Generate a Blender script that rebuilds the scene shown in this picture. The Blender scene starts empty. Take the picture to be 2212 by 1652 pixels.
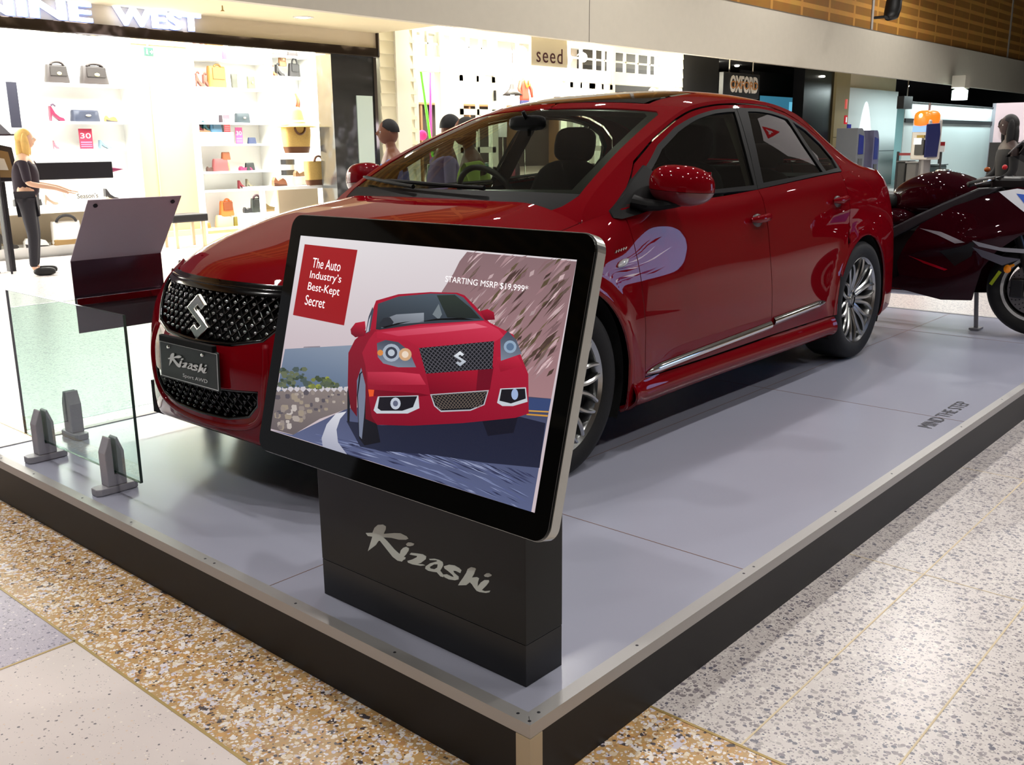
import bpy, bmesh, math, random
import numpy as np
from mathutils import Vector, Matrix
from mathutils.geometry import delaunay_2d_cdt, tessellate_polygon
random.seed(7)
S = bpy.context.scene
COL = S.collection
PI = math.pi
# ---------------------------------------------------------------- camera
CAM = np.array([-1.3838, -1.1852, 1.3820]); YAW, PITCH, ROLL, FPX = 0.7257, -0.2412, -0.0093, 2085.5
_f = np.array([math.cos(PITCH)*math.cos(YAW), math.cos(PITCH)*math.sin(YAW), math.sin(PITCH)])
_r = np.cross(_f, [0, 0, 1]); _r /= np.linalg.norm(_r); _u = np.cross(_r, _f)
CR = math.cos(ROLL)*_r + math.sin(ROLL)*_u; CU = -math.sin(ROLL)*_r + math.cos(ROLL)*_u; CF = _f
cd = bpy.data.cameras.new('camera'); cam = bpy.data.objects.new('camera', cd); COL.objects.link(cam)
cd.sensor_fit = 'HORIZONTAL'; cd.sensor_width = 36; cd.lens = FPX/2212*36; cd.clip_start = .02; cd.clip_end = 200
cam.matrix_world = Matrix(((CR[0], CU[0], -CF[0], CAM[0]), (CR[1], CU[1], -CF[1], CAM[1]), (CR[2], CU[2], -CF[2], CAM[2]), (0, 0, 0, 1)))
S.camera = cam
# a tourist's measuring tape: where a line of sight meets a wall of the place
def _ray(px): return (px[0]-1106)/FPX*CR - (px[1]-826)/FPX*CU + CF
def PY(x, y, Y): d = _ray((x, y)); return CAM + (Y-CAM[1])/d[1]*d
def PX(x, y, X): d = _ray((x, y)); return CAM + (X-CAM[0])/d[0]*d
def PZ(x, y, Z): d = _ray((x, y)); return CAM + (Z-CAM[2])/d[2]*d
# ---------------------------------------------------------------- view, world, lights
S.view_settings.view_transform = 'Standard'; S.view_settings.look = 'None'; S.view_settings.gamma = 1
S.view_settings.use_curve_mapping = False; S.view_settings.exposure = 0.0
S.cycles.use_denoising = True; S.cycles.max_bounces = 7; S.cycles.diffuse_bounces = 3; S.cycles.glossy_bounces = 4
S.cycles.transparent_max_bounces = 12; S.cycles.transmission_bounces = 4; S.cycles.caustics_reflective = False; S.cycles.caustics_refractive = False
S.cycles.sample_clamp_indirect = 6; S.cycles.use_adaptive_sampling = True; S.cycles.adaptive_threshold = 0.02
W = bpy.data.worlds.new('world'); S.world = W; W.use_nodes = True
W.node_tree.nodes['Background'].inputs[0].default_value = (.80, .80, .86, 1); W.node_tree.nodes['Background'].inputs[1].default_value = .22
def area(name, loc, size, power, col=(1, .95, .88), rot=(0, 0, 0), spread=PI):
    l = bpy.data.lights.new(name, 'AREA'); l.shape = 'RECTANGLE'; l.size, l.size_y = size; l.energy = power; l.color = col; l.spread = spread
    o = bpy.data.objects.new(name, l); COL.objects.link(o); o.location = loc; o.rotation_euler = rot; return o
def spot(name, loc, target, power, deg=60, blend=.5, r=.05, col=(1, .95, .88)):
    l = bpy.data.lights.new(name, 'SPOT'); l.energy = power; l.spot_size = math.radians(deg); l.spot_blend = blend; l.shadow_soft_size = r; l.color = col
    o = bpy.data.objects.new(name, l); COL.objects.link(o); o.location = loc
    d = Vector(target)-Vector(loc); o.rotation_euler = d.to_track_quat('-Z', 'Y').to_euler(); return o
# ceiling lamps inside the shops (the hall itself is lit by its round downlights, further down)
area('shop_light', (4.6, 12.3, 3.1), (10.0, 2.2), 1600, (.97, .98, .93))
area('shop_light', (13.8, 12.2, 3.5), (8.0, 1.8), 1300, (1, .98, .88))
# ---------------------------------------------------------------- helpers
def lin(c):
    return tuple(((v/255)/12.92 if v/255 <= .04045 else ((v/255+.055)/1.055)**2.4) for v in c[:3])
_M = {}
def mat(name, col, rough=.5, metal=0, coat=0, spec=.5, emit=0, ecol=None, noise=0, nscale=30, bump=0, bscale=200, trans=0, alpha=1, ior=1.45, coat_rough=.03):
    if name in _M: return _M[name]
    m = bpy.data.materials.new(name); m.use_nodes = True; nt = m.node_tree; b = nt.nodes['Principled BSDF']
    c = (*lin(col), 1); b.inputs['Base Color'].default_value = c; b.inputs['Roughness'].default_value = rough; b.inputs['Metallic'].default_value = metal
    b.inputs['Coat Weight'].default_value = coat; b.inputs['Coat Roughness'].default_value = coat_rough; b.inputs['Specular IOR Level'].default_value = spec; b.inputs['IOR'].default_value = ior
    if trans: b.inputs['Transmission Weight'].default_value = trans
    if alpha < 1: b.inputs['Alpha'].default_value = alpha
    if emit: b.inputs['Emission Color'].default_value = (*lin(ecol or col), 1); b.inputs['Emission Strength'].default_value = emit
    if noise or bump:
        tc = nt.nodes.new('ShaderNodeTexCoord'); n = nt.nodes.new('ShaderNodeTexNoise'); n.inputs['Scale'].default_value = nscale; n.inputs['Detail'].default_value = 5
        nt.links.new(tc.outputs['Object'], n.inputs['Vector'])
    if noise:
        mx = nt.nodes.new('ShaderNodeMix'); mx.data_type = 'RGBA'
        mx.inputs[6].default_value = tuple(v*(1-noise) for v in c[:3])+(1,); mx.inputs[7].default_value = tuple(min(1, v*(1+noise)) for v in c[:3])+(1,)
        nt.links.new(n.outputs['Fac'], mx.inputs[0]); nt.links.new(mx.outputs[2], b.inputs['Base Color'])
    if bump:
        n2 = nt.nodes.new('ShaderNodeTexNoise'); n2.inputs['Scale'].default_value = bscale; nt.links.new(tc.outputs['Object'], n2.inputs['Vector'])
        bp = nt.nodes.new('ShaderNodeBump'); bp.inputs['Strength'].default_value = bump; bp.inputs['Distance'].default_value = .002
        nt.links.new(n2.outputs['Fac'], bp.inputs['Height']); nt.links.new(bp.outputs[0], b.inputs['Normal'])
    _M[name] = m; return m
def glass(name, tint, refl=1.0, rough=0.0, ior=1.5, frost=0):
    """thin pane: tinted see-through plus a real Fresnel reflection"""
    if name in _M: return _M[name]
    m = bpy.data.materials.new(name); m.use_nodes = True; nt = m.node_tree; nt.nodes.clear()
    o = nt.nodes.new('ShaderNodeOutputMaterial'); t = nt.nodes.new('ShaderNodeBsdfTransparent'); t.inputs[0].default_value = (*tint, 1)
    g = nt.nodes.new('ShaderNodeBsdfGlossy'); g.inputs['Roughness'].default_value = rough; g.inputs[0].default_value = (refl, refl, refl, 1)
    f = nt.nodes.new('ShaderNodeFresnel'); f.inputs[0].default_value = ior; mx = nt.nodes.new('ShaderNodeMixShader')
    ge = nt.nodes.new('ShaderNodeNewGeometry'); ml = nt.nodes.new('ShaderNodeMath'); ml.operation = 'MULTIPLY_ADD'; ml.inputs[1].default_value = -1; ml.inputs[2].default_value = 1
    m3 = nt.nodes.new('ShaderNodeMath'); m3.operation = 'MULTIPLY'; nt.links.new(ge.outputs['Backfacing'], ml.inputs[0]); nt.links.new(ml.outputs[0], m3.inputs[0]); nt.links.new(f.outputs[0], m3.inputs[1])
    nt.links.new(m3.outputs[0], mx.inputs[0]); nt.links.new(g.outputs[0], mx.inputs[2])
    if frost:
        d = nt.nodes.new('ShaderNodeBsdfDiffuse'); d.inputs[0].default_value = (.62, .72, .72, 1); m2 = nt.nodes.new('ShaderNodeMixShader'); m2.inputs[0].default_value = frost
        nt.links.new(t.outputs[0], m2.inputs[1]); nt.links.new(d.outputs[0], m2.inputs[2]); nt.links.new(m2.outputs[0], mx.inputs[1])
    else: nt.links.new(t.outputs[0], mx.inputs[1])
    nt.links.new(mx.outputs[0], o.inputs[0]); _M[name] = m; return m
def tag(o, label=None, cat=None, group=None, kind=None):
    if label: o['label'] = label
    if cat: o['category'] = cat
    if group: o['group'] = group
    if kind: o['kind'] = kind
    return o
def empty(name, loc=(0, 0, 0), rz=0, label=None, cat=None, group=None):
    o = bpy.data.objects.new(name, None); o.empty_display_size = .1; COL.objects.link(o); o.location = tuple(float(v) for v in loc); o.rotation_euler = (0, 0, rz)
    return tag(o, label, cat, group)
def copy_tree(o, parent=None):
    c = o.copy(); COL.objects.link(c); c.parent = parent
    for ch in [x for x in bpy.data.objects if x.parent == o]: copy_tree(ch, c)
    return c
def mkobj(name, V, F, m, parent=None, smooth=False, normals=None, bevel=0, loc=None, rot=None):
    me = bpy.data.meshes.new(name); me.from_pydata([tuple(map(float, v)) for v in V], [], [tuple(int(i) for i in f) for f in F])
    me.update()
    if smooth:
        for p in me.polygons: p.use_smooth = True
    if isinstance(m, (list, tuple)):
        for q in m: me.materials.append(q)
    else: me.materials.append(m)
    if normals is not None: me.normals_split_custom_set_from_vertices([tuple(map(float, n)) for n in normals])
    o = bpy.data.objects.new(name, me); COL.objects.link(o)
    if parent is not None: o.parent = parent
    if bevel:
        b = o.modifiers.new('bevel', 'BEVEL'); b.width = bevel; b.segments = 2; b.limit_method = 'ANGLE'; b.angle_limit = math.radians(40); b.harden_normals = False
    if loc is not None: o.location = tuple(float(v) for v in loc)
    if rot is not None: o.rotation_euler = rot
    return o
class MB:
    def __init__(s): s.V = []; s.F = []
    def add(s, V, F):
        n = len(s.V); s.V += [tuple(map(float, v)) for v in V]; s.F += [tuple(i+n for i in f) for f in F]; return s
    def box(s, x0, x1, y0, y1, z0, z1, R=None, O=None):
        V = [(x, y, z) for z in (z0, z1) for y in (y0, y1) for x in (x0, x1)]
        if R is not None: V = [tuple(R @ Vector(v)) for v in V]
        if O is not None: V = [tuple(Vector(v)+Vector(O)) for v in V]
        return s.add(V, [(0, 2, 3, 1), (4, 5, 7, 6), (0, 1, 5, 4), (2, 6, 7, 3), (0, 4, 6, 2), (1, 3, 7, 5)])
    def prism(s, poly, O, U, Vv, N, d0=0, d1=.01):
        """poly in (u,v); frame O,U,Vv; extruded along N from d0 to d1"""
        O, U, Vv, N = map(Vector, (O, U, Vv, N)); n = len(poly)
        a = sum(poly[i][0]*poly[(i+1) % n][1]-poly[(i+1) % n][0]*poly[i][1] for i in range(n))
        if (a > 0) != (U.cross(Vv).dot(N) > 0): poly = poly[::-1]
        V = [O+U*p[0]+Vv*p[1]+N*d0 for p in poly]+[O+U*p[0]+Vv*p[1]+N*d1 for p in poly]
        F = [(i, (i+1) % n, n+(i+1) % n, n+i) for i in range(n)]
        tr = tessellate_polygon([[Vector((p[0], p[1], 0)) for p in poly]])
        for t in tr:
            A, B, C2 = [V[n+i] for i in t]
            if (B-A).cross(C2-A).dot(N) < 0: t = (t[0], t[2], t[1])
            F.append(tuple(n+i for i in t)); F.append((t[0], t[2], t[1]))
        return s.add([tuple(v) for v in V], F)
    def tube(s, pts, r, n=8, cap=True, closed=False, flat=1.0, up=None):
        P = [Vector(p) for p in pts]; m = len(P); rs = r if isinstance(r, (list, tuple)) else [r]*m
        V = []; prev = Vector(up) if up else None
        for i in range(m):
            t = (P[(i+1) % m]-P[i-1]) if closed else (P[min(i+1, m-1)]-P[max(i-1, 0)])
            t.normalize()
            a = prev if prev is not None else (Vector((0, 0, 1)) if abs(t.z) < .9 else Vector((1, 0, 0)))
            a = (a-t*a.dot(t)).normalized(); b = t.cross(a)
            if up is None: prev = a
            for k in range(n):
                w = 2*PI*k/n; V.append(P[i]+(a*math.cos(w)*flat+b*math.sin(w))*rs[i])
        F = []
        for i in range(m if closed else m-1):
            for k in range(n):
                j = (i+1) % m; F.append((i*n+k, i*n+(k+1) % n, j*n+(k+1) % n, j*n+k))
        if cap and not closed: F += [tuple(range(n))[::-1], tuple((m-1)*n+k for k in range(n))]
        return s.add([tuple(v) for v in V], F)
    def lathe(s, prof, n=32, O=(0, 0, 0), ax='z', a0=0, a1=2*PI):
        full = abs(a1-a0-2*PI) < 1e-6; k = n if full else n+1; V = []
        for (r, h) in prof:
            for i in range(k):
                w = a0+(a1-a0)*i/n; c, q = r*math.cos(w), r*math.sin(w)
                v = (c, q, h) if ax == 'z' else ((c, h, q) if ax == 'y' else (h, c, q))
                V.append((v[0]+O[0], v[1]+O[1], v[2]+O[2]))
        F = []
        for j in range(len(prof)-1):
            for i in range(n):
                i2 = (i+1) % k; q = (j*k+i, j*k+i2, (j+1)*k+i2, (j+1)*k+i)
                F.append(q[::-1] if ax == 'y' else q)
        return s.add(V, F)
    def ball(s, c, r, nu=14, nv=10, e=1.0, R=None):
        r = (r, r, r) if not isinstance(r, (tuple, list)) else r; V = []; F = []
        sg = lambda v, p: math.copysign(abs(v)**p, v)
        for j in range(nv+1):
            ph = -PI/2+PI*j/nv
            for i in range(nu):
                th = 2*PI*i/nu; v = Vector((sg(math.cos(ph), e)*sg(math.cos(th), e)*r[0], sg(math.cos(ph), e)*sg(math.sin(th), e)*r[1], sg(math.sin(ph), e)*r[2]))
                if R is not None: v = R @ v
                V.append(v+Vector(c))
        for j in range(nv):
            for i in range(nu): F.append((j*nu+i, j*nu+(i+1) % nu, (j+1)*nu+(i+1) % nu, (j+1)*nu+i))
        return s.add([tuple(v) for v in V], F)
    def grid(s, fn, nu, nv, flip=False):
        V = [fn(i/nu, j/nv) for j in range(nv+1) for i in range(nu+1)]; F = []
        for j in range(nv):
            for i in range(nu):
                q = (j*(nu+1)+i, j*(nu+1)+i+1, (j+1)*(nu+1)+i+1, (j+1)*(nu+1)+i); F.append(q[::-1] if flip else q)
        return s.add(V, F)
    def xf(s, Mx):
        s.V = [tuple(Mx @ Vector(v)) for v in s.V]; return s
    def build(s, name, m, parent=None, smooth=False, bevel=0, loc=None, rot=None):
        return mkobj(name, s.V, s.F, m, parent, smooth, None, bevel, loc, rot)
def autosmooth(o, deg=35):
    me = o.data
    for p in me.polygons: p.use_smooth = True
    bm = bmesh.new(); bm.from_mesh(me)
    for e in bm.edges:
        if len(e.link_faces) == 2 and e.calc_face_angle(0) > math.radians(deg): e.smooth = False
    bm.to_mesh(me); bm.free(); return o
_TX = {}
def textmesh(body, spacing=1.0, bold=0.0):
    k = (body, spacing, bold)
    if k in _TX: return _TX[k]
    c = bpy.data.curves.new('t', 'FONT'); c.body = body; c.resolution_u = 3; c.space_character = spacing; c.offset = bold
    o = bpy.data.objects.new('t', c); COL.objects.link(o); bpy.context.view_layer.update()
    me = o.to_mesh(); V = [tuple(v.co) for v in me.vertices]; F = [tuple(p.vertices) for p in me.polygons]; o.to_mesh_clear()
    bpy.data.objects.remove(o); bpy.data.curves.remove(c)
    xs = [v[0] for v in V]; ys = [v[1] for v in V]
    V = [((v[0]-min(xs))/(max(xs)-min(xs)), (v[1]-min(ys))/(max(ys)-min(ys))) for v in V]; _TX[k] = (V, F); return V, F
def text(name, body, O, U, Vv, N, w, h, m, parent=None, d=.001, slant=0, spacing=1.0, bold=0.0, mb=None):
    """lettering of width w, height h with lower left corner O on the plane U,V"""
    V, F = textmesh(body, spacing, bold); O, U, Vv, N = map(Vector, (O, U, Vv, N)); n = len(V)
    P = [O+U*(v[0]*w+slant*v[1]*h)+Vv*(v[1]*h)+N*d for v in V]
    flip = U.cross(Vv).dot(N) < 0
    F2 = [f[::-1] for f in F] if flip else list(F)
    if d > .0015:
        # give raised letters their depth with side walls
        cnt = {}
        for f in F2:
            for a, b in zip(f, f[1:]+f[:1]): cnt[(a, b)] = 1
        side = [(a, b) for (a, b) in cnt if (b, a) not in cnt]
        P = P+[p-N*d for p in P]; F2 = F2+[(b, a, a+n, b+n) for a, b in side]
    if mb is not None: mb.add([tuple(p) for p in P], F2); return None
    return mkobj(name, P, F2, m, parent)
def solid(name, m, bev=0, parent=None, **k):
    pass
# ---------------------------------------------------------------- the mall floor
def terrazzo(name, base, chips, scale, cover, rough=.28, fine=0):
    m = bpy.data.materials.new(name); m.use_nodes = True; nt = m.node_tree; b = nt.nodes['Principled BSDF']; b.inputs['Roughness'].default_value = rough
    L = nt.links.new; tc = nt.nodes.new('ShaderNodeTexCoord')
    wn = nt.nodes.new('ShaderNodeTexNoise'); wn.inputs['Scale'].default_value = 60; wm = nt.nodes.new('ShaderNodeMix'); wm.data_type = 'RGBA'; wm.inputs[0].default_value = .006
    L(tc.outputs['Object'], wn.inputs['Vector']); L(tc.outputs['Object'], wm.inputs[6]); L(wn.outputs['Color'], wm.inputs[7])
    cur = None; bn = nt.nodes.new('ShaderNodeTexNoise'); bn.inputs['Scale'].default_value = 3; L(tc.outputs['Object'], bn.inputs['Vector'])
    mx = nt.nodes.new('ShaderNodeMix'); mx.data_type = 'RGBA'; B = lin(base)
    mx.inputs[6].default_value = tuple(v*.88 for v in B)+(1,); mx.inputs[7].default_value = tuple(min(1, v*1.1) for v in B)+(1,); L(bn.outputs['Fac'], mx.inputs[0]); cur = mx.outputs[2]
    for k, (sc, cv) in enumerate(((scale, cover), (scale*2.1, cover*.8))):
        v = nt.nodes.new('ShaderNodeTexVoronoi'); v.inputs['Scale'].default_value = sc; L(wm.outputs[2], v.inputs['Vector'])
        sp = nt.nodes.new('ShaderNodeSeparateColor'); L(v.outputs['Color'], sp.inputs[0])
        rp = nt.nodes.new('ShaderNodeValToRGB'); rp.color_ramp.interpolation = 'CONSTANT'; els = rp.color_ramp.elements
        els[0].position = 0; els[0].color = (*lin(chips[0]), 1); els[1].position = 1/len(chips); els[1].color = (*lin(chips[1]), 1)
        for i, c in enumerate(chips[2:], 2): e = els.new(i/len(chips)); e.color = (*lin(c), 1)
        L(sp.outputs[0], rp.inputs[0])
        # a chip shows where its own random size beats the distance from its middle
        mu = nt.nodes.new('ShaderNodeMath'); mu.operation = 'MULTIPLY'; mu.inputs[1].default_value = cv; L(sp.outputs[1], mu.inputs[0])
        lt = nt.nodes.new('ShaderNodeMath'); lt.operation = 'LESS_THAN'; L(v.outputs['Distance'], lt.inputs[0]); L(mu.outputs[0], lt.inputs[1])
        m2 = nt.nodes.new('ShaderNodeMix'); m2.data_type = 'RGBA'; L(lt.outputs[0], m2.inputs[0]); L(cur, m2.inputs[6]); L(rp.outputs[0], m2.inputs[7]); cur = m2.outputs[2]
    L(cur, b.inputs['Base Color']); _M[name] = m; return m
gold = terrazzo('gold_terrazzo', (190, 154, 104), [(236, 228, 222), (206, 158, 98), (74, 66, 70), (232, 218, 196), (176, 132, 88), (206, 200, 212), (216, 196, 168), (240, 234, 230), (196, 152, 96), (222, 214, 220)], 62, .95)
greyw = terrazzo('speckled_terrazzo', (206, 198, 194), [(132, 124, 130), (156, 148, 150), (218, 212, 206), (104, 102, 114), (170, 162, 160), (140, 132, 134)], 72, .66)
pinkw = terrazzo('pale_terrazzo', (224, 212, 208), [(150, 140, 140), (110, 105, 110), (240, 230, 220), (225, 205, 190)], 70, .26)
blueg = terrazzo('lilac_terrazzo', (188, 180, 194), [(130, 124, 142), (150, 144, 156), (222, 214, 218), (110, 106, 126)], 85, .46)
xs = [-12, -.33, .47, 60]; ys = [-14, 1.45, 11.0]
Vf = []; Ff = []; Mi = []
def fr(x0, x1, y0, y1, mi):
    n = len(Vf); Vf.extend([(x0, y0, 0), (x1, y0, 0), (x1, y1, 0), (x0, y1, 0)]); Ff.append((n, n+1, n+2, n+3)); Mi.append(mi)
fr(-12, -.33, -14, 1.45, 2); fr(-12, -.33, 1.45, 16, 3); fr(-.33, .47, -14, 16, 0); fr(.47, 60, -14, 16, 1)
fo = mkobj('floor', Vf, Ff, [gold, greyw, pinkw, blueg]); tag(fo, kind='structure')
for p, i in zip(fo.data.polygons, Mi): p.material_index = i
brass = mat('brass_strip', (176, 150, 92), .4, .3)
mb = MB()
for x in (-.33, .47): mb.box(x-.004, x+.004, -8, 11, .0002, .0012)
mb.box(-8, -.33, 1.446, 1.454, .0002, .0012)
tag(mb.build('trim_1', brass), kind='structure')
joint = mat('floor_joint', (214, 196, 160), .5); mb = MB()
for y in (-.25, -.56, -1.6, -2.8): mb.box(.47, 30, y-.0025, y+.0025, .0002, .0008)
for x in (1.7, 2.9, 4.1, 5.3): mb.box(x-.002, x+.002, -6, 0, .0002, .0008)
tag(mb.build('trim_2', joint), kind='structure')
# ---------------------------------------------------------------- the display platform
H = .1791; PLX, PLY = 5.86, 2.994
alu = mat('brushed_aluminium', (176, 174, 172), .40, .45, bump=.06, bscale=900)
deckm = mat('grey_deck_panel', (160, 162, 178), .24, .0, spec=.5, noise=.05, nscale=2.2)
dark = mat('dark_laminate', (22, 20, 21), .45, spec=.3)
pf = empty('display_platform', (0, 0, 0), 0, 'low grey platform with aluminium edging carrying the red car', 'platform')
mb = MB().box(.004, PLX-.004, .004, PLY-.004, .02, H-.001); mb.build('deck', deckm, pf)
mb = MB().box(.006, PLX-.006, .002, .012, .0, H-.03); mb.box(.002, .012, .006, PLY-.006, 0, H-.03); mb.box(.006, PLX-.006, PLY-.012, PLY-.002, 0, H-.03); mb.box(PLX-.012, PLX-.002, .006, PLY-.006, 0, H-.03)
mb.build('fascia', dark, pf)
mb = MB(); t = .036
def mitre(x0, y0, x1, y1, w, z0, z1, inw):
    # one mitred length; inw = unit vector towards the platform's middle
    L = math.hypot(x1-x0, y1-y0); ux, uy = (x1-x0)/L, (y1-y0)/L
    P = [(x0, y0), (x1, y1), (x1-ux*w+inw[0]*w, y1-uy*w+inw[1]*w), (x0+ux*w+inw[0]*w, y0+uy*w+inw[1]*w)]
    mb.prism(P, (0, 0, z0), (1, 0, 0), (0, 1, 0), (0, 0, 1), 0, z1-z0)
for (a_, b_, i_) in (((0, 0), (PLX, 0), (0, 1)), ((PLX, 0), (PLX, PLY), (-1, 0)), ((PLX, PLY), (0, PLY), (0, -1)), ((0, PLY), (0, 0), (1, 0))):
    mitre(*a_, *b_, .004, H-.03, H-.0011, i_); mitre(*a_, *b_, t, H-.001, H+.0022, i_)
mb.build('edge_trim', alu, pf)
mb = MB().prism([(-.001, -.001), (.040, -.001), (.040, .004), (.004, .004), (.004, .040), (-.001, .040)], (0, 0, 0), (1, 0, 0), (0, 1, 0), (0, 0, 1), 0, H-.031); mb.build('corner_post', mat('corner_aluminium', (186, 172, 146), .5, .2), pf)
mb = MB().prism([(0, 0), (.0245, .0235), (.0235, .0245)], (0, 0, H+.0022), (1, 0, 0), (0, 1, 0), (0, 0, 1), 0, .0003); mb.build('mitre_joint', dark, pf)
scr = mat('screw_head', (60, 60, 66), .4, .8)
pts = [(.018, .05), (.05, .018), (.012, .012)]+[(.018, y) for y in (.45, .85, 1.25, 1.3, 1.75, 2.1, 2.5, 2.8)]+[(x, .02) for x in (.43, .97, 1.03, 1.6, 2.1, 2.9, 3.5)]
for x, y in pts: MB().lathe([(0, H+.0032), (.003, H+.0030), (.0042, H+.0022)][::-1], 10, (x, y, 0)).build('screw', scr, pf)
mb = MB()
for x in (1.0, 3.0, 5.0): mb.box(x-.0012, x+.0012, t, PLY-t, H-.0008, H-.0002)
for y in (1.0,): mb.box(t, PLX-t, y-.001, y+.001, H-.0008, H-.0002)
mb.build('panel_joint', mat('panel_joint', (120, 84, 60), .6), pf)
text('warning_lettering', 'MIND THE STEP', (2.80, .110, H+.0003), (1, 0, 0), (0, 1, 0), (0, 0, 1), .54, .062, mat('black_vinyl', (34, 32, 44), .5), pf, d=.0010)
# ---------------------------------------------------------------- glass barriers on the platform
paneg = glass('barrier_glass', (.86, .93, .90), .9); edgeg = mat('green_glass_edge', (18, 44, 34), .15, spec=.8)
clampm = mat('cast_aluminium', (166, 164, 170), .42, .25, noise=.08, nscale=40)
def clamp(par, x, y, rz):
    R = Matrix.Translation((x, y, H)) @ Matrix.Rotation(rz, 4, 'Z')
    mb = MB().prism([(-.078, -.020), (-.062, -.030), (.062, -.030), (.078, -.020), (.078, .020), (.062, .030), (-.062, .030), (-.078, .020)], (0, 0, 0), (1, 0, 0), (0, 1, 0), (0, 0, 1), 0, .026)
    b = mb.xf(R).build('clamp_foot', clampm, par, bevel=.003)
    mb = MB().prism([(-.036, .026), (-.008, .026), (-.008, .205), (-.014, .205), (-.036, .150)], (0, -.026, 0), (1, 0, 0), (0, 0, 1), (0, 1, 0), 0, .052)
    mb.prism([(.008, .026), (.036, .026), (.036, .150), (.016, .205), (.008, .198)], (0, -.026, 0), (1, 0, 0), (0, 0, 1), (0, 1, 0), 0, .052)
    mb.box(-.01, .01, -.026, .026, .026, .07)
    mb.xf(R).build('clamp_post', clampm, par, bevel=.004)
def barrier(x0, x1, y0, y1, z0, z1, clamps, rz, label):
    r = empty('glass_barrier', ((x0+x1)/2, (y0+y1)/2, H), 0, label, 'glass barrier', 'glass barriers around the platform')
    ox, oy = (x0+x1)/2, (y0+y1)/2
    MB().box(x0-ox, x1-ox, y0-oy, y1-oy, z0-H, z1-H).build('pane', paneg, r)
    m = MB(); t2 = .0012
    if rz == 0: m.box(x0-ox, x1-ox, y0-oy-t2, y0-oy, z0-H, z1-H); m.box(x0-ox, x1-ox, y1-oy, y1-oy+t2, z0-H, z1-H); m.box(x0-ox, x1-ox, y0-oy, y1-oy, z0-H-t2, z0-H); m.box(x0-ox, x1-ox, y0-oy, y1-oy, z1-H, z1-H+t2)
    else: m.box(x0-ox-t2, x0-ox, y0-oy, y1-oy, z0-H, z1-H); m.box(x1-ox, x1-ox+t2, y0-oy, y1-oy, z0-H, z1-H); m.box(x0-ox, x1-ox, y0-oy, y1-oy, z0-H-t2, z0-H); m.box(x0-ox, x1-ox, y0-oy, y1-oy, z1-H, z1-H+t2)
    m.build('polished_edge', edgeg, r)
    for (cx, cy) in clamps: clamp(r, cx-ox, cy-oy, rz)
    for ch in [o for o in bpy.data.objects if o.parent == r and o.name.startswith('clamp')]: ch.location.z -= H
    return r
barrier(.130, .140, 1.885, 2.83, .255, .843, [(.135, 2.09), (.135, 2.66)], 0, 'nearer glass pane along the front edge, on two clamps')
barrier(.15, 1.2, 2.865, 2.875, .255, .765, [(.35, 2.87), (1.0, 2.87)], PI/2, 'glass pane behind, carrying the folded metal sign plate')
# folded plate hung over the rear pane
steel = mat('brushed_steel_plate', (204, 190, 202), .45, .1, noise=.06, nscale=300)
sp = empty('sign_plate', (.64, 2.88, .62), 0, 'back of folded metal sign plate hung on the glass barrier', 'sign')
def sheet(prof, x0, x1, th=.004):
    mb = MB()
    for (a, b) in zip(prof, prof[1:]):
        dy, dz = b[0]-a[0], b[1]-a[1]; l = math.hypot(dy, dz); ny, nz = -dz/l*th, dy/l*th
        mb.prism([(a[0], a[1]), (b[0], b[1]), (b[0]+ny, b[1]+nz), (a[0]+ny, a[1]+nz)], (x0, 0, 0), (0, 1, 0), (0, 0, 1), (1, 0, 0), 0, x1-x0)
    return mb
sheet([(.022, .12), (.022, .306)], -.21, .20).build('lower_plate', mat('dark_steel_plate', (96, 70, 84), .18, .8), sp)
sheet([(.022, .305), (-.2, .565)], -.21, .20).build('upper_plate', steel, sp, bevel=.001)
sheet([(-.004, 0), (-.004, .145)], -.22, .20).build('rear_plate', mat('grey_backing_plate', (84, 72, 80), .45, .3), sp)
MB().box(-.22, .20, -.022, -.018, .120, .150).build('clip_rail', mat('polished_steel', (170, 160, 165), .12, 1), sp, bevel=.001)
for (x, k) in ((-.175, .92), (.165, .92)):
    y = .022-.222*k; z = .305+.26*k
    m = MB().lathe([(0, .006), (.009, .006), (.009, 0)][::-1], 14); m.xf(Matrix.Translation((x, y-.002, z-.003)) @ Matrix.Rotation(math.radians(131), 4, 'X')); m.build('bolt', scr, sp)
# paper cup at the far left corner
cup = empty('paper_cup', (.035, 2.955, H), 0, 'brown paper coffee cup on the far left platform corner', 'cup')
mb = MB().lathe([(0, .002), (.028, .002), (.030, 0), (.040, .100), (.0385, .100), (.029, .004), (0, .004)], 24); autosmooth(mb.build('cup_body', mat('brown_paper', (150, 92, 56), .7), cup))
mb = MB().lathe([(.030, .0), (.0325, .0), (.0345, .022), (.033, .022)], 24); mb.lathe([(.0395, .098), (.042, .098), (.042, .103), (.0395, .103)], 24); autosmooth(mb.build('paper_rim', mat('white_paper', (226, 214, 200), .6), cup))
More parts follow.
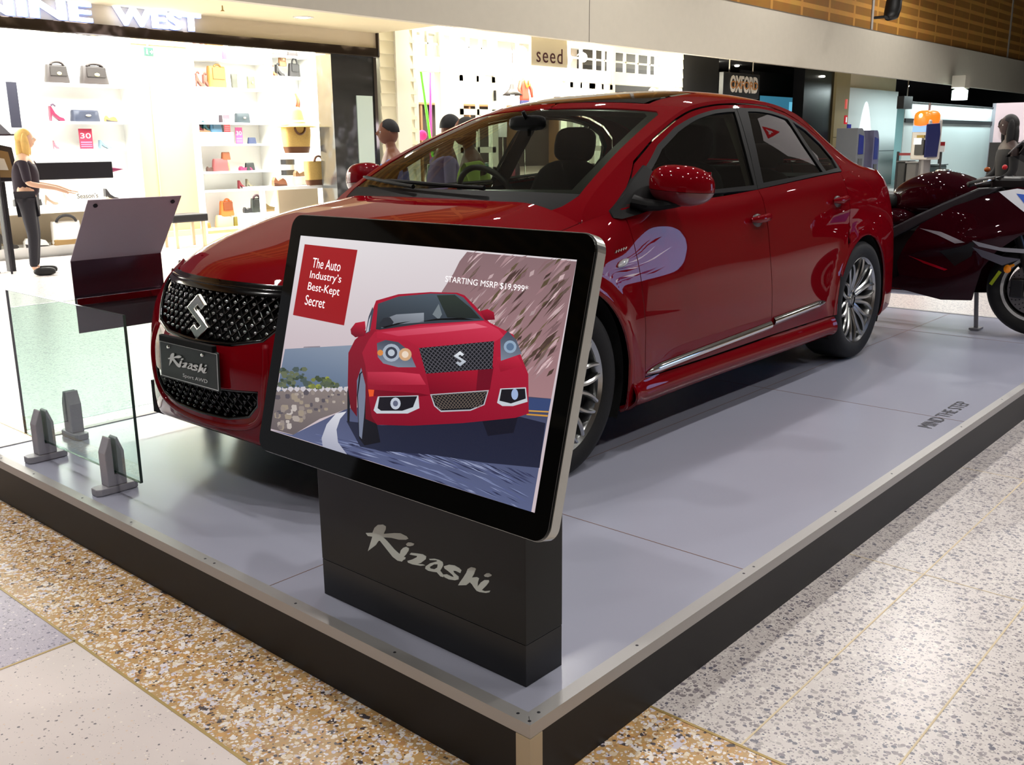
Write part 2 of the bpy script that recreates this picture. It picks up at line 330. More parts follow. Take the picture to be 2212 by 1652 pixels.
# ---------------------------------------------------------------- kiosk
KX, KY, KW, KD, KZ = .1099, .1054, .738, .131, .90
lam = mat('charcoal_laminate', (20, 23, 24), .32, spec=.3, noise=.2, nscale=7)
ki = empty('display_kiosk', (KX+KD/2, KY+KW/2, H), 0, 'black box plinth lettered in silver under the tilted monitor', 'kiosk')
ox, oy, oz = KX+KD/2, KY+KW/2, H
MB().box(-KD/2, KD/2, -KW/2, KW/2, .105, KZ-H).build('cabinet', lam, ki, bevel=.0015)
MB().box(-KD/2+.0008, KD/2-.0008, -KW/2+.0008, KW/2-.0008, 0, .1035).build('plinth', mat('black_plinth', (12, 13, 15), .35), ki)
MB().box(-KD/2-.0004, -KD/2+.001, -KW/2-.0004, -KW/2+.0012, .105, KZ-H).build('corner_seam', dark, ki)
LOGO = [[(193, 231), (220, 239), (229, 255), (243, 267), (263, 273), (274, 271), (273, 263), (264, 248), (304, 261), (328, 267), (351, 265), (357, 260), (348, 255), (322, 248), (293, 245), (262, 238), (276, 232), (302, 217), (322, 209), (327, 221), (336, 230), (347, 236), (358, 235), (356, 228), (346, 215), (337, 206), (344, 207), (342, 201), (336, 198), (329, 191), (313, 189), (295, 194), (269, 211), (248, 225), (242, 222), (231, 208), (217, 197), (198, 182), (206, 199), (219, 228), (201, 225)],
 [(347, 243), (355, 250), (366, 253), (378, 253), (374, 247), (363, 242), (351, 239)],
 [(365, 225), (390, 230), (407, 233), (419, 231), (417, 223), (399, 208), (387, 202), (406, 206), (414, 206), (398, 200), (368, 195), (352, 195), (350, 199), (368, 208), (385, 219), (387, 223), (369, 220), (359, 219)],
 [(431, 205), (433, 203), (446, 205), (457, 213), (459, 222), (446, 218), (431, 207), (431, 216), (449, 225), (459, 230), (454, 231), (432, 225), (429, 227), (447, 233), (464, 235), (476, 233), (478, 226), (474, 218), (467, 208), (472, 204), (479, 199), (477, 194), (467, 193), (455, 200), (440, 197), (425, 195), (414, 197), (416, 204), (430, 215)],
 [(480, 223), (497, 232), (516, 236), (532, 234), (539, 230), (535, 222), (520, 223), (511, 221), (515, 216), (529, 211), (529, 204), (517, 198), (496, 194), (481, 195), (478, 201), (489, 205), (505, 204), (514, 205), (508, 210), (494, 215), (482, 218)],
 [(555, 229), (560, 240), (571, 248), (584, 250), (587, 248), (580, 233), (573, 222), (589, 228), (596, 227), (592, 216), (591, 205), (602, 219), (613, 228), (627, 232), (628, 228), (618, 215), (604, 200), (613, 200), (631, 207), (628, 202), (617, 197), (597, 193), (588, 193), (579, 199), (573, 205), (566, 208), (554, 197), (527, 188), (533, 198), (545, 214)],
 [(612, 240), (620, 247), (628, 250), (637, 248), (634, 244), (625, 239), (615, 237)]]
def script_logo(O, U, Vv, N, w, m, parent, name='script_logo', d=.001):
    """brush-script word; w = its full width"""
    k = w/444; mb = MB()
    for P in LOGO: mb.prism([((x-193)*k, (y-182)*k) for x, y in P], O, U, Vv, N, 0, d)
    return mb.build(name, m, parent)
script_logo((-KD/2, KW/2-.193, .182), (0, -1, 0), (0, 0, 1), (-1, 0, 0), .444, mat('silver_vinyl', (196, 204, 198), .5), ki)
MB().box(-.055, .0, -.07, .07, KZ-H, KZ-H+.006).build('mounting_plate', mat('black_steel', (16, 16, 18), .4, .5), ki)
MB().box(-.02, .0, -.05, .05, KZ-H, KZ-H+.16).build('bracket', mat('black_steel', (16, 16, 18), .4, .5), ki)
# ---------------------------------------------------------------- monitor on the kiosk
MO = Vector((.063, .43, .915)); MU = Vector((0, -1, 0)); MVv = Vector((.2588, 0, .9659)); MN = Vector((-.9659, 0, .2588))
mon = empty('monitor', tuple(MO), 0, 'large tilted monitor playing a red car advert in front of the kiosk', 'monitor')
def rrect(w0, w1, h0, h1, r, n=8):
    P = []
    for (cx, cy, a) in ((w1-r, h1-r, 0), (w0+r, h1-r, 90), (w0+r, h0+r, 180), (w1-r, h0+r, 270)):
        for i in range(n+1): t = math.radians(a+90*i/n); P.append((cx+r*math.cos(t), cy+r*math.sin(t)))
    return P
Z3 = (0, 0, 0)
MB().prism(rrect(-.492, .487, -.309, .307, .034), Z3, MU, MVv, MN, -.006, 0).build('bezel', mat('black_bezel_glass', (4, 5, 5), .04, spec=.6), mon)
MB().prism(rrect(-.495, .490, -.312, .310, .036), Z3, MU, MVv, MN, -.034, -.006).build('aluminium_frame', mat('polished_frame', (190, 192, 188), .22, .9), mon, bevel=.002)
MB().prism(rrect(-.40, .40, -.23, .23, .03), Z3, MU, MVv, MN, -.048, -.034).build('rear_cover', mat('black_plastic', (14, 14, 15), .5), mon)
# ---------------------------------------------------------------- the advert on the screen (flat picture, lit from behind)
AV = []; AF = []; AC = []; _lay = [0]
def AD(q):
    px = (540+q[0]*.46003, 440+q[1]*.46003); d = Vector(_ray(px)); C = Vector(CAM); t = (MO-C).dot(MN)/d.dot(MN); p = C+d*t-MO
    return (max(-.4475, min(.4475, p.dot(MU))), max(-.2545, min(.2545, p.dot(MVv))))
def art(poly, c1, c2=None, raw=False, lay=None):
    P = [p if raw else AD(p) for p in poly]; c2 = c2 or c1; lo = min(p[1] for p in P); hi = max(p[1] for p in P)
    if lay is None: _lay[0] += 1; lay = _lay[0]
    n = len(AV); z = .0004+lay*.000035
    for p in P:
        k = (hi-p[1])/(hi-lo+1e-9); AV.append(tuple(MU*p[0]+MVv*p[1]+MN*z)); AC.append(tuple(lin([a+(b-a)*k for a, b in zip(c1, c2)]))+(1,))
    tr = tessellate_polygon([[Vector((p[0], p[1], 0)) for p in P]])
    for t in tr:
        a, b, c = [Vector(AV[n+i]) for i in t]
        if (b-a).cross(c-a).dot(MN) < 0: t = (t[0], t[2], t[1])
        AF.append(tuple(n+i for i in t))
rnd = random.Random(3)
# sky
N0 = 12
for i in range(N0):
    for j in range(10):
        def cc(u, v):
            k = 1-v; base = [226-30*k*u, 222-34*k*u, 226-26*k*u] if v > .5 else [212-14*(1-v), 202-10*(1-v), 208-6*(1-v)]
            return base
        u0, u1, v0, v1 = i/N0, (i+1)/N0, j/10, (j+1)/10; n = len(AV)
        for (u, v) in ((u0, v0), (u1, v0), (u1, v1), (u0, v1)):
            top = (236-10*u, 232-16*u, 234-14*u); mid = (206, 190, 196); s_ = min(1, max(0, (v-.42)/.58)); c = [m_+(t_-m_)*s_ for m_, t_ in zip(mid, top)]
            AV.append(tuple(MU*((u-.5)*.895)+MVv*((v-.5)*.509)+MN*.0004)); AC.append(tuple(lin(c))+(1,))
        AF.append((n, n+3, n+2, n+1) if (Vector(AV[n+1])-Vector(AV[n])).cross(Vector(AV[n+3])-Vector(AV[n])).dot(MN) < 0 else (n, n+1, n+2, n+3))
art([(165, 682), (480, 664), (620, 655), (620, 900), (120, 900)], (146, 158, 176), (78, 98, 128))
art([(255, 671), (330, 668), (330, 674), (250, 676)], (140, 132, 142))
# blurred cliff
art([(1020, 226), (1545, 272), (1415, 915), (1300, 905), (1250, 700), (1150, 560), (1000, 440), (900, 415), (955, 330), (985, 270)], (140, 112, 116), (168, 128, 132))
L0 = _lay[0]+1
for i in range(190):
    x = rnd.uniform(960, 1520); y = rnd.uniform(250, 880)
    lim = 1020-(y-226)*.45 if y < 420 else (930+(y-420)*1.05 if y < 700 else 1230)
    rb = 1545-(y-272)*.2
    l = rnd.uniform(40, 150); w = rnd.uniform(5, 20); x = max(x, lim+w+5); a = math.radians(-48+rnd.uniform(-6, 6))
    if x+l*.8 > rb: x = rb-l*.8
    if x < lim: continue
    c = rnd.choice([(92, 72, 62), (120, 98, 92), (176, 142, 146), (196, 164, 168), (150, 116, 120), (108, 92, 70), (84, 64, 60), (206, 178, 180)]); k = rnd.uniform(.85, 1.1); c = [min(255, v*k) for v in c]
    dx, dy = math.cos(a)*l, math.sin(a)*l; nx, ny = -math.sin(a)*w/2, math.cos(a)*w/2
    art([(x, y), (x+dx*.5+nx, y+dy*.5+ny), (x+dx, y+dy), (x+dx*.5-nx, y+dy*.5-ny)], c, lay=L0+i % 7)
_lay[0] = L0+8
# road
art([(88, 1058), (200, 1085), (460, 960), (1300, 905), (1415, 915), (1322, 1447)], (66, 70, 96), (92, 100, 136))
L0 = _lay[0]+1
for i in range(240):
    u = rnd.random(); v = rnd.random(); x = 300+u*1050; y = 1120+(x-300)*.17+v*v*190-40
    l = rnd.uniform(40, 160); w = rnd.uniform(1.5, 5); a = math.radians(12+(x-300)/1050*18)
    if x+l > 1385-(y-1000)*.12: continue
    c = rnd.choice([(122, 132, 170), (60, 64, 96), (150, 158, 190), (90, 98, 140), (50, 54, 82)]); dx, dy = math.cos(a)*l, math.sin(a)*l
    art([(x, y), (x+dx*.5, y+dy*.5-w), (x+dx, y+dy), (x+dx*.5, y+dy*.5+w)], c, lay=L0+i % 5)
_lay[0] = L0+6
art([(455, 975), (405, 985), (362, 1035), (338, 1100), (342, 1150), (415, 1172), (455, 1190), (415, 1120), (408, 1060), (425, 1010)], (224, 224, 232), (170, 172, 190))
art([(1305, 912), (1416, 916), (1405, 975), (1300, 968)], (58, 74, 118)); art([(1300, 968), (1405, 974), (1403, 980), (1300, 975)], (216, 160, 70)); art([(1300, 985), (1401, 992), (1399, 1000), (1300, 992)], (208, 150, 64))
# stone wall and bushes
art([(116, 880), (250, 860), (400, 868), (470, 880), (466, 960), (330, 1010), (205, 1085), (98, 1056)], (140, 128, 124), (104, 94, 96))
L0 = _lay[0]+1
for i in range(60):
    x = 118+rnd.random()*340; yt = 870+max(0, (x-250))*.05; yb = 1050-max(0, x-180)*.4; y = yt+rnd.random()*(yb-yt); k = (yb-yt)/170; w = rnd.uniform(14, 34)*k; h_ = rnd.uniform(12, 34)*k
    c = rnd.choice([(176, 164, 156), (150, 138, 132), (196, 186, 180), (122, 112, 112), (160, 146, 130), (90, 84, 92)])
    art([(x-w/2, y-h_*.3), (x-w*.3, y-h_/2), (x+w*.4, y-h_*.45), (x+w/2, y+h_*.2), (x+w*.2, y+h_/2), (x-w*.4, y+h_*.4)], c, lay=L0+i % 4)
for i in range(12): x = 122+i*29; art([(x, 872), (x+4, 860), (x+22, 858), (x+28, 870), (x+14, 884)], (206, 200, 206), lay=L0+4)
_lay[0] = L0+5
for i in range(90):
    x = 140+rnd.random()*285; top = 775 if x < 260 else (815 if x > 290 else 840); y = top+rnd.random()*(862-top); r_ = rnd.uniform(7, 17)
    c = rnd.choice([(86, 96, 78), (66, 78, 58), (120, 128, 70), (150, 156, 66), (96, 108, 74)] if x > 280 else [(86, 96, 82), (62, 74, 60), (104, 112, 86), (76, 90, 88)])
    art([(x+r_*math.cos(t)*rnd.uniform(.7, 1.2), y+r_*math.sin(t)*.8) for t in [k*PI/3 for k in range(6)]], c, lay=L0+6+i % 4)
_lay[0] = L0+11
# the pictured car
art([(455, 1020), (520, 1140), (620, 1160), (850, 1178), (1100, 1215), (1362, 1240), (1390, 1030), (1270, 1000), (1000, 1030), (620, 1040)], (34, 36, 56), (40, 44, 66))
art([(1090, 1010), (1265, 985), (1240, 1075), (1120, 1090)], (26, 26, 40)); art([(515, 800), (540, 775), (560, 800), (600, 1040), (615, 1120), (540, 1135), (515, 1100), (505, 900)], (24, 24, 32))
art([(523, 800), (540, 782), (548, 860), (540, 980), (528, 1105), (516, 1090), (510, 900)], (120, 128, 150)); art([(460, 880), (468, 830), (474, 900), (470, 1030), (460, 1020)], (26, 26, 34))
RD, RM, RL = (112, 14, 34), (168, 26, 52), (206, 56, 84)
art([(595, 455), (700, 425), (850, 415), (975, 418), (1010, 430), (1060, 480), (1130, 560), (1100, 560), (590, 600), (565, 590), (582, 490)], RM)
art([(465, 700), (495, 640), (545, 595), (590, 590), (640, 640), (600, 760), (600, 1035), (545, 1010), (545, 850), (525, 770), (505, 830), (505, 1000), (475, 960), (462, 850)], (150, 22, 46), (104, 12, 30))
art([(545, 610), (560, 530), (578, 485), (584, 500), (566, 600)], (70, 76, 90)); art([(548, 606), (562, 545), (572, 520), (560, 600)], (190, 190, 200))
art([(604, 470), (700, 436), (850, 422), (970, 424), (1005, 440), (1050, 490), (1108, 552), (800, 565), (612, 592), (594, 590)], (84, 96, 108), (40, 46, 54))
art([(612, 565), (650, 535), (690, 520), (820, 512), (820, 556), (700, 566), (620, 585)], (150, 158, 168), (96, 100, 110)); art([(612, 560), (630, 537), (660, 533), (678, 556), (670, 570), (614, 582)], (44, 48, 56))
art([(860, 520), (890, 470), (905, 520), (890, 545)], (120, 130, 136)); art([(880, 430), (965, 428), (1040, 490), (1085, 540), (930, 535)], (52, 62, 56), (36, 42, 42))
art([(590, 600), (800, 566), (1110, 548), (1180, 585), (1240, 615), (1270, 700), (1310, 800), (1312, 985), (1250, 1005), (1000, 1030), (760, 1042), (600, 1038), (575, 1000), (560, 900), (545, 760), (530, 700), (560, 640)], (190, 34, 62), (132, 16, 40))
art([(600, 600), (800, 575), (1100, 552), (1170, 590), (1196, 620), (1150, 650), (1000, 668), (800, 676), (740, 640), (600, 632)], (212, 60, 88), (178, 28, 56))
art([(620, 604), (800, 584), (1060, 562), (1120, 580), (900, 605), (700, 622)], (232, 108, 130), (204, 60, 88))
art([(555, 790), (700, 790), (800, 800), (830, 850), (560, 850)], (214, 64, 90), (150, 20, 44)); art([(1160, 720), (1260, 715), (1285, 760), (1180, 790)], (196, 40, 66), (150, 20, 44))
art([(545, 870), (800, 890), (850, 900), (800, 905), (605, 905), (560, 900)], (120, 12, 34))
art([(830, 798), (1148, 765), (1130, 880), (850, 895)], (176, 24, 50), (122, 14, 36)); art([(1075, 775), (1148, 766), (1130, 872), (1065, 880)], (112, 14, 36))
art([(797, 678), (1150, 645), (1142, 775), (830, 798)], (26, 28, 34), (18, 20, 26)); art([(850, 895), (1125, 875), (1105, 945), (1040, 972), (900, 978), (868, 950)], (186, 188, 196)); art([(856, 899), (1119, 880), (1100, 942), (1038, 966), (902, 971), (874, 948)], (22, 22, 28))
L0 = _lay[0]+1
def lerpq(q, u, v):
    a = [q[0][i]+(q[1][i]-q[0][i])*u for i in (0, 1)]; b = [q[3][i]+(q[2][i]-q[3][i])*u for i in (0, 1)]; return (a[0]+(b[0]-a[0])*v, a[1]+(b[1]-a[1])*v)
for q, nn, vv, cg in (([(797, 678), (1150, 645), (1142, 775), (830, 798)], 17, 6, (92, 90, 98)), ([(856, 899), (1119, 880), (1085, 955), (890, 966)], 14, 4, (104, 92, 84))):
    for i in range(-vv, nn):
        for sgn in (0, 1):
            P = []
            for k in range(vv+1):
                u = (i+k)/nn if not sgn else (i+vv-k)/nn
                if 0 <= u <= 1: P.append(lerpq(q, u, k/vv))
            for A_, B_ in zip(P, P[1:]):
                dx, dy = B_[0]-A_[0], B_[1]-A_[1]; l = math.hypot(dx, dy); nx, ny = -dy/l*1.6, dx/l*1.6
                art([(A_[0]+nx, A_[1]+ny), (B_[0]+nx, B_[1]+ny), (B_[0]-nx, B_[1]-ny), (A_[0]-nx, A_[1]-ny)], cg, lay=L0)
_lay[0] = L0+1
EMB = [(-1, .36), (0, 1), (.66, .56), (.34, .34), (.02, .52), (-.30, .34), (1, -.36), (0, -1), (-.66, -.56), (-.34, -.34), (-.02, -.52), (.30, -.34)]
art([(990+x*30, 728-y*36) for x, y in EMB], (236, 240, 246), (170, 178, 190))
for P, sx in (([(600, 655), (640, 640), (700, 650), (750, 690), (784, 768), (700, 768), (630, 750), (604, 720)], 1), ([(1180, 640), (1215, 598), (1255, 640), (1280, 705), (1250, 715), (1182, 738)], -1)):
    art(P, (70, 76, 92), (128, 138, 156))
    x0 = sum(p[0] for p in P)/len(P); y0 = sum(p[1] for p in P)/len(P)
    cs = [((668, 700), 42, (170, 180, 196)), ((668, 700), 28, (60, 64, 80)), ((668, 700), 16, (190, 198, 210)), ((733, 708), 30, (214, 170, 130)), ((733, 708), 16, (240, 220, 200)), ((616, 700), 14, (220, 140, 70))] if sx == 1 else [((1226, 672), 30, (150, 172, 196)), ((1226, 672), 18, (96, 120, 150))]
    for c_, r_, co in cs: art([(c_[0]+r_*math.cos(t*PI/8), c_[1]+r_*math.sin(t*PI/8)) for t in range(16)], co)
art([(585, 970), (605, 905), (795, 900), (800, 960), (745, 985), (600, 985)], (200, 206, 214)); art([(604, 960), (612, 908), (790, 904), (770, 955), (720, 972), (620, 972)], (30, 28, 36)); art([(688+24*math.cos(t*PI/8), 938+28*math.sin(t*PI/8)) for t in range(16)], (196, 202, 216)); art([(688+12*math.cos(t*PI/8), 938+14*math.sin(t*PI/8)) for t in range(16)], (100, 104, 128))
art([(1165, 935), (1180, 868), (1300, 862), (1308, 930), (1240, 950), (1190, 950)], (200, 206, 214)); art([(1176, 925), (1186, 872), (1296, 868), (1300, 915), (1230, 938)], (28, 26, 34)); art([(1248+16*math.cos(t*PI/8), 895+26*math.sin(t*PI/8)) for t in range(16)], (160, 180, 220))
art([(560, 872), (588, 874), (584, 904), (565, 906)], (236, 90, 40)); art([(477, 590), (500, 560), (545, 552), (548, 585), (540, 620), (500, 628), (480, 612)], (196, 34, 60), (110, 14, 34)); art([(1085, 505), (1120, 495), (1150, 510), (1155, 545), (1110, 548)], (180, 30, 56), (110, 14, 34))
art([(625, 580), (700, 560), (760, 552), (704, 566), (640, 584)], (14, 14, 18)); art([(800, 555), (880, 540), (1000, 536), (1060, 546), (900, 547)], (14, 14, 18))
# red box
art([(262, 191), (510, 218), (447, 572), (207, 523)], (166, 30, 36), (158, 24, 32))
screen_m = bpy.data.materials.new('lit_screen'); screen_m.use_nodes = True; nt = screen_m.node_tree; b = nt.nodes['Principled BSDF']
b.inputs['Base Color'].default_value = (.004, .004, .004, 1); b.inputs['Roughness'].default_value = .12; b.inputs['Emission Strength'].default_value = .92
a = nt.nodes.new('ShaderNodeAttribute'); a.attribute_name = 'tint'; nt.links.new(a.outputs['Color'], b.inputs['Emission Color'])
scrn = mkobj('screen_picture', AV, AF, screen_m, mon)
ca = scrn.data.color_attributes.new('tint', 'FLOAT_COLOR', 'POINT'); ca.data.foreach_set('color', np.array(AC, dtype=np.float32).ravel())
wt = mat('screen_white', (235, 232, 234), .3, emit=.9)
def atxt(name, body, p0, p1, p2, bold, par, lay=.0040, m=wt):
    """baseline from p0 to p1, top left p2 (all on the screen)"""
    a_, b_, c_ = AD(p0), AD(p1), AD(p2); U = Vector((b_[0]-a_[0], b_[1]-a_[1])); T = Vector((c_[0]-a_[0], c_[1]-a_[1])); V, F = textmesh(body, 1.0, bold)
    P = [MU*(a_[0]+U.x*v[0]+T.x*v[1])+MVv*(a_[1]+U.y*v[0]+T.y*v[1])+MN*lay for v in V]
    if F and (P[F[0][1]]-P[F[0][0]]).cross(P[F[0][2]]-P[F[0][0]]).dot(MN) < 0: F = [f[::-1] for f in F]
    return mkobj(name, P, F, m, par)
def line4(body, x0, y0, x1, y1, h): atxt('slogan', body, (x0-h*.18, y0), (x1-h*.18, y1), (x0, y0-h), .0, mon)
line4('The Auto', 304, 300, 436, 320, 46); line4('Industry’s', 292, 360, 438, 384, 46); line4('Best-Kept', 282, 416, 430, 445, 48); line4('Secret', 270, 474, 362, 493, 46)
atxt('price_line', 'STARTING MSRP $19,999*', (921, 371), (1309, 421), (925, 338), .0, mon)
# ---------------------------------------------------------------- the red car (car frame: x to the tail, +y to the car's right, z up)
CX, CY, CYAW = 1.25733, 1.80619, .00642
paint = mat('red_car_paint', (112, 4, 15), .6, .0, coat=.65, spec=.0, coat_rough=.015)
blk = mat('black_trim', (9, 9, 10), .5, spec=.12); gloss = mat('gloss_black', (6, 6, 7), .12, spec=.7); rub = mat('tyre_rubber', (20, 20, 21), .75, bump=.3, bscale=120)
inn = mat('wheel_well', (8, 8, 9), .9); chrome = mat('chrome', (225, 225, 225), .06, 1); cabin = mat('cabin_trim', (30, 30, 30), .8, noise=.15)
tint = glass('tinted_glass', (.30, .34, .31), .9); wsg = glass('windscreen_glass', (.58, .64, .56), .75)
car = empty('car', (CX, CY, H), CYAW, 'glossy red four-door sedan parked on the display platform', 'car')
class Spl:
    """natural cubic spline through rows of values"""
    def __init__(s, t, P):
        t = np.asarray(t, float); P = np.asarray(P, float).reshape(len(t), -1); n = len(t); h = np.diff(t)
        A = np.zeros((n, n)); B = np.zeros((n, P.shape[1])); A[0, 0] = A[-1, -1] = 1
        for i in range(1, n-1):
            A[i, i-1] = h[i-1]; A[i, i] = 2*(h[i-1]+h[i]); A[i, i+1] = h[i]; B[i] = 6*((P[i+1]-P[i])/h[i]-(P[i]-P[i-1])/h[i-1])
        s.t, s.P, s.M, s.h = t, P, np.linalg.solve(A, B), h
    def __call__(s, x, d=0):
        x = np.atleast_1d(np.asarray(x, float)); i = np.clip(np.searchsorted(s.t, x)-1, 0, len(s.t)-2); h = s.h[i][:, None]
        a = (s.t[i+1]-x)[:, None]; b = (x-s.t[i])[:, None]; M0, M1, P0, P1 = s.M[i], s.M[i+1], s.P[i], s.P[i+1]
        if d: return -M0*a**2/(2*h)+M1*b**2/(2*h)+(P1-P0)/h-(M1-M0)*h/6
        return M0*a**3/(6*h)+M1*b**3/(6*h)+(P0/h-M0*h/6)*a+(P1/h-M1*h/6)*b
# plan outline and the upright profile (inset, height) at stations round the body, nose -> tail
ST = [
 ((-.940, 0), [(.20, .225), (.05, .235), (.02, .285), (0, .38), (0, .50), (.035, .60), (.075, .68), (.105, .725), (.135, .752)]),
 ((-.925, .20), [(.20, .215), (.05, .225), (.02, .28), (0, .38), (0, .50), (.035, .60), (.075, .68), (.105, .725), (.135, .752)]),
 ((-.872, .40), [(.20, .185), (.05, .195), (.015, .26), (0, .38), (.005, .50), (.035, .60), (.075, .685), (.105, .73), (.135, .757)]),
 ((-.790, .555), [(.20, .165), (.03, .172), (0, .25), (.01, .38), (.01, .50), (.03, .61), (.07, .69), (.105, .735), (.14, .765)]),
 ((-.660, .700), [(.20, .165), (.02, .17), (-.005, .25), (.01, .38), (.01, .50), (.028, .62), (.065, .70), (.10, .75), (.135, .785)]),
 ((-.490, .800), [(.20, .165), (.02, .17), (-.002, .25), (.005, .38), (.005, .52), (.02, .64), (.055, .72), (.09, .77), (.13, .805)]),
 ((-.250, .870), [(.18, .17), (.03, .175), (.0, .26), (0, .38), (0, .54), (.015, .67), (.05, .76), (.085, .805), (.125, .835)]),
 ((0, .897), [(.18, .175), (.03, .18), (.0, .26), (0, .40), (0, .56), (.012, .70), (.04, .79), (.08, .845), (.13, .872)]),
 ((.28, .905), [(.18, .175), (.03, .18), (.0, .26), (0, .40), (0, .56), (.01, .70), (.03, .80), (.075, .875), (.15, .915)]),
 ((.42, .907), [(.18, .175), (.03, .18), (.0, .26), (0, .40), (0, .56), (.01, .70), (.03, .81), (.06, .90), (.10, .955)]),
 ((.80, .910), [(.18, .18), (.035, .185), (.008, .26), (0, .38), (0, .53), (.008, .68), (.025, .82), (.05, .925), (.078, .972)]),
 ((1.50, .912), [(.18, .185), (.035, .19), (.008, .26), (0, .38), (0, .53), (.008, .68), (.025, .83), (.05, .94), (.078, .990)]),
 ((2.20, .910), [(.18, .185), (.03, .19), (.005, .26), (0, .38), (0, .53), (.008, .69), (.025, .85), (.05, .97), (.08, 1.032)]),
 ((2.60, .907), [(.18, .185), (.03, .19), (.0, .26), (0, .38), (0, .53), (.008, .69), (.03, .87), (.06, .99), (.09, 1.048)]),
 ((2.95, .893), [(.18, .185), (.03, .19), (.0, .26), (0, .38), (0, .53), (.008, .70), (.038, .88), (.07, .99), (.115, 1.045)]),
 ((3.25, .855), [(.18, .185), (.03, .19), (.0, .26), (0, .39), (0, .54), (.008, .70), (.04, .87), (.075, .975), (.13, 1.036)]),
 ((3.50, .765), [(.18, .19), (.03, .20), (.0, .27), (0, .40), (.01, .55), (.03, .70), (.06, .86), (.09, .96), (.13, 1.032)]),
 ((3.635, .58), [(.18, .20), (.04, .21), (.0, .28), (0, .41), (.005, .55), (.025, .70), (.045, .86), (.065, .965), (.10, 1.045)]),
 ((3.69, .30), [(.18, .21), (.05, .22), (.01, .29), (0, .42), (0, .55), (.02, .70), (.03, .85), (.04, .97), (.085, 1.058)]),
 ((3.705, 0), [(.18, .21), (.05, .22), (.01, .29), (0, .42), (0, .55), (.02, .70), (.03, .85), (.04, .97), (.08, 1.062)])]
pl = [s[0] for s in ST]; row = [[v for p in s[1] for v in p] for s in ST]
pl = [(x, -y) for x, y in (pl[2], pl[1])]+pl+[(x, -y) for x, y in (pl[-2], pl[-3])]; row = [row[2], row[1]]+row+[row[-2], row[-3]]
tt = [0]
for a, b in zip(pl, pl[1:]): tt.append(tt[-1]+math.hypot(a[0]-b[0], a[1]-b[1]))
tt = np.array(tt)-tt[2]; TEND = float(tt[-3]); PLS = Spl(tt, pl); RWS = Spl(tt, row)
WHC = [(0, .328, .388), (2.70, .328, .372)]
def WP(t, s, bump=0):
    """wrap surface: t round the plan, s 0..8 up the side -> points (car's right half, y>=0)"""
    t = np.atleast_1d(np.asarray(t, float)); s = np.atleast_1d(np.asarray(s, float))
    p = PLS(t); d = PLS(t, 1); d /= np.linalg.norm(d, axis=1)[:, None]; n = np.stack([-d[:, 1], d[:, 0]], 1)
    R = RWS(t).reshape(len(t), 9, 2); i = np.clip(np.floor(s).astype(int), 0, 7); f = (s-i)[:, None]; k = np.arange(len(t))
    P1 = R[k, i]; P2 = R[k, i+1]; P0 = np.where((i > 0)[:, None], R[k, np.maximum(i-1, 0)], 2*P1-P2); P3 = np.where((i < 7)[:, None], R[k, np.minimum(i+2, 8)], 2*P2-P1)
    q = .5*((2*P1)+(-P0+P2)*f+(2*P0-5*P1+4*P2-P3)*f**2+(-P0+3*P1-3*P2+P3)*f**3)
    ins = q[:, 0].copy(); z = q[:, 1]
    x0 = p[:, 0]
    for cx, cz, r in WHC:
        dd = np.hypot(x0-cx, z-cz); ins = ins-np.where(np.abs(t-TEND/2) < TEND/2-.6, .014*np.exp(-((dd-r-.012)/.045)**2), 0)
    if bump: ins = ins-bump*np.clip(np.sin(np.pi*np.clip((z-.175)/.12, 0, 1)), 0, 1)
    xy = p-n*ins[:, None]*np.array([1, 1]) if True else p
    return np.stack([xy[:, 0], xy[:, 1], z], 1)
# plan normal must point outwards
_c = WP([1.0], [3])[0]; _d = PLS([1.0], 1)[0]
def ts_side(x, z):
    t = np.interp(x, PLS(np.linspace(0, TEND, 400))[:, 0], np.linspace(0, TEND, 400)); s = 4.0
    sg = np.linspace(0.6, 8, 149)
    for _ in range(6):
        Q = WP(np.full(149, t), sg); s = float(np.interp(z, Q[:, 2], sg)); P = WP([t], [s])[0]; dx = PLS([t], 1)[0][0]; t = float(np.clip(t+(x-P[0])/max(dx, .35), 0, TEND))
    return (t, s)
def ts_front(y, z):
    t = y; sg = np.linspace(.6, 8, 149); s = 4
    for _ in range(6):
        Q = WP(np.full(149, t), sg); s = float(np.interp(z, Q[:, 2], sg)); P = WP([t], [s])[0]; dy = PLS([t], 1)[0][1]; t = float(max(0, t+(y-P[1])/max(dy, .3)))
    return (t, s)
def PIN(pts, poly):
    pts = np.asarray(pts, float); poly = np.asarray(poly, float); x, y = pts[:, 0], pts[:, 1]; c = np.zeros(len(pts), bool); n = len(poly)
    for i in range(n):
        x1, y1 = poly[i]; x2, y2 = poly[(i+1) % n]
        if y1 == y2: continue
        k = ((y1 > y) != (y2 > y)) & (x < (x2-x1)*(y-y1)/(y2-y1)+x1); c ^= k
    return c
def dens(poly, st):
    o = []
    for a, b in zip(poly, poly[1:]+poly[:1]):
        l = math.hypot(b[0]-a[0], b[1]-a[1]); k = max(1, int(math.ceil(l/st)))
        for i in range(k): o.append((a[0]+(b[0]-a[0])*i/k, a[1]+(b[1]-a[1])*i/k))
    return o
class Sheet:
    def __init__(s): s.V = []; s.F = []; s.N = []
    def build(s, name, m, parent): return mkobj(name, s.V, s.F, m, parent, True, s.N)
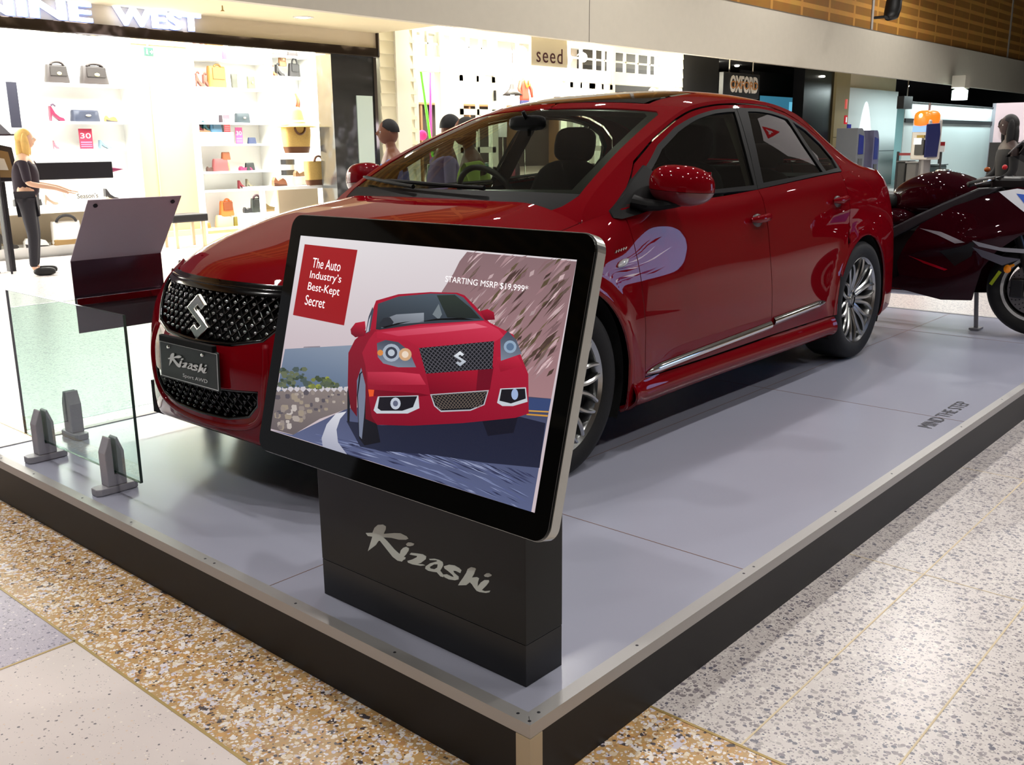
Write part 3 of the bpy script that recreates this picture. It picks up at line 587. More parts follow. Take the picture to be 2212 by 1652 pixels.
def panel(sh, poly, holes, fn, sc=(1, 1), st=.03, side=1, skirt=.010, lift=0, ref=None):
    """cut a panel with the given outline (parameter space) out of the surface fn"""
    P = [(p[0]*sc[0], p[1]*sc[1]) for p in poly]; Hs = [[(p[0]*sc[0], p[1]*sc[1]) for p in h] for h in holes]
    P = dens(P, st); Hs = [dens(h, st) for h in Hs]; A = np.array(P); x0, y0 = A.min(0); x1, y1 = A.max(0)
    gx = np.arange(x0+st*.5, x1, st); gy = np.arange(y0+st*.5, y1, st); G = np.array([(x, y) for x in gx for y in gy]) if len(gx) and len(gy) else np.zeros((0, 2))
    B = np.array(P+[q for h in Hs for q in h])
    if len(G):
        k = PIN(G, P)
        for h in Hs: k &= ~PIN(G, h)
        G = G[k]
        if len(G):
            D = np.min(np.hypot(G[:, None, 0]-B[None, :, 0], G[:, None, 1]-B[None, :, 1]), 1); G = G[D > st*.45]
    allp = [Vector((float(a), float(b))) for a, b in list(B)+list(G)]
    ed = []; o = 0
    for h in [P]+Hs:
        n = len(h); ed += [(o+i, o+(i+1) % n) for i in range(n)]; o += n
    v, e, f, *_ = delaunay_2d_cdt(allp, ed, [], 0, 1e-6)
    v = np.array([(q[0], q[1]) for q in v]); f = [t for t in f]; cen = np.array([v[list(t)].mean(0) for t in f])
    k = PIN(cen, P)
    for h in Hs: k &= ~PIN(cen, h)
    f = [t for t, q in zip(f, k) if q]; used = sorted({i for t in f for i in t}); mp = {a: b for b, a in enumerate(used)}; v = v[used]; f = [tuple(mp[i] for i in t) for t in f]
    uv = v/np.array(sc); e1 = 1e-3/sc[0]; e2 = 1e-3/sc[1]
    X = fn(uv[:, 0], uv[:, 1]); du = fn(uv[:, 0]+e1, uv[:, 1])-fn(uv[:, 0]-e1, uv[:, 1]); dv = fn(uv[:, 0], uv[:, 1]+e2)-fn(uv[:, 0], uv[:, 1]-e2)
    N = np.cross(du, dv); N /= np.linalg.norm(N, axis=1)[:, None]+1e-12
    R0 = np.array(ref if ref is not None else (1.4, 0, .55)); out = ((X-R0)*N).sum(1)
    if np.median(out) < 0: N = -N
    X = X+N*lift
    sg = np.array([1, side, 1]); X = X*sg; N = N*sg
    n0 = len(sh.V); F = []
    for t in f:
        nn = np.cross(X[t[1]]-X[t[0]], X[t[2]]-X[t[0]])
        F.append(t if nn@N[t[0]] > 0 else (t[0], t[2], t[1]))
    sh.V += [tuple(q) for q in X]; sh.N += [tuple(q) for q in N]; sh.F += [tuple(n0+i for i in t) for t in F]
    if skirt:
        cnt = {}
        for t in F:
            for a, b in ((t[0], t[1]), (t[1], t[2]), (t[2], t[0])): cnt[(a, b)] = 1
        bd = [(a, b) for (a, b) in cnt if (b, a) not in cnt]; mp2 = {}
        for a, b in bd:
            for q in (a, b):
                if q not in mp2: mp2[q] = len(sh.V); sh.V.append(tuple(X[q]-N[q]*.0004)); sh.N.append(tuple(N[q])); mp2[('i', q)] = len(sh.V); sh.V.append(tuple(X[q]-N[q]*skirt)); sh.N.append(tuple(N[q]))
            sh.F.append((mp2[b], mp2[a], mp2[('i', a)], mp2[('i', b)]))
    return sh
SC = (1, .11)
T_ = lambda x: ts_side(x, .5)[0]
def sidepoly(l): return [ts_side(x, z) for x, z in l]
def arc(cx, cz, r, a0, a1, n=16): return [(cx+r*math.cos(math.radians(a0+(a1-a0)*i/n)), cz+r*math.sin(math.radians(a0+(a1-a0)*i/n))) for i in range(n+1)]
def t8(x):
    """t where the top row passes x"""
    tg = np.linspace(0, TEND, 500); return float(np.interp(x, WP(tg, np.full(500, 8.0))[:, 0], tg))
tC = ts_front(.60, .765)[0]      # hood corner
gp = .0022
# ---- front bumper
t0a = ts_side(-.372, .44)[0]
aF = arc(0, .328, .388, 197, 162, 8)
bump = [(0, 0.0), (ts_side(-.37, .2)[0], 0.0)]+[ts_side(x, z) for x, z in aF]+sidepoly([(-.395, .56), (-.42, .655)])
hl_low = [ts_side(-.50, .655), ts_front(.735, .635), ts_front(.66, .62), ts_front(.56, .615), ts_front(.515, .66), (tC-.06, 7.6)]
ugr = [ts_front(.435, .742), ts_front(.425, .70), ts_front(.37, .63), ts_front(.325, .585), ts_front(.20, .562), (0, ts_front(0, .555)[1])]
lgr = [(0, ts_front(0, .415)[1]), ts_front(.15, .415), ts_front(.325, .425), ts_front(.318, .37), ts_front(.27, .325), ts_front(.16, .302), (0, ts_front(0, .298)[1])]
bump_o = bump+hl_low+[(tC-.06, 8), (ts_front(.45, .757)[0], 8)]+ugr+lgr
fog = [ts_front(.585, .40), ts_front(.69, .405), ts_side(-.56, .385), ts_side(-.53, .33), ts_side(-.60, .27), ts_front(.66, .262), ts_front(.60, .285), ts_front(.57, .33)]
sh = Sheet()
for sd in (1, -1): panel(sh, bump_o, [fog], WP, SC, .022, sd)
fb = sh.build('front_bumper', paint, car)
# ---- wings
for sd in (-1, 1):
    x_d = .452
    wing = sidepoly([(-.42+gp*2, .657), (-.395+gp*2, .562)])+[ts_side(x, z) for x, z in arc(0, .328, .388, 160, 8, 26)]+sidepoly([(.378, .25), (.375, .21)])+[(ts_side(.375, .21)[0], .9), (ts_side(.50, .21)[0], .9)]+sidepoly([(.502, .30), (.498, .50), (.478, .64), (.458, .80), (.446, .92)])+[(t8(.43), 8), (t8(.30), 8), (t8(-.30), 8)]+sidepoly([(-.30, .79), (-.29, .775)])
    sh = Sheet(); panel(sh, wing, [], WP, SC, .025, sd); sh.build('wing', paint, car)
# ---- doors: lower skin; upper frames follow below
frontdoor = sidepoly([(.507, .302), (.503, .50), (.483, .64), (.463, .80), (.451, .92)])+[(t8(.437), 8), (t8(1.525), 8)]+sidepoly([(1.53, .90), (1.545, .70), (1.57, .50), (1.585, .305)])
reardoor = sidepoly([(1.591, .305), (1.576, .50), (1.551, .70), (1.536, .90)])+[(t8(1.531), 8), (t8(2.47), 8)]+sidepoly([(2.485, .96), (2.50, .86), (2.47, .76)])+sidepoly(arc(2.70, .328, .41, 124, 178, 10)[1:])+sidepoly([(2.285, .305)])
skirtp = sidepoly([(.40, .296), (2.30, .298)])+[(T_(2.30), .25), (T_(.40), .25)]
# ---- rear quarter and bumper
quarter = sidepoly([(2.491, .96), (2.507, .86), (2.476, .755)])+sidepoly(arc(2.70, .328, .372, 128, -18, 24))+[(ts_side(3.06, .2)[0], .3), (TEND, .3), (TEND, 8), (t8(2.475), 8)]
quarter = sidepoly([(2.491, .96), (2.507, .86), (2.48, .765)])+sidepoly(arc(2.70, .328, .413, 122, 150, 6))+sidepoly(arc(2.70, .328, .372, 152, -18, 26))+[(ts_side(3.06, .2)[0], .3), (TEND, .3), (TEND, 8), (t8(2.475), 8)]
arch_r = sidepoly([(2.291, .305)])+sidepoly(arc(2.70, .328, .4075, 182, 152, 8))
tail_l = [ts_side(3.40, .90), ts_side(3.47, .80), (ts_side(3.52, .80)[0]+.30, 5.8), (ts_side(3.52, .9)[0]+.28, 7.0), (ts_side(3.47, .9)[0]+.05, 7.1)]
# ---- greenhouse: rails (top of the side) and centre line stations
_w = WP([t8(.28), t8(3.15), t8(3.50)], [8, 8, 8])
KST = [(tuple(_w[0]), (.12, .955), 3.0), ((.36, .725, .990), (.25, 1.002), 2.8), ((.58, .700, 1.115), (.50, 1.128), 2.6), ((.83, .668, 1.222), (.75, 1.250), 2.6), ((1.14, .628, 1.332), (1.03, 1.368), 2.7),
       ((1.34, .616, 1.379), (1.24, 1.423), 2.8), ((1.62, .612, 1.402), (1.58, 1.460), 3.0), ((1.98, .608, 1.402), (1.95, 1.460), 3.0), ((2.27, .604, 1.368), (2.28, 1.433), 2.8), ((2.48, .604, 1.316), (2.50, 1.395), 2.6),
       ((2.75, .622, 1.205), (2.83, 1.262), 2.4), ((2.97, .668, 1.100), (3.12, 1.115), 2.4), (tuple(_w[1]), (3.28, 1.092), 3.0), (tuple(_w[2]), (3.64, 1.075), 3.0)]
KS = Spl(range(len(KST)), [list(a)+list(b)+[c] for a, b, c in KST])
def TP(k, w):
    q = KS(k); w = np.abs(np.atleast_1d(np.asarray(w, float)))
    return np.stack([q[:, 0]+(q[:, 3]-q[:, 0])*(1-w**2), q[:, 1]*w, q[:, 2]+(q[:, 4]-q[:, 2])*(1-w**q[:, 5])], 1)
_kg = np.linspace(0, 12, 600); _rk = KS(_kg)
def rail(x): return np.interp(x, _rk[:, 0], _rk[:, 1]), np.interp(x, _rk[:, 0], _rk[:, 2])
_tg = np.linspace(0, TEND, 600); _b = WP(_tg, np.full(600, 8.0))
_bx = _b[:, 0]; _sel = (_bx > .2) & (_bx < 3.3) & (_tg < TEND*.9)
def belt(x): return np.interp(x, _bx[_sel], _b[_sel, 1]), np.interp(x, _bx[_sel], _b[_sel, 2])
def GP(x, u):
    x = np.atleast_1d(np.asarray(x, float)); u = np.atleast_1d(np.asarray(u, float)); yr, zr = rail(x); yb, zb = belt(x)
    h = np.clip((zr-zb)/.4, 0, 1); return np.stack([x, yb+(yr-yb)*u+.030*h*u*(1-u)*(1+u), zb+(zr-zb)*u], 1)
def xu(x, z):
    yb, zb = belt([x]); yr, zr = rail([x]); return (x, float(np.clip((z-zb[0])/max(zr[0]-zb[0], 1e-4), 0, 1)))
SG = (1, .40)
def gpoly(l): return [xu(x, z) for x, z in l]
dc = [(.445, .972), (.575, 1.048), (.68, 1.128), (.88, 1.218), (1.10, 1.299), (1.30, 1.350), (1.50, 1.373), (1.62, 1.379), (1.80, 1.382), (2.0, 1.374), (2.18, 1.350), (2.34, 1.305), (2.48, 1.235), (2.555, 1.16), (2.555, 1.10), (2.50, 1.055)]
fglass = [(.64, 1.0), (.73, 1.088), (.90, 1.180), (1.08, 1.253), (1.26, 1.306), (1.44, 1.336), (1.615, 1.347), (1.565, 1.22), (1.53, 1.10), (1.51, 1.012)]
rglass = [(1.60, 1.020), (1.635, 1.12), (1.685, 1.24), (1.745, 1.350), (1.86, 1.351), (2.00, 1.343), (2.17, 1.318), (2.20, 1.20), (2.265, 1.052), (1.95, 1.038)]
qglass = [(2.215, 1.306), (2.34, 1.262), (2.44, 1.190), (2.485, 1.115), (2.475, 1.068), (2.31, 1.056), (2.245, 1.20)]
bpil = [(1.520, 1.012), (1.535, 1.10), (1.56, 1.22), (1.59, 1.349), (1.67, 1.351), (1.635, 1.24), (1.61, 1.12), (1.595, 1.019)]
def grow(poly, d):
    c = np.mean(poly, 0); o = []
    n = len(poly); a = sum(poly[i][0]*poly[(i+1) % n][1]-poly[(i+1) % n][0]*poly[i][1] for i in range(n)); sg = 1 if a > 0 else -1
    for i in range(n):
        p0, p1, p2 = [np.array(poly[(i+k) % n]) for k in (-1, 0, 1)]; e1 = (p1-p0)/np.linalg.norm(p1-p0); e2 = (p2-p1)/np.linalg.norm(p2-p1)
        nrm = np.array([e1[1]+e2[1], -(e1[0]+e2[0])])*sg; nrm /= np.linalg.norm(nrm)+1e-9; cosn = max(.5, float(nrm @ (np.array([e1[1], -e1[0]])*sg))); o.append(tuple(p1+nrm*d/cosn))
    return o
split = [(1.528, 1.0), (1.575, 1.22), (1.63, 1.38)]
for sd in (-1, 1):
    par_f = None
    f_up = [(.445, .975)]+dc[1:7]+[(1.618, 1.378)]+[(1.575, 1.22), (1.528, .996)]; r_up = [(1.532, .996), (1.580, 1.22), (1.624, 1.379)]+dc[8:]+[(2.47, 1.045)]
    sail = [(.47, .978), (.585, .985), (.685, 1.078), (.56, 1.035)]
    for nm, low, up, gl, b in (('front_door', frontdoor, f_up, fglass, 0), ('rear_door', reardoor, r_up, rglass, 1)):
        sh = Sheet(); panel(sh, low, [], WP, SC, .03, sd)
        gcut = grow(fglass, .026) if b == 0 else grow(rglass+[], .0)
        if b == 0:
            hole = [(.56, .992)]+[(x-.018 if x < 1.2 else x, z+.016) for x, z in fglass[1:7]]+[(1.612, 1.364), (1.573, 1.22), (1.545, 1.10), (1.532, 1.0)]
            hole = [p for p in hole]; outl = [(.445, .972)]+dc[1:7]+[(1.658, 1.3785), (1.648, 1.364)]+[(x-.018 if x < 1.2 else x, z+.016) for x, z in fglass[1:7]][::-1]+[(.565, .990), (.50, .972)]
            trimo = [(.565, .990)]+[(x-.018 if x < 1.2 else x, z+.016) for x, z in fglass[1:7]]+[(1.648, 1.364), (1.598, 1.22), (1.5265, .992)]
            holes_t = [fglass]
        else:
            top = [(x, z+.016) for x, z in rglass[3:7]]+[(x+.018, z+.012) for x, z in qglass[:4]]
            outl = [(1.654, 1.366), (1.664, 1.379)]+dc[8:]+[(2.515, 1.052), (2.512, 1.115)]+top[::-1]
            trimo = [(1.5305, .994), (1.603, 1.22), (1.653, 1.365)]+top+[(2.508, 1.10), (2.505, 1.050)]
            holes_t = [rglass, qglass]
        panel(sh, gpoly(outl), [], GP, SG, .02, sd)
        d = sh.build(nm, paint, car)
        s2 = Sheet(); panel(s2, gpoly(trimo), [gpoly(h) for h in holes_t], GP, SG, .02, sd, skirt=.02); s2.build('window_trim', blk, d)
        for h in holes_t:
            s3 = Sheet(); panel(s3, gpoly(h), [], GP, SG, .035, sd, skirt=0, lift=-.006); s3.build('window', tint, d)
        # handle in its bowl
        hx, hz = ((1.455, .852), (2.355, .893))[b]
        def onw(x, z, o=0, sd=sd):
            t, s_ = ts_side(x, z); P = WP([t], [s_])[0]; return Vector((P[0], (P[1]+o)*sd, P[2]))
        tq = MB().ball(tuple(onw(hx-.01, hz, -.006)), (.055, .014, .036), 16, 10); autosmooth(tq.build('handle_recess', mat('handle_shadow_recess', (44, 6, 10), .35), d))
        pts = [onw(hx-.085+.17*i/8, hz+.012+.008*(i/8), .010+.026*math.sin(PI*min(1, max(0, i/8)))**.6) for i in range(9)]
        tq = MB().tube(pts, [.008, .013, .015, .016, .016, .016, .016, .014, .010], 10, flat=1.15, up=(0, 0, 1)); autosmooth(tq.build('door_handle', paint, d))
        # bright strip low on the door
        x0, x1 = ((.51, 1.575), (1.60, 2.19))[b]; zc = lambda x: .300+.037*(x-.535)+.017+(.012 if x > 1.59 else .0)
        def strip(i, j, x0=x0, x1=x1):
            x = x0+(x1-x0)*i; e = math.sin(PI*j); tp = max(0, min(1, (x-.508)/.10, (2.195-x)/.09))**.5; hh = .020*tp
            p = onw(x, zc(x)+hh*(j*2-1), .003+.012*e*tp); return tuple(p)
        tq = MB().grid(strip, 40, 8, flip=(sd < 0)); o = tq.build('chrome_strip', chrome, d, smooth=True)
sh = Sheet()
for sd in (-1, 1): pass
for sd in (-1, 1):
    sh = Sheet(); panel(sh, skirtp, [], lambda t, s: WP(t, s, .030), SC, .02, sd); sh.build('side_skirt', paint, car)
# ---- one-piece shell: rear quarters, pillars, roof and deck
body = Sheet(); ks = lambda *l: list(l)
for sd in (-1, 1):
    panel(body, quarter, [tail_l], WP, SC, .03, sd)
    panel(body, arch_r+[ts_side(2.328, .38), ts_side(2.33, .305)], [], WP, SC, .02, sd)
    gout = [(.285, 0), xu(.36, .96), xu(.442, .972)]; dcu = [(x, z+.008) for x, z in dc]
    lower = [(.285, .02), (.40, .0), (.438, .0)]+gpoly(dcu[:-1])+[xu(2.522, 1.056), (2.50, 0)]+[(2.7, 0), (3.0, 0), (3.14, .02)]
    upper = [(3.14, 1), (3.0, 1), (2.7, 1), (2.4, 1), (2.0, 1), (1.6, 1), (1.2, 1), (.8, 1), (.5, 1), (.40, 1), (.29, 1)]
    panel(body, lower+upper, [], GP, SG, .025, sd, skirt=.004)
for sd in (-1, 1):
    panel(body, [(0.02, .80), (0.02, 1), (13, 1), (13, 0), (11.3, 0), (11.05, .62), (10.9, .86), (10.3, .90), (9.35, .91), (9.12, .86), (9.06, 0), (6.02, 0), (6.02, .70), (5.98, .74), (4.38, .74), (4.34, .70), (4.34, 0), (4.0, 0), (3.99, .86), (3.85, .90), (3, .915), (2, .925), (1.15, .93), (.75, .88), (.45, .82)], [], TP, (.30, .6), .03, sd, skirt=.006)
bd = body.build('body_shell', paint, car)
# ---- sunroof, screens
def tpanel(name, k0, k1, w, m, lift, skirt=0, st=.05, parent=car, w0=None):
    s = Sheet(); w0 = w0 or w; panel(s, [(k0, -w0), (k0, w0), (k1, w), (k1, -w)], [], TP, (.30, .6), st, 1, skirt, lift); return s.build(name, m, parent)
def TPs(k, w): P = TP(k, w); P[:, 1] *= np.sign(np.atleast_1d(w)); return P
def spanel(name, poly, holes, m, lift=0, st=.04, skirt=0, parent=car):
    s = Sheet(); panel(s, poly, holes, TPs, (.30, .6), st, 1, skirt, lift); return s.build(name, m, parent)
spanel('sunroof', [(4.40, -.70), (4.40, .70), (5.96, .70), (5.96, -.70)], [], mat('sunroof_glass', (8, 9, 9), .04, spec=.9), -.001)
wo = [(1.16, -.93), (1.16, .93), (2, .925), (3, .915), (3.85, .90), (3.97, .86), (3.985, 0), (3.97, -.86), (3.85, -.90), (3, -.915), (2, -.925)]
wi = [(1.34, -.86), (1.22, 0), (1.34, .86), (2, .865), (3, .855), (3.78, .835), (3.88, .80), (3.90, 0), (3.88, -.80), (3.78, -.835), (3, -.855), (2, -.865)]
ws = spanel('windscreen', wo, [], wsg, -.003)
spanel('black_border', wo, [wi], mat('screen_frit', (5, 5, 5), .25), -.0045, .03, parent=ws)
spanel('rear_window', [(9.12, 0), (9.16, .85), (9.4, .905), (10.3, .895), (10.85, .85), (11.0, .6), (11.25, 0), (11.0, -.6), (10.85, -.85), (10.3, -.895), (9.4, -.905), (9.16, -.85)], [], tint, -.003)
# ---- bonnet
tH0, tH1 = tC, t8(.272)
HC = Spl([0, .14, .34, .6, .82, 1], [(-.80, .757), (-.725, .806), (-.52, .864), (-.20, .933), (.03, .968), (.215, .990)])
def HP(u, w):
    u = np.atleast_1d(np.asarray(u, float)); w = np.atleast_1d(np.asarray(w, float)); sg = np.sign(w); a = np.abs(w)
    E = WP(tH0+(tH1-tH0)*np.clip(u, 0, 1), np.full(len(u), 8.0)); C = HC(np.clip(u, 0, 1))
    P = np.stack([E[:, 0]+(C[:, 0]-E[:, 0])*(1-a**2), E[:, 1]*a, E[:, 2]+(C[:, 1]-E[:, 2])*(1-a**4.2)], 1)
    P[:, 2] += .010*np.exp(-((a-.72)/.16)**2)*np.clip(u*3, 0, 1)
    t0 = np.interp(a*E[0, 1]*0+a*.6, _tg[:120], _b[:120, 1]*0+_b[:120, 1]); E0 = WP(t0, np.full(len(u), 8.0)); C0 = HC(np.zeros(len(u))); Ec = WP(np.full(len(u), tH0), np.full(len(u), 8.0))
    S0 = np.stack([Ec[:, 0]+(C0[:, 0]-Ec[:, 0])*(1-a**2), Ec[:, 1]*a, Ec[:, 2]+(C0[:, 1]-Ec[:, 2])*(1-a**4.2)], 1)
    k = (1-np.clip(u, 0, 1))[:, None]**4; P = P+(E0-S0)*k; P[:, 1] *= sg; return P
s = Sheet(); panel(s, [(0.0, -.995), (0.0, .995), (.5, .996), (1, .996), (1, 0), (1, -.996), (.5, -.996)], [], HP, (1.0, .7), .025, 1, .014); s.build('bonnet', paint, car)
# cowl, wipers
s = Sheet(); panel(s, [(.02, -.79), (.4, -.84), (.75, -.885), (1.22, -.93), (1.22, .93), (.75, .885), (.4, .84), (.02, .79)], [], TPs, (.3, .6), .04, 1, .0, -.002); s.build('cowl_panel', blk, car)
for (k0, w0, k1, w1) in ((1.12, -.36, 1.30, .56), (1.10, .20, 1.42, .90)):
    P = [Vector(TPs([k0+(k1-k0)*i/12], [w0+(w1-w0)*i/12])[0])+Vector((-.010, 0, .020)) for i in range(13)]
    mb = MB().tube(P, [.010]+[.0085]*11+[.005], 8); autosmooth(mb.build('wiper', blk, car))
# ---- lamps in front
lens = mat('clear_lens', (210, 214, 220), .05, spec=.8, alpha=.28); bowl = mat('lamp_bowl', (150, 152, 158), .2, .8)
for sd in (-1, 1):
    hlp = [ts_side(-.30, .788), ts_side(-.435, .66), ts_side(-.51, .66), ts_front(.73, .642), ts_front(.66, .627), ts_front(.565, .622), ts_front(.522, .662), (tC-.052, 7.55), (tC-.05, 7.98), (t8(-.32), 7.98)]
    s = Sheet(); panel(s, hlp, [], WP, SC, .03, sd, 0, -.055); o = s.build('headlight', bowl, car)
    for (x, z, r_) in ((-.60, .70, .052), (-.70, .69, .042)):
        t, s_ = ts_side(x, z) if x > -.62 else ts_front(.60, z); P = WP([t], [s_])[0]; mb = MB().lathe([(0, 0), (r_*.6, .003), (r_, .03), (r_*1.08, .03), (r_*1.08, .0)], 20)
        mb.xf(Matrix.Translation((P[0]+.05, (P[1]-.02)*sd, P[2])) @ Vector((-.8, .6*sd, .05)).to_track_quat('Z', 'Y').to_matrix().to_4x4()); autosmooth(mb.build('projector', chrome, o))
    s = Sheet(); panel(s, hlp, [], WP, SC, .03, sd, .05, -.001); s.build('lens_cover', lens, o)
    s = Sheet(); panel(s, fog, [], WP, SC, .03, sd, 0, -.04); fo_ = s.build('fog_lamp_pocket', blk, car)
    t, s_ = ts_front(.63, .335); P = WP([t], [s_])[0]; mb = MB().lathe([(0, .012), (.03, .010), (.038, 0), (.042, .004), (.042, -.02)][::-1], 20)
    mb.xf(Matrix.Translation((P[0]+.035, P[1]*sd, P[2])) @ Vector((-.9, .35*sd, 0)).to_track_quat('Z', 'Y').to_matrix().to_4x4()); autosmooth(mb.build('fog_lamp', mat('lamp_glass', (190, 194, 200), .08, .3, spec=.8), fo_))
    lip = [WP([a], [b])[0] for a, b in [fog[3], fog[4], fog[5], fog[6]]]; lip = [Vector((p[0]-.006, (p[1]+.006)*sd, p[2]-.004)) for p in lip]
    P2 = [lip[0].lerp(lip[1], i/4) for i in range(4)]+[lip[1].lerp(lip[2], i/4) for i in range(4)]+[lip[2].lerp(lip[3], i/4) for i in range(5)]
    mb = MB().tube(P2, [.006]+[.014]*5+[.013]*6+[.006], 10); autosmooth(mb.build('chrome_lip', chrome, fo_))
# tail lamps
for sd in (-1, 1):
    s = Sheet(); panel(s, tail_l, [], WP, SC, .03, sd, .004, -.002); s.build('tail_lamp', mat('red_lens', (120, 8, 14), .08, coat=1), car)
# ---- grille openings: woven black wire
def gw(y, z, o): t, s_ = ts_front(abs(y), z); P = WP([t], [s_])[0]; return Vector((P[0]+o, math.copysign(P[1], y), P[2]))
_gy = np.linspace(0, .46, 47); _gz = np.linspace(.27, .76, 50)
_gt = {}
def gw2(y, z, o):
    k = (round(abs(y), 3), round(z, 3))
    if k not in _gt: t, s_ = ts_front(*k); P = WP([t], [s_])[0]; _gt[k] = (P[0], P[2])
    return Vector((_gt[k][0]+o, y, z))
up_o = [(-.432, .738), (-.422, .70), (-.368, .632), (-.322, .588), (-.20, .565), (0, .558), (.20, .565), (.322, .588), (.368, .632), (.422, .70), (.432, .738)]
lo_o = [(-.322, .422), (-.315, .372), (-.268, .328), (-.16, .305), (0, .301), (.16, .305), (.268, .328), (.315, .372), (.322, .422), (.15, .412), (-.15, .412)]
grl = empty('grille', (0, 0, 0)); grl.parent = car
for nm, ol, zc_, pitch in (('upper_mesh', up_o, .65, .0455), ('lower_mesh', lo_o, .36, .0455)):
    def fr_(u, v): return gw2(u, v, .075)
    n = 0; Vb = [gw2(y, z, .070) for y, z in dens(ol, .04)]; c = sum(Vb, Vector())/len(Vb)
    mb = MB(); mb.V = [tuple(v) for v in Vb]+[tuple(c)]; nb = len(Vb); mb.F = [(i, (i+1) % nb, nb) for i in range(nb)]
    mb.build(nm.replace('mesh', 'backing'), inn, grl)
    mb = MB(); nodes = MB(); y0, y1 = -.46, .46; z0 = min(p[1] for p in ol); z1 = max(p[1] for p in ol)
    for sg in (1, -1):
        for i in range(-40, 41):
            run = []
            N_ = int((z1-z0)/.009)
            for k in range(N_+1):
                z = z0+(z1-z0)*k/N_; y = i*pitch+sg*(z-zc_)*1.05
                ins_ = PIN([(y, z)], ol)[0]
                if ins_: run.append((y, z))
                if (not ins_ or k == N_) and len(run) > 1:
                    P = [gw2(a, b, .024+.0018*sg) for a, b in run]; mb.tube(P, .0046, 6); run = []
                elif not ins_: run = []
    o = mb.build(nm, gloss, grl, smooth=True)
    for i in range(-24, 25):
        for j in range(-14, 15):
            y = i*pitch/2*1.0; z = zc_+j*pitch/2/1.05
            if (i+j) % 2 == 0 and PIN([(y, z)], ol)[0] and PIN([(y*1.03, zc_+(z-zc_)*1.05)], ol)[0]: nodes.ball(tuple(gw2(y, z, .013)), (.006, .0085, .0065), 10, 8)
    no = nodes.build(nm.replace('mesh', 'weave_studs'), mat('bright_stud', (150, 150, 152), .16, .9) if 'upper' in nm else gloss, grl, smooth=True)
# black surround of upper grille, red lip round the lower one
def ring(name, ol, r, m, o, closed=True, par=grl): P = [gw2(y, z, o) for y, z in ol]; mb = MB().tube(P, r, 8, closed=closed); return mb.build(name, m, par, smooth=True)
ring('grille_surround', dens(up_o, .03), .0075, gloss, .004); ring('grille_surround', dens(lo_o, .03), .006, gloss, .006)
P = dens([(-.44, .745), (-.2, .747), (0, .747), (.2, .747), (.44, .745), (.43, .728), (.2, .726), (0, .725), (-.2, .726), (-.43, .728)], .03)
mb = MB(); nseg = 30
def band(i, j): y = -.435+.87*i; z = .722+.036*j; v = gw2(y, min(z, .752), -.004+.004*(2*j-1)**2); return (v.x, v.y, z)
mb.grid(band, 30, 4, flip=True); mb.build('top_bar', gloss, grl, smooth=True)
lip = [(.335, .575), (.352, .50), (.345, .42), (.333, .36), (.285, .305), (.17, .277), (0, .270)]
lip = lip+[(-y, z) for y, z in lip[-2::-1]]; ls = Spl(range(len(lip)), lip)(np.linspace(0, len(lip)-1, 50)); ring('mouth_lip', [tuple(p) for p in ls], .013, paint, .004, False)
emb = MB().prism([(x*.068, y*.080) for x, y in EMB], (0, 0, 0), (0, -1, 0), (.12, 0, .99), (-1, 0, 0), 0, .014)
e = emb.build('emblem', mat('bright_chrome', (238, 236, 226), .2, 1), grl, bevel=.003, loc=tuple(gw2(.0, .638, -.004)))
# number plate
plt = empty('number_plate', tuple(gw2(0.0, .478, -.012))); plt.parent = car; plt.rotation_euler = (0, 0, 0)
MB().prism(rrect(-.186, .186, -.067, .067, .008), Z3, (0, -1, 0), (.04, 0, 1), (-1, 0, 0), -.006, 0).build('plate', mat('plate_black', (36, 42, 40), .35), plt)
mb = MB(); 
for a in ((-.182, .182, .0605, .0625), (-.182, .182, -.0625, -.0605)): mb.prism([(a[0], a[2]), (a[1], a[2]), (a[1], a[3]), (a[0], a[3])], Z3, (0, -1, 0), (.04, 0, 1), (-1, 0, 0), 0, .0006)
for x in (-.182, .180): mb.prism([(x, -.0625), (x+.002, -.0625), (x+.002, .0625), (x, .0625)], Z3, (0, -1, 0), (.04, 0, 1), (-1, 0, 0), 0, .0006)
pw = mat('plate_white', (224, 228, 226), .5); mb.build('plate_border', pw, plt)
script_logo((-.0030, .125, -.020), (0, -1, 0), (0, 0, 1), (-1, 0, 0), .25, pw, plt, 'plate_script', .0012)
text('plate_line', 'Sport AWD', (-.0045, .035, -.050), (0, -1, 0), (0, 0, 1), (-1, 0, 0), .155, .017, pw, plt, d=.0006, slant=.2)
MB().box(-.006, .012, -.17, .17, .064, .088).build('plate_bracket', blk, plt, bevel=.003)
for y in (.118, -.098): MB().lathe([(0, -.004), (.005, -.004), (.0065, 0)], 12, (-.001, y, .048), ax='x').build('plate_bolt', chrome, plt, smooth=True)
# side badge / indicator on the left and right wing
for sd in (-1, 1):
    def onb(x, z, o, sd=sd): t, s_ = ts_side(x, z); P = WP([t], [s_])[0]; return Vector((P[0], (P[1]+o)*sd, P[2]))
    mb = MB().tube([onb(.33+.012*i, .755+.004*i, .003) for i in range(7)], [.004, .012, .016, .017, .015, .010, .003], 10, flat=.7, up=(0, 0, 1)); mb.build('side_repeater', mat('lamp_glass', (190, 194, 200), .08, .3, spec=.8), car, smooth=True)
    mb = MB()
    for i in range(5): mb.tube([onb(.33+.016*i, .806+.002*i, .002), onb(.338+.016*i, .815+.002*i, .004)], .0028, 6)
    mb.build('wing_badge', chrome, car)
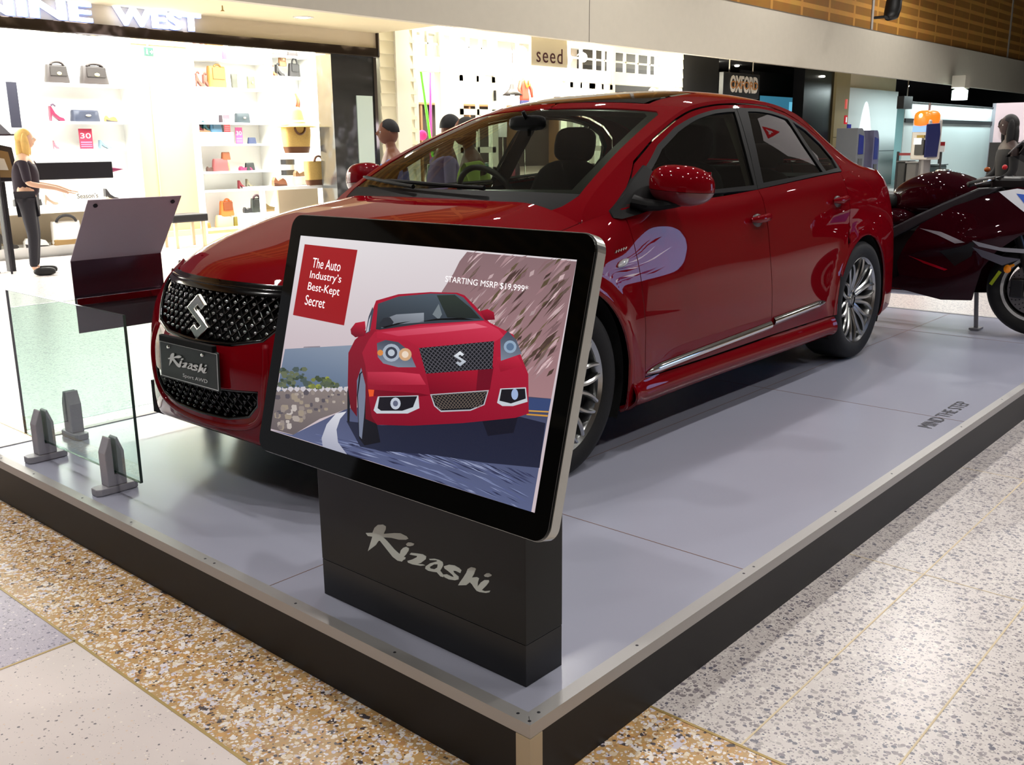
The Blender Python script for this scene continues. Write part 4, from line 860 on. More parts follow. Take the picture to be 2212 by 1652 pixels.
# ---- mirrors
def mirror(sd):
    m = empty('door_mirror', (0, 0, 0)); m.parent = car
    c = Vector((.665, -.940, 1.043))
    def hs(i, j, lo, hi):
        th = 2*PI*i; ph = lo+(hi-lo)*j; sgp = lambda v, p: math.copysign(abs(v)**p, v)
        x = .078*sgp(math.cos(ph), .75)*sgp(math.cos(th), .8); y = .128*sgp(math.cos(ph), .75)*sgp(math.sin(th), .8); z = .078*sgp(math.sin(ph), .85)
        z += -.018*(-y/.128)*(.5)+.0*x; x += .02*(y/.128)**2+(.014 if False else 0); return (c.x+x-.20*(y)*.55, c.y+y, c.z+z)
    A = MB().grid(lambda i, j: hs(i, j, -.18, PI/2), 28, 10); A.V = [(x, y*(-sd), z) for x, y, z in A.V]
    if sd > 0: A.F = [f[::-1] for f in A.F]
    A.build('mirror_cap', paint, m, smooth=True)
    A = MB().grid(lambda i, j: hs(i, j, -PI/2, -.20), 28, 8); A.V = [(x, y*(-sd), z) for x, y, z in A.V]
    if sd > 0: A.F = [f[::-1] for f in A.F]
    A.build('mirror_lower_cap', mat('shaded_red_paint', (92, 10, 22), .4, coat=1), m, smooth=True)  # same red as the cap, its darker underside reflection put into the colour
    P = [Vector((.52, -.82, .985)), Vector((.54, -.86, .972)), Vector((.60, -.89, .968)), Vector((.64, -.93, .975)), Vector((.67, -.98, .985))]
    mb = MB().tube(P, [.052, .046, .036, .034, .026], 12, flat=.55, up=(0, 0, 1)); mb.V = [(x, y*(-sd), z) for x, y, z in mb.V]; autosmooth(mb.build('mirror_arm', blk, m))
    def sp_(x, z, o, sd=sd):
        zb = float(belt([x])[1][0])
        if z > zb+.004: P = GP([x], [xu(x, z)[1]])[0]
        else: t, s_ = ts_side(x, z); P = WP([t], [s_])[0]
        return Vector((P[0], (P[1]+o)*sd, P[2]))
    ol = [(.395, .930, .006), (.40, .955, .010), (.50, 1.012, .012), (.60, 1.066, .012), (.715, 1.118, .010), (.735, 1.09, .022), (.745, 1.03, .026), (.74, .985, .028), (.62, .962, .036), (.50, .940, .028), (.42, .925, .012)]
    A_ = [sp_(x, z, o) for x, z, o in ol]; B_ = [sp_(x, z, -.02) for x, z, o in ol]; n_ = len(ol); cc_ = sum(A_, Vector())/n_+Vector((0, .012*sd, 0))
    V_ = A_+B_+[cc_]; F_ = [(i, (i+1) % n_, n_+(i+1) % n_, n_+i) for i in range(n_)]+[(i, (i+1) % n_, 2*n_) for i in range(n_)]
    if sd < 0: F_ = [f[::-1] for f in F_]
    autosmooth(mkobj('mirror_sail', V_, F_, blk, m), 60)
    mb = MB().prism([(-.05, -.10), (.05, -.10), (.05, .10), (-.05, .10)], (c.x+.068, c.y, c.z), (0, 0, 1), (0, 1, 0), (1, 0, 0), 0, .002); mb.V = [(x, y*(-sd), z) for x, y, z in mb.V]; mb.build('mirror_glass', chrome, m)
mirror(-1); mirror(1)
# ---- wheels
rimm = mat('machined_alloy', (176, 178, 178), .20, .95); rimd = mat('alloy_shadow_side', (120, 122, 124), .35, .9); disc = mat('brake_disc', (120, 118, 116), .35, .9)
def wheel():
    w = empty('wheel', (0, 0, 0))
    prof = [(.238, -.10), (.250, -.112), (.290, -.117), (.318, -.108), (.330, -.088), (.334, -.05), (.334, .05), (.330, .088), (.318, .108), (.290, .117), (.250, .112), (.238, .10)]
    mb = MB().lathe(prof, 72, ax='y'); mb.build('tyre', rub, w, smooth=True)
    mb = MB().lathe([(.226, -.095), (.240, -.106), (.243, -.104), (.236, -.094), (.228, -.085), (.222, -.02), (.205, .06), (.222, .09), (.238, .10)][::1], 72, ax='y')
    mb.V = [v for v in mb.V]; autosmooth(mb.build('rim', rimm, w), 50)
    sp_ = MB(); side_ = MB()
    for k in range(10):
        for q in (-1, 1):
            a0 = math.radians(-25+36*k); hub = a0+math.radians(q*9); tip = a0+math.radians(q*5.2)
            P = []
            for i in range(9):
                f = i/8; r_ = .050+(.232-.050)*f; a = hub+(tip-hub)*f+math.radians(q*5)*math.sin(PI*f); y = -.058-.030*math.sin(f*PI*.55)-.008*f; wd = .0085+.0035*(1-f); P.append((r_, a, y, wd))
            V = []; 
            for (r_, a, y, wd) in P:
                er = Vector((math.cos(a), 0, math.sin(a))); et = Vector((-math.sin(a), 0, math.cos(a)))
                for (u, d) in ((-wd, .0), (-wd*.45, -.007), (wd*.45, -.007), (wd, .0), (wd*.8, .035), (-wd*.8, .035)): V.append(er*r_+et*u+Vector((0, y+d, 0)))
            F = []
            for i in range(8):
                for j in range(6): F.append((i*6+j, (i+1)*6+j, (i+1)*6+(j+1) % 6, i*6+(j+1) % 6))
            sp_.add([tuple(v) for v in V], F)
    autosmooth(sp_.build('spokes', rimm, w), 30)
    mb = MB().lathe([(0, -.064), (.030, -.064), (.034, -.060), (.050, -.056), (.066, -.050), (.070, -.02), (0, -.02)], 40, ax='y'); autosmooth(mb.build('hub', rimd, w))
    mb = MB().lathe([(0, -.070), (.024, -.068), (.028, -.062)], 24, ax='y'); autosmooth(mb.build('centre_cap', rimm, w))
    for k in range(5): a = 2*PI*k/5+.3; MB().lathe([(0, -.068), (.007, -.068), (.009, -.058), (.009, -.05)], 8, (.048*math.cos(a), 0, .048*math.sin(a)), ax='y').build('wheel_nut', chrome, w)
    mb = MB().lathe([(.07, -.012), (.150, -.012), (.150, .012), (.07, .012)], 40, ax='y'); autosmooth(mb.build('brake_disc', disc, w))
    mb = MB().lathe([(0, .02), (.215, .02), (.215, .03), (0, .03)], 32, ax='y'); mb.build('inner_wheel_face', inn, w)
    return w
w0 = wheel(); wl = [w0]
for i in range(3): wl.append(copy_tree(w0))
for o, (x, sd) in zip(wl, ((0, -1), (2.70, -1), (0, 1), (2.70, 1))):
    o.parent = car; o.location = (x, .785*sd, .334); o.rotation_euler = (0, 0, 0 if sd < 0 else PI)
# wheel wells
for (cx, cz, r_) in WHC:
    for sd in (-1, 1):
        mb = MB().lathe([(r_+.012, .56), (r_+.012, .875)], 40, (cx, 0, cz), ax='y', a0=-.45, a1=PI+.45); mb.lathe([(0, .56), (r_+.012, .56)], 40, (cx, 0, cz), ax='y', a0=-.45, a1=PI+.45)
        mb.V = [(x, y*sd, z) for x, y, z in mb.V]; mb.build('wheel_well', inn, car, smooth=True)
# ---- inner shell and cabin
under = MB().box(-.78, 3.55, -.60, .60, .17, .30); under.box(.45, 2.25, -.85, .85, .19, .30); under.box(-.60, -.45, -.55, .55, .30, .55)
under.build('underbody', inn, car)
lin_ = Sheet()
for sd in (-1, 1):
    panel(lin_, [(ts_side(-.36, .5)[0], 6.6), (T_(2.45), 6.6), (T_(2.45), 7.9), (t8(.35), 7.7), (t8(-.3), 7.7)], [], WP, SC, .06, sd, 0, -.02)
    panel(lin_, [(T_(.43), 1.0), (T_(2.26), 1.0), (T_(2.26), 6.8), (T_(.43), 6.8)], [], WP, SC, .08, sd, 0, -.03)
lin_.build('door_lining', cabin, car)
din = MB().grid(lambda i, j: (-.10+.95*j, -.72+1.44*i, .93+.0*i-.04*j**2-.03*abs(2*i-1)**2), 14, 6); din.grid(lambda i, j: (.85+.06*j, -.72+1.44*i, .89-.45*j-.03*abs(2*i-1)**2), 14, 4)
dob = din.build('dashboard', mat('dash_vinyl', (34, 36, 34), .6), car, smooth=True)
mb = MB().ball((.80, .36, .935), (.14, .20, .045), 16, 10); mb.build('instrument_hood', mat('dash_vinyl', (34, 36, 34), .6), car, smooth=True)
sw = MB(); C = Vector((.98, .36, .93)); ax_ = Vector((.90, 0, .42)).normalized(); e1 = Vector((0, 1, 0)); e2 = ax_.cross(e1)
sw.tube([C+e1*.185*math.cos(a)+e2*.185*math.sin(a) for a in [2*PI*i/36 for i in range(36)]], .015, 8, closed=True)
for a in (0, PI, PI*1.5): sw.tube([C, C+(e1*math.cos(a)+e2*math.sin(a))*.18], .014, 6)
sw.ball(tuple(C), (.03, .055, .045), 10, 8); swo = sw.build('steering_wheel', mat('wheel_leather', (16, 16, 17), .5), car, smooth=True)
def seat(y, x=1.28):
    o = empty('seat', (x, y, .30)); o.parent = car
    mb = MB().ball((.0, 0, .22), (.27, .25, .10), 18, 10, .55); mb.build('cushion', cabin, o, smooth=True)
    mb = MB().ball((0, 0, 0), (.075, .245, .33), 18, 12, .6); mb.xf(Matrix.Translation((.29, 0, .50)) @ Matrix.Rotation(.30, 4, 'Y')); mb.build('seat_back', cabin, o, smooth=True)
    mb = MB().ball((0, 0, 0), (.045, .13, .095), 16, 10, .6); mb.xf(Matrix.Translation((.41, 0, .90)) @ Matrix.Rotation(.2, 4, 'Y')); mb.build('headrest', cabin, o, smooth=True)
    mb = MB()
    for q in (-.05, .05): mb.tube([(.37, q, .76), (.40, q, .88)], .006, 6)
    mb.build('headrest_post', chrome, o); return o
s0 = seat(-.36); seat(.36)
mb = MB().ball((2.05, 0, .50), (.28, .62, .10), 18, 10, .5); mb.build('rear_bench', cabin, car, smooth=True)
mb = MB().ball((0, 0, 0), (.075, .62, .31), 18, 12, .5); mb.xf(Matrix.Translation((2.38, 0, .78)) @ Matrix.Rotation(.32, 4, 'Y')); mb.build('rear_seat_back', cabin, car, smooth=True)
for y in (-.36, .36): mb = MB().ball((2.50, y, 1.13), (.045, .12, .07), 14, 8, .6); mb.build('rear_headrest', cabin, car, smooth=True)
mb = MB().box(2.50, 3.15, -.60, .60, 1.0, 1.02); mb.build('parcel_shelf', cabin, car)
s = Sheet(); panel(s, [(3.95, -.93), (3.95, .93), (9.2, .93), (9.2, -.93)], [], TPs, (.3, .6), .08, 1, 0, -.035); s.build('headliner', mat('headliner', (58, 56, 50), .9), car)
s = Sheet()
for sd in (-1, 1):
    panel(s, [(1.2, .90), (4.0, .86), (4.0, 1.0), (1.2, 1.0)], [], TP, (.3, .6), .05, sd, 0, -.03)
    panel(s, gpoly([(1.50, .99), (1.57, 1.36), (1.70, 1.36), (1.62, .99)]), [], GP, SG, .05, sd, 0, -.04)
s.build('pillar_trim', mat('pillar_trim', (104, 98, 82), .8), car)
mb = MB().ball((.86, 0, 1.30), (.015, .11, .035), 14, 8, .6); mb.tube([(.86, 0, 1.31), (.83, 0, 1.35)], .01, 6); mb.build('rear_view_mirror', blk, car, smooth=True)
# ---------------------------------------------------------------- sports motorcycle parked behind the car (local x = forward, -y = the side we see)
bk = empty('motorcycle', (5.30, 1.07, H+.002), -PI/2, 'dark maroon sports motorcycle parked behind the red car', 'motorcycle')
mar = mat('maroon_paint', (40, 4, 12), .5, .0, coat=.7, spec=.0, coat_rough=.02); bb = mat('satin_black', (14, 14, 15), .4); spar = mat('grey_frame_spar', (44, 44, 48), .45, .2)
def bwheel(x, w, name):
    o = empty(name, (x, 0, .30)); o.parent = bk
    mb = MB().lathe([(.208, -w*.36), (.235, -w*.5), (.275, -w*.42), (.298, -w*.16), (.300, 0), (.298, w*.16), (.275, w*.42), (.235, w*.5), (.208, w*.36)], 56, ax='y'); mb.build('tyre', rub, o, smooth=True)
    mb = MB().lathe([(.185, -w*.30), (.208, -w*.38), (.208, w*.38), (.185, w*.30)], 48, ax='y'); autosmooth(mb.build('rim', bb, o))
    mb = MB().lathe([(.192, -w*.385), (.210, -w*.385), (.210, -w*.37), (.192, -w*.37)], 48, ax='y'); mb.build('rim_stripe', mat('white_paint', (200, 200, 196), .4), o)
    mb = MB()
    for k in range(6):
        a = 2*PI*k/6+.2; mb.tube([(.03*math.cos(a), 0, .03*math.sin(a)), (.195*math.cos(a), 0, .195*math.sin(a))], [.022, .012], 8)
    mb.lathe([(0, -.05), (.035, -.05), (.035, .05), (0, .05)], 20, ax='y'); mb.build('wheel_spokes', bb, o, smooth=False)
    for sd in ((-1, 1) if x > 0 else (-1,)):
        mb = MB().lathe([(.09, -.004), (.16, -.004), (.16, .004), (.09, .004)], 48, (0, sd*.072, 0), ax='y')
        mb.build('brake_disc', disc, o)
        hb = MB()
        for k in range(24):
            for r_ in (.108, .128, .146):
                a = 2*PI*k/24+r_*9; hb.lathe([(0, .0), (.0045, .0)], 6, (r_*math.cos(a), sd*.0775, r_*math.sin(a)), ax='y')
        hb.build('disc_holes', mat('hole_black', (10, 10, 10), .6), o)
    return o
wf = bwheel(.74, .12, 'front_wheel'); bwheel(-.74, .19, 'rear_wheel')
mb = MB().box(-.245, -.225, -.065, -.055, -.12, -.02); mb.xf(Matrix.Rotation(.5, 4, 'Y')); mb.build('tape_flag', mat('lime_tape', (186, 206, 40), .5), wf)
for sd in (-1, 1):
    mb = MB().tube([(.74, sd*.095, .28), (.70, sd*.095, .40), (.47, sd*.095, .98)], [.026, .028, .025], 12); autosmooth(mb.build('fork_leg', bb, bk))
    mb = MB().box(.60, .68, sd*.085-.02, sd*.085+.02, .24, .36); mb.build('brake_caliper', mat('caliper', (40, 40, 42), .4, .5), bk, bevel=.01)
def bshell(name, outline, ym, bulge, m, cz, cx, lift=0, st=.03, sides=(-1, 1), skirt=.02):
    sh = Sheet(); P = np.array(outline); x0, x1, z0, z1 = P[:, 0].min(), P[:, 0].max(), P[:, 1].min(), P[:, 1].max()
    def fn(x, z):
        x = np.atleast_1d(np.asarray(x, float)); z = np.atleast_1d(np.asarray(z, float)); u = np.clip((x-cx)/(x1-x0)*2, -1, 1); v = np.clip((z-cz)/(z1-z0)*2, -1.2, 1.2)
        y = ym+bulge*(1-u**2*.9-v**2*.8)+.018*np.exp(-((z-(.50+.25*x))/.05)**2)-.03*np.exp(-(((x-.12)/.22)**2+((z-.47)/.10)**2)*1.2); return np.stack([x, y, z], 1)
    for sd in sides: panel(sh, outline, [], fn, (1, 1), st, sd, skirt, lift, ref=(cx, 0, cz))
    return sh.build(name, m, bk), fn
fo_ = [(-.20, .27), (-.06, .33), (-.08, .42), (-.02, .56), (.06, .68), (.25, .80), (.44, .875), (.60, .925), (.82, .90), (.98, .80), (.96, .71), (.80, .68), (.66, .64), (.54, .54), (.46, .42), (.41, .215), (.22, .20), (.0, .235)]
fair, FN = bshell('side_fairing', fo_, .17, .09, mar, .55, .40, st=.022)
def decal(name, poly, m, lift=.003):
    for sd in (-1, 1):
        sh = Sheet(); panel(sh, poly, [], FN, (1, 1), .03, sd, 0, lift, ref=(.4, 0, .55)); sh.build(name, m, fair)
lg = mat('silver_decal', (150, 152, 160), .35, .3); gg = mat('grey_decal', (84, 84, 96), .4, .2)
decal('swoosh_decal', [(.06, .655), (.20, .64), (.36, .585), (.30, .575), (.18, .62)], lg)
decal('stripe_decal', [(.40, .60), (.56, .565), (.72, .56), (.74, .535), (.58, .54), (.44, .565)], lg); decal('shadow_decal', [(.40, .56), (.58, .51), (.68, .50), (.58, .455), (.46, .50)], gg)
decal('blue_decal', [(.50, .895), (.60, .915), (.80, .885), (.86, .80), (.66, .78)], mat('white_decal', (214, 218, 226), .35)); decal('blue_field', [(.60, .885), (.80, .865), (.83, .815), (.68, .80)], mat('blue_decal', (28, 84, 190), .35), .005)
decal('red_edge', [(.0, .475), (.10, .445), (.26, .405), (.24, .395), (.10, .43)], mat('bright_red_edge', (150, 10, 30), .2, coat=1), .004)
decal('duct', [(.20, .52), (.34, .56), (.42, .60), (.40, .50), (.30, .43)], bb, .002)
mb = MB().ball((.86, 0, .84), (.17, .17, .13), 20, 14, .9); autosmooth(mb.build('nose_cowl', mar, bk), 60)
mb = MB().ball((.99, 0, .82), (.06, .09, .08), 16, 12); mb.build('headlamp', mat('lamp_glass', (190, 194, 200), .08, .3, spec=.8), bk, smooth=True)
# tank, seat, tail
def tank(i, j):
    f = i; x = .40-.62*f; th = 2*PI*j; hw = .155*math.sin(PI*min(1, .12+f*.88))**.42*(1-.28*max(0, f-.55)/.45); top = .845+.175*math.sin(PI*(.22+.62*f))-.03*(1-f)*.5; bot = .70+.06*(1-f)
    cz = (top+bot)/2; hz = (top-bot)/2; e = .75; sg = lambda v: math.copysign(abs(v)**e, v); s_ = math.sin(PI*min(1, .03+.97*f))**.25 if f < .97 else .2
    return (x, hw*sg(math.cos(th)), cz+hz*s_*sg(math.sin(th)))
mb = MB().grid(tank, 22, 28); n0 = len(mb.V); o = mb.build('fuel_tank', mar, bk, smooth=True)
mb = MB().ball((.10, 0, 1.012), (.05, .05, .012), 16, 8); mb.build('filler_cap', chrome, bk, smooth=True)
mb = MB().ball((-.40, 0, .815), (.26, .14, .065), 18, 10, .7); mb.build('seat', mat('seat_vinyl', (30, 32, 33), .5), bk, smooth=True)
mb = MB().ball((-.80, 0, .86), (.30, .13, .08), 18, 10, .8); mb.build('tail_cowl', mar, bk, smooth=True)
mb = MB().ball((-.18, 0, .70), (.16, .15, .07), 18, 10, .7); mb.build('tank_base_cover', mar, bk, smooth=True)
for sd in (-1, 1):
    mb = MB().prism([(-.28, .54), (-.12, .58), (.04, .67), (.22, .765), (.44, .87), (.52, .925), (.38, .915), (.18, .82), (.02, .735), (-.12, .655), (-.28, .62)], (0, sd*.155, 0), (1, 0, 0), (0, 0, 1), (0, sd, 0), 0, .045); mb.build('frame_spar', spar, bk, bevel=.012)
    mb = MB().tube([(-.30, sd*.14, .60), (-.45, sd*.12, .45), (-.74, sd*.11, .30)], [.04, .035, .03], 10); mb.build('swing_arm', bb, bk, smooth=True)
    mb = MB().lathe([(.018, 0), (.030, 0), (.030, .012), (.018, .012)], 20, (-.30, sd*.20, .43), ax='y'); mb.build('footpeg_boss', chrome, bk)
mb = MB().box(-.26, .30, -.13, .13, .26, .66); mb.build('engine', mat('engine_black', (18, 18, 19), .5, .3), bk, bevel=.03)
mb = MB().tube([(.15, .12, .20), (-.3, .14, .20), (-.62, .17, .33), (-1.0, .19, .45)], [.03, .04, .055, .055], 14); autosmooth(mb.build('exhaust', chrome, bk))
# bars, dash, screen
mb = MB().box(.42, .62, -.12, .12, .90, .98); mb.build('dash', bb, bk, bevel=.02)
mb = MB().ball((.40, 0, .93), (.10, .12, .05), 14, 8, .8); mb.build('steering_head', bb, bk, smooth=True)
for sd in (-1, 1):
    mb = MB().tube([(.44, sd*.10, .97), (.42, sd*.20, .965), (.36, sd*.32, .94)], [.016, .016, .018], 10); mb.build('handlebar', bb, bk, smooth=True)
    mb = MB().tube([(.46, sd*.17, .975), (.47, sd*.24, .97), (.40, sd*.34, .945)], [.007, .008, .006], 8); mb.build('brake_lever', chrome, bk, smooth=True)
    mb = MB().ball((.60, sd*.20, .50-.07), (.022, .022, .026), 12, 10); mb.tube([(.62, sd*.15, .45), (.60, sd*.19, .44)], .009, 6); mb.build('indicator', mat('amber_lens', (214, 124, 20), .2, emit=.15), bk, smooth=True)
mb = MB().ball((.395, -.10, 1.025), (.02, .02, .016), 10, 8); mb.build('amber_reservoir', mat('amber_fluid', (150, 72, 20), .2), bk, smooth=True)
mb = MB().ball((.50, -.12, 1.04), (.016, .02, .016), 10, 8); mb.build('red_switch', mat('red_switch', (190, 20, 30), .3), bk, smooth=True)
def scr_(i, j):
    a = -1.25+2.5*i; f = j; return (.50+.36*f*1.0+.12*(1-f)*0+.10*math.cos(a)*(1-f*.2)-.02, .165*math.sin(a)*(1-.25*(1-f)), 1.19-.27*f+.02*math.cos(a)-.11*(1-math.cos(a))*(1-f))
mb = MB().grid(scr_, 20, 12); mb.build('windshield', glass('smoked_screen', (.42, .42, .44), 1), bk, smooth=True)
P = [scr_(i/20, 0) for i in range(21)]; mb = MB().tube(P, .004, 6); mb.build('screen_edge', mat('clear_edge', (120, 116, 112), .3), bk, smooth=True)
mb = MB().box(.37, .43, -.05, .05, .0, .012); mb.tube([(.40, 0, .0), (.38, 0, .24)], .014, 10); mb.build('side_stand', mat('grey_stand', (120, 120, 126), .4, .3), bk)
# ---------------------------------------------------------------- the mall round the platform
FY = 11.0
cream = mat('cream_plaster', (214, 200, 172), .8, noise=.03, nscale=4); fas = mat('fascia_panel', (176, 170, 156), .75, noise=.05, nscale=6, bump=.15, bscale=260)
white = mat('white_board', (240, 240, 236), .6); beige = mat('beige_wall', (186, 158, 118), .8, noise=.03, nscale=6); darkw = mat('dark_shop_wall', (20, 20, 21), .6)
def st(name, mb, m, **k): return tag(mb.build(name, m, **k), kind='structure')
def B(x0, x1, y0, y1, z0, z1): return MB().box(x0, x1, y0, y1, z0, z1)
# bulkhead over the shopfronts, soffit, timber panelling, ceiling, far sides of the hall
YBK, ZBK, ZTP = 9.5, 3.10, 4.24
st('wall_bulkhead', B(-14, 62, YBK, YBK+.12, ZBK, ZTP), fas)
_sx = float(PY(1273, 40, YBK)[0])
st('trim_3', B(_sx-.006, _sx+.006, YBK-.004, YBK, ZBK, ZTP).box(-14, 62, YBK-.012, YBK, ZTP-.01, ZTP), mat('joint_dark', (90, 84, 76), .7))
st('ceiling_soffit', B(-14, 9.22, YBK+.12, 11.3, ZBK, ZBK+.05), mat('soffit_cream', (206, 194, 160), .8, noise=.03, nscale=5)); st('ceiling_soffit_upper', B(9.22, 62, YBK+.12, 11.3, 3.75, 3.8), mat('soffit_cream', (206, 194, 160), .8))
tim = bpy.data.materials.new('perforated_timber'); tim.use_nodes = True; nt = tim.node_tree; b = nt.nodes['Principled BSDF']; b.inputs['Roughness'].default_value = .5
tc = nt.nodes.new('ShaderNodeTexCoord'); sx = nt.nodes.new('ShaderNodeSeparateXYZ'); cx_ = nt.nodes.new('ShaderNodeCombineXYZ'); bt = nt.nodes.new('ShaderNodeTexBrick')
nt.links.new(tc.outputs['Object'], sx.inputs[0]); nt.links.new(sx.outputs[0], cx_.inputs[0]); nt.links.new(sx.outputs[2], cx_.inputs[1]); nt.links.new(cx_.outputs[0], bt.inputs['Vector'])
bt.offset = 0; bt.inputs['Color1'].default_value = (*lin((148, 104, 48)), 1); bt.inputs['Color2'].default_value = (*lin((138, 96, 44)), 1); bt.inputs['Mortar'].default_value = (*lin((186, 136, 66)), 1)
bt.inputs['Scale'].default_value = 1; bt.inputs['Brick Width'].default_value = 1.5; bt.inputs['Row Height'].default_value = .30; bt.inputs['Mortar Size'].default_value = .055; bt.inputs['Mortar Smooth'].default_value = .05
wv = nt.nodes.new('ShaderNodeTexNoise'); wv.inputs['Scale'].default_value = 3; mm = nt.nodes.new('ShaderNodeMix'); mm.data_type = 'RGBA'; mm.blend_type = 'MULTIPLY'; mm.inputs[0].default_value = .25
nt.links.new(tc.outputs['Object'], wv.inputs['Vector']); nt.links.new(bt.outputs[0], mm.inputs[6]); nt.links.new(wv.outputs['Color'], mm.inputs[7]); nt.links.new(mm.outputs[2], b.inputs['Base Color'])
tim.node_tree.nodes['Principled BSDF'].inputs['Specular IOR Level'].default_value = .3
st('wall_timber', B(-14, 62, YBK+.05, YBK+.12, ZTP, 7.0), tim)
mb = MB()
for x in (float(PY(1888, 30, YBK)[0]), float(PY(2181, 100, YBK)[0]), 14.0): mb.box(x-.06, x+.06, YBK+.025, YBK+.05, ZTP, 7.0)
st('trim_4', mb, mat('grey_channel', (150, 146, 140), .5))
ceilm = mat('ceiling_grey', (92, 90, 86), .9)
st('ceiling', B(-14, 62, -9.5, YBK+.2, 7.0, 7.1), ceilm)
st('wall_south', B(-14, 62, -9.6, -9.5, 0, 7.0), mat('far_side_wall', (96, 84, 70), .8, noise=.2, nscale=.8))
st('wall_west', B(-14.1, -14, -9.6, 16, 0, 7.0), mat('far_side_wall', (96, 84, 70), .8)); st('wall_east', B(62, 62.1, -9.6, 16, 0, 7.0), mat('far_side_wall', (96, 84, 70), .8))
# recessed lamps: small bright discs in the ceiling and soffit (each lamp carries its own light)
lampm = mat('lamp_disc', (255, 250, 238), .3, emit=14)
def downlight(x, y, z, power, label, group, r=.09, col=(1, .94, .84), deg=150):
    o = empty('downlight', (x, y, z), 0, label, 'ceiling light', group)
    MB().lathe([(r*1.0, -.012), (r*1.25, -.008), (r*1.3, 0), (r*1.0, 0)][::-1], 20).build('lamp_ring', mat('lamp_ring', (200, 198, 190), .5), o)
    MB().lathe([(0, -.004), (r, -.004)][::-1], 20).build('lamp_face', lampm, o)
    l = bpy.data.lights.new('downlight_bulb', 'SPOT'); l.energy = power; l.spot_size = math.radians(deg); l.spot_blend = .6; l.shadow_soft_size = r; l.color = col
    q = bpy.data.objects.new('downlight_bulb', l); COL.objects.link(q); q.parent = o; q.location = (0, 0, -.03)
_p = PZ(655, 37, ZBK); downlight(float(_p[0]), float(_p[1]), ZBK-.001, 60, 'round soffit downlight glowing above the shoe shop front', None, .11)
# sprinkler in the soffit
p = PZ(480, 12, ZBK); o = empty('sprinkler', (p[0], p[1], ZBK), 0, 'small brass sprinkler head in the soffit left of the downlight', 'sprinkler')
MB().lathe([(0, -.07), (.03, -.068), (.01, -.05), (.008, 0)][::-1], 12).build('sprinkler_head', brass, o)
# ---- shoe shop (left)
def at(px, py, Y): return PY(px, py, Y)
X0 = 1.2; X1 = 9.15
refl = bpy.data.materials.new('bronze_mirror'); refl.use_nodes = True; b = refl.node_tree.nodes['Principled BSDF']; b.inputs['Base Color'].default_value = (.26, .21, .18, 1); b.inputs['Metallic'].default_value = 1; b.inputs['Roughness'].default_value = .12
nz = refl.node_tree.nodes.new('ShaderNodeTexNoise'); nz.inputs['Scale'].default_value = 2.2; bp = refl.node_tree.nodes.new('ShaderNodeBump'); bp.inputs['Strength'].default_value = .3; bp.inputs['Distance'].default_value = .05
tcc = refl.node_tree.nodes.new('ShaderNodeTexCoord'); refl.node_tree.links.new(tcc.outputs['Object'], nz.inputs['Vector']); refl.node_tree.links.new(nz.outputs['Fac'], bp.inputs['Height']); refl.node_tree.links.new(bp.outputs[0], b.inputs['Normal'])
st('trim_5', B(X0, 9.18, FY-.06, FY+.1, 2.74, 2.87), refl); st('trim_6', B(X0, 9.2, FY-.075, FY-.06, 2.735, 2.75), chrome)
st('wall_header', B(X0, 9.2, FY, FY+.08, 2.87, ZBK), cream); st('trim_7', B(9.2, 9.22, FY-.06, FY+.1, 2.75, ZBK), mat('dark_edge', (60, 46, 36), .5))
smk = mat('smoked_mirror', (128, 132, 134), .14, .9, bump=1, bscale=1.6); smk.node_tree.nodes['Bump'].inputs['Distance'].default_value = .04
st('wall_pier', B(8.28, 9.12, FY-.02, FY+.35, 0, 2.74), smk)
st('window_9', B(8.74, 9.06, FY-.032, FY-.02, .25, 2.15), mat('pale_painted_reflection', (196, 214, 206), .15, spec=.8))  # pale panel added in place of a poster's reflection in the mirror pier
st('trim_8', B(9.10, 9.16, FY-.04, FY+.35, 0, 2.74), chrome)
st('wall_shop_back', B(X0-2, 10.6, 13.6, 13.7, 0, 3.2), white); st('ceiling_shop', B(X0-2, 10.6, FY+.1, 13.6, 3.16, 3.2), white)
st('wall_shop_left', B(X0-2.1, X0-2, FY, 13.7, 0, 3.2), white); st('wall_shop_right', B(10.0, 10.06, FY+.35, 13.7, 0, 3.2), white)
st('wall_shop_niche', B(6.32, 7.25, 13.30, 13.60, 0, 3.16), beige); st('trim_9', B(6.58, 6.60, 13.285, 13.30, 0, 3.0).box(6.32, 7.25, 13.27, 13.30, 2.92, 2.98), mat('beige_shadow_line', (190, 166, 128), .8))
st('baseboard_shop', B(6.3, 10.0, 13.2, 13.30, 0, .09), mat('oak_plinth', (206, 176, 126), .6))
# lettering standing on the header: NINE WEST
sgn = empty('shop_sign', (5.0, FY-.10, 2.87), 0, 'glowing white NINE WEST letters standing above the shoe shop', 'sign')
sw_ = mat('glowing_white_letter', (250, 252, 255), .4, emit=3.2); sbl = mat('blue_letter_side', (120, 150, 235), .5, emit=.8)
def lett(name, body, xa, xb, y, zz, h, par, m, d, bold=.03): return text(name, body, (xa-5.0, y, zz-2.87), (1, 0, 0), (0, 0, 1), (0, -1, 0), xb-xa, h, m, par, d=d, bold=bold)
xN0, xN1 = at(-60, 40, FY)[0], at(190, 60, FY)[0]; xW0, xW1 = at(238, 60, FY)[0], at(424, 70, FY)[0]
lett('letters_nine', 'NINE', xN0, xN1, 0, 2.875, .22, sgn, sw_, .05); lett('letters_west', 'WEST', xW0, xW1, 0, 2.875, .22, sgn, sw_, .05)
lett('letter_backs_nine', 'NINE', xN0+.035, xN1+.035, .06, 2.875, .22, sgn, sbl, .05); lett('letter_backs_west', 'WEST', xW0+.035, xW1+.035, .06, 2.875, .22, sgn, sbl, .05)
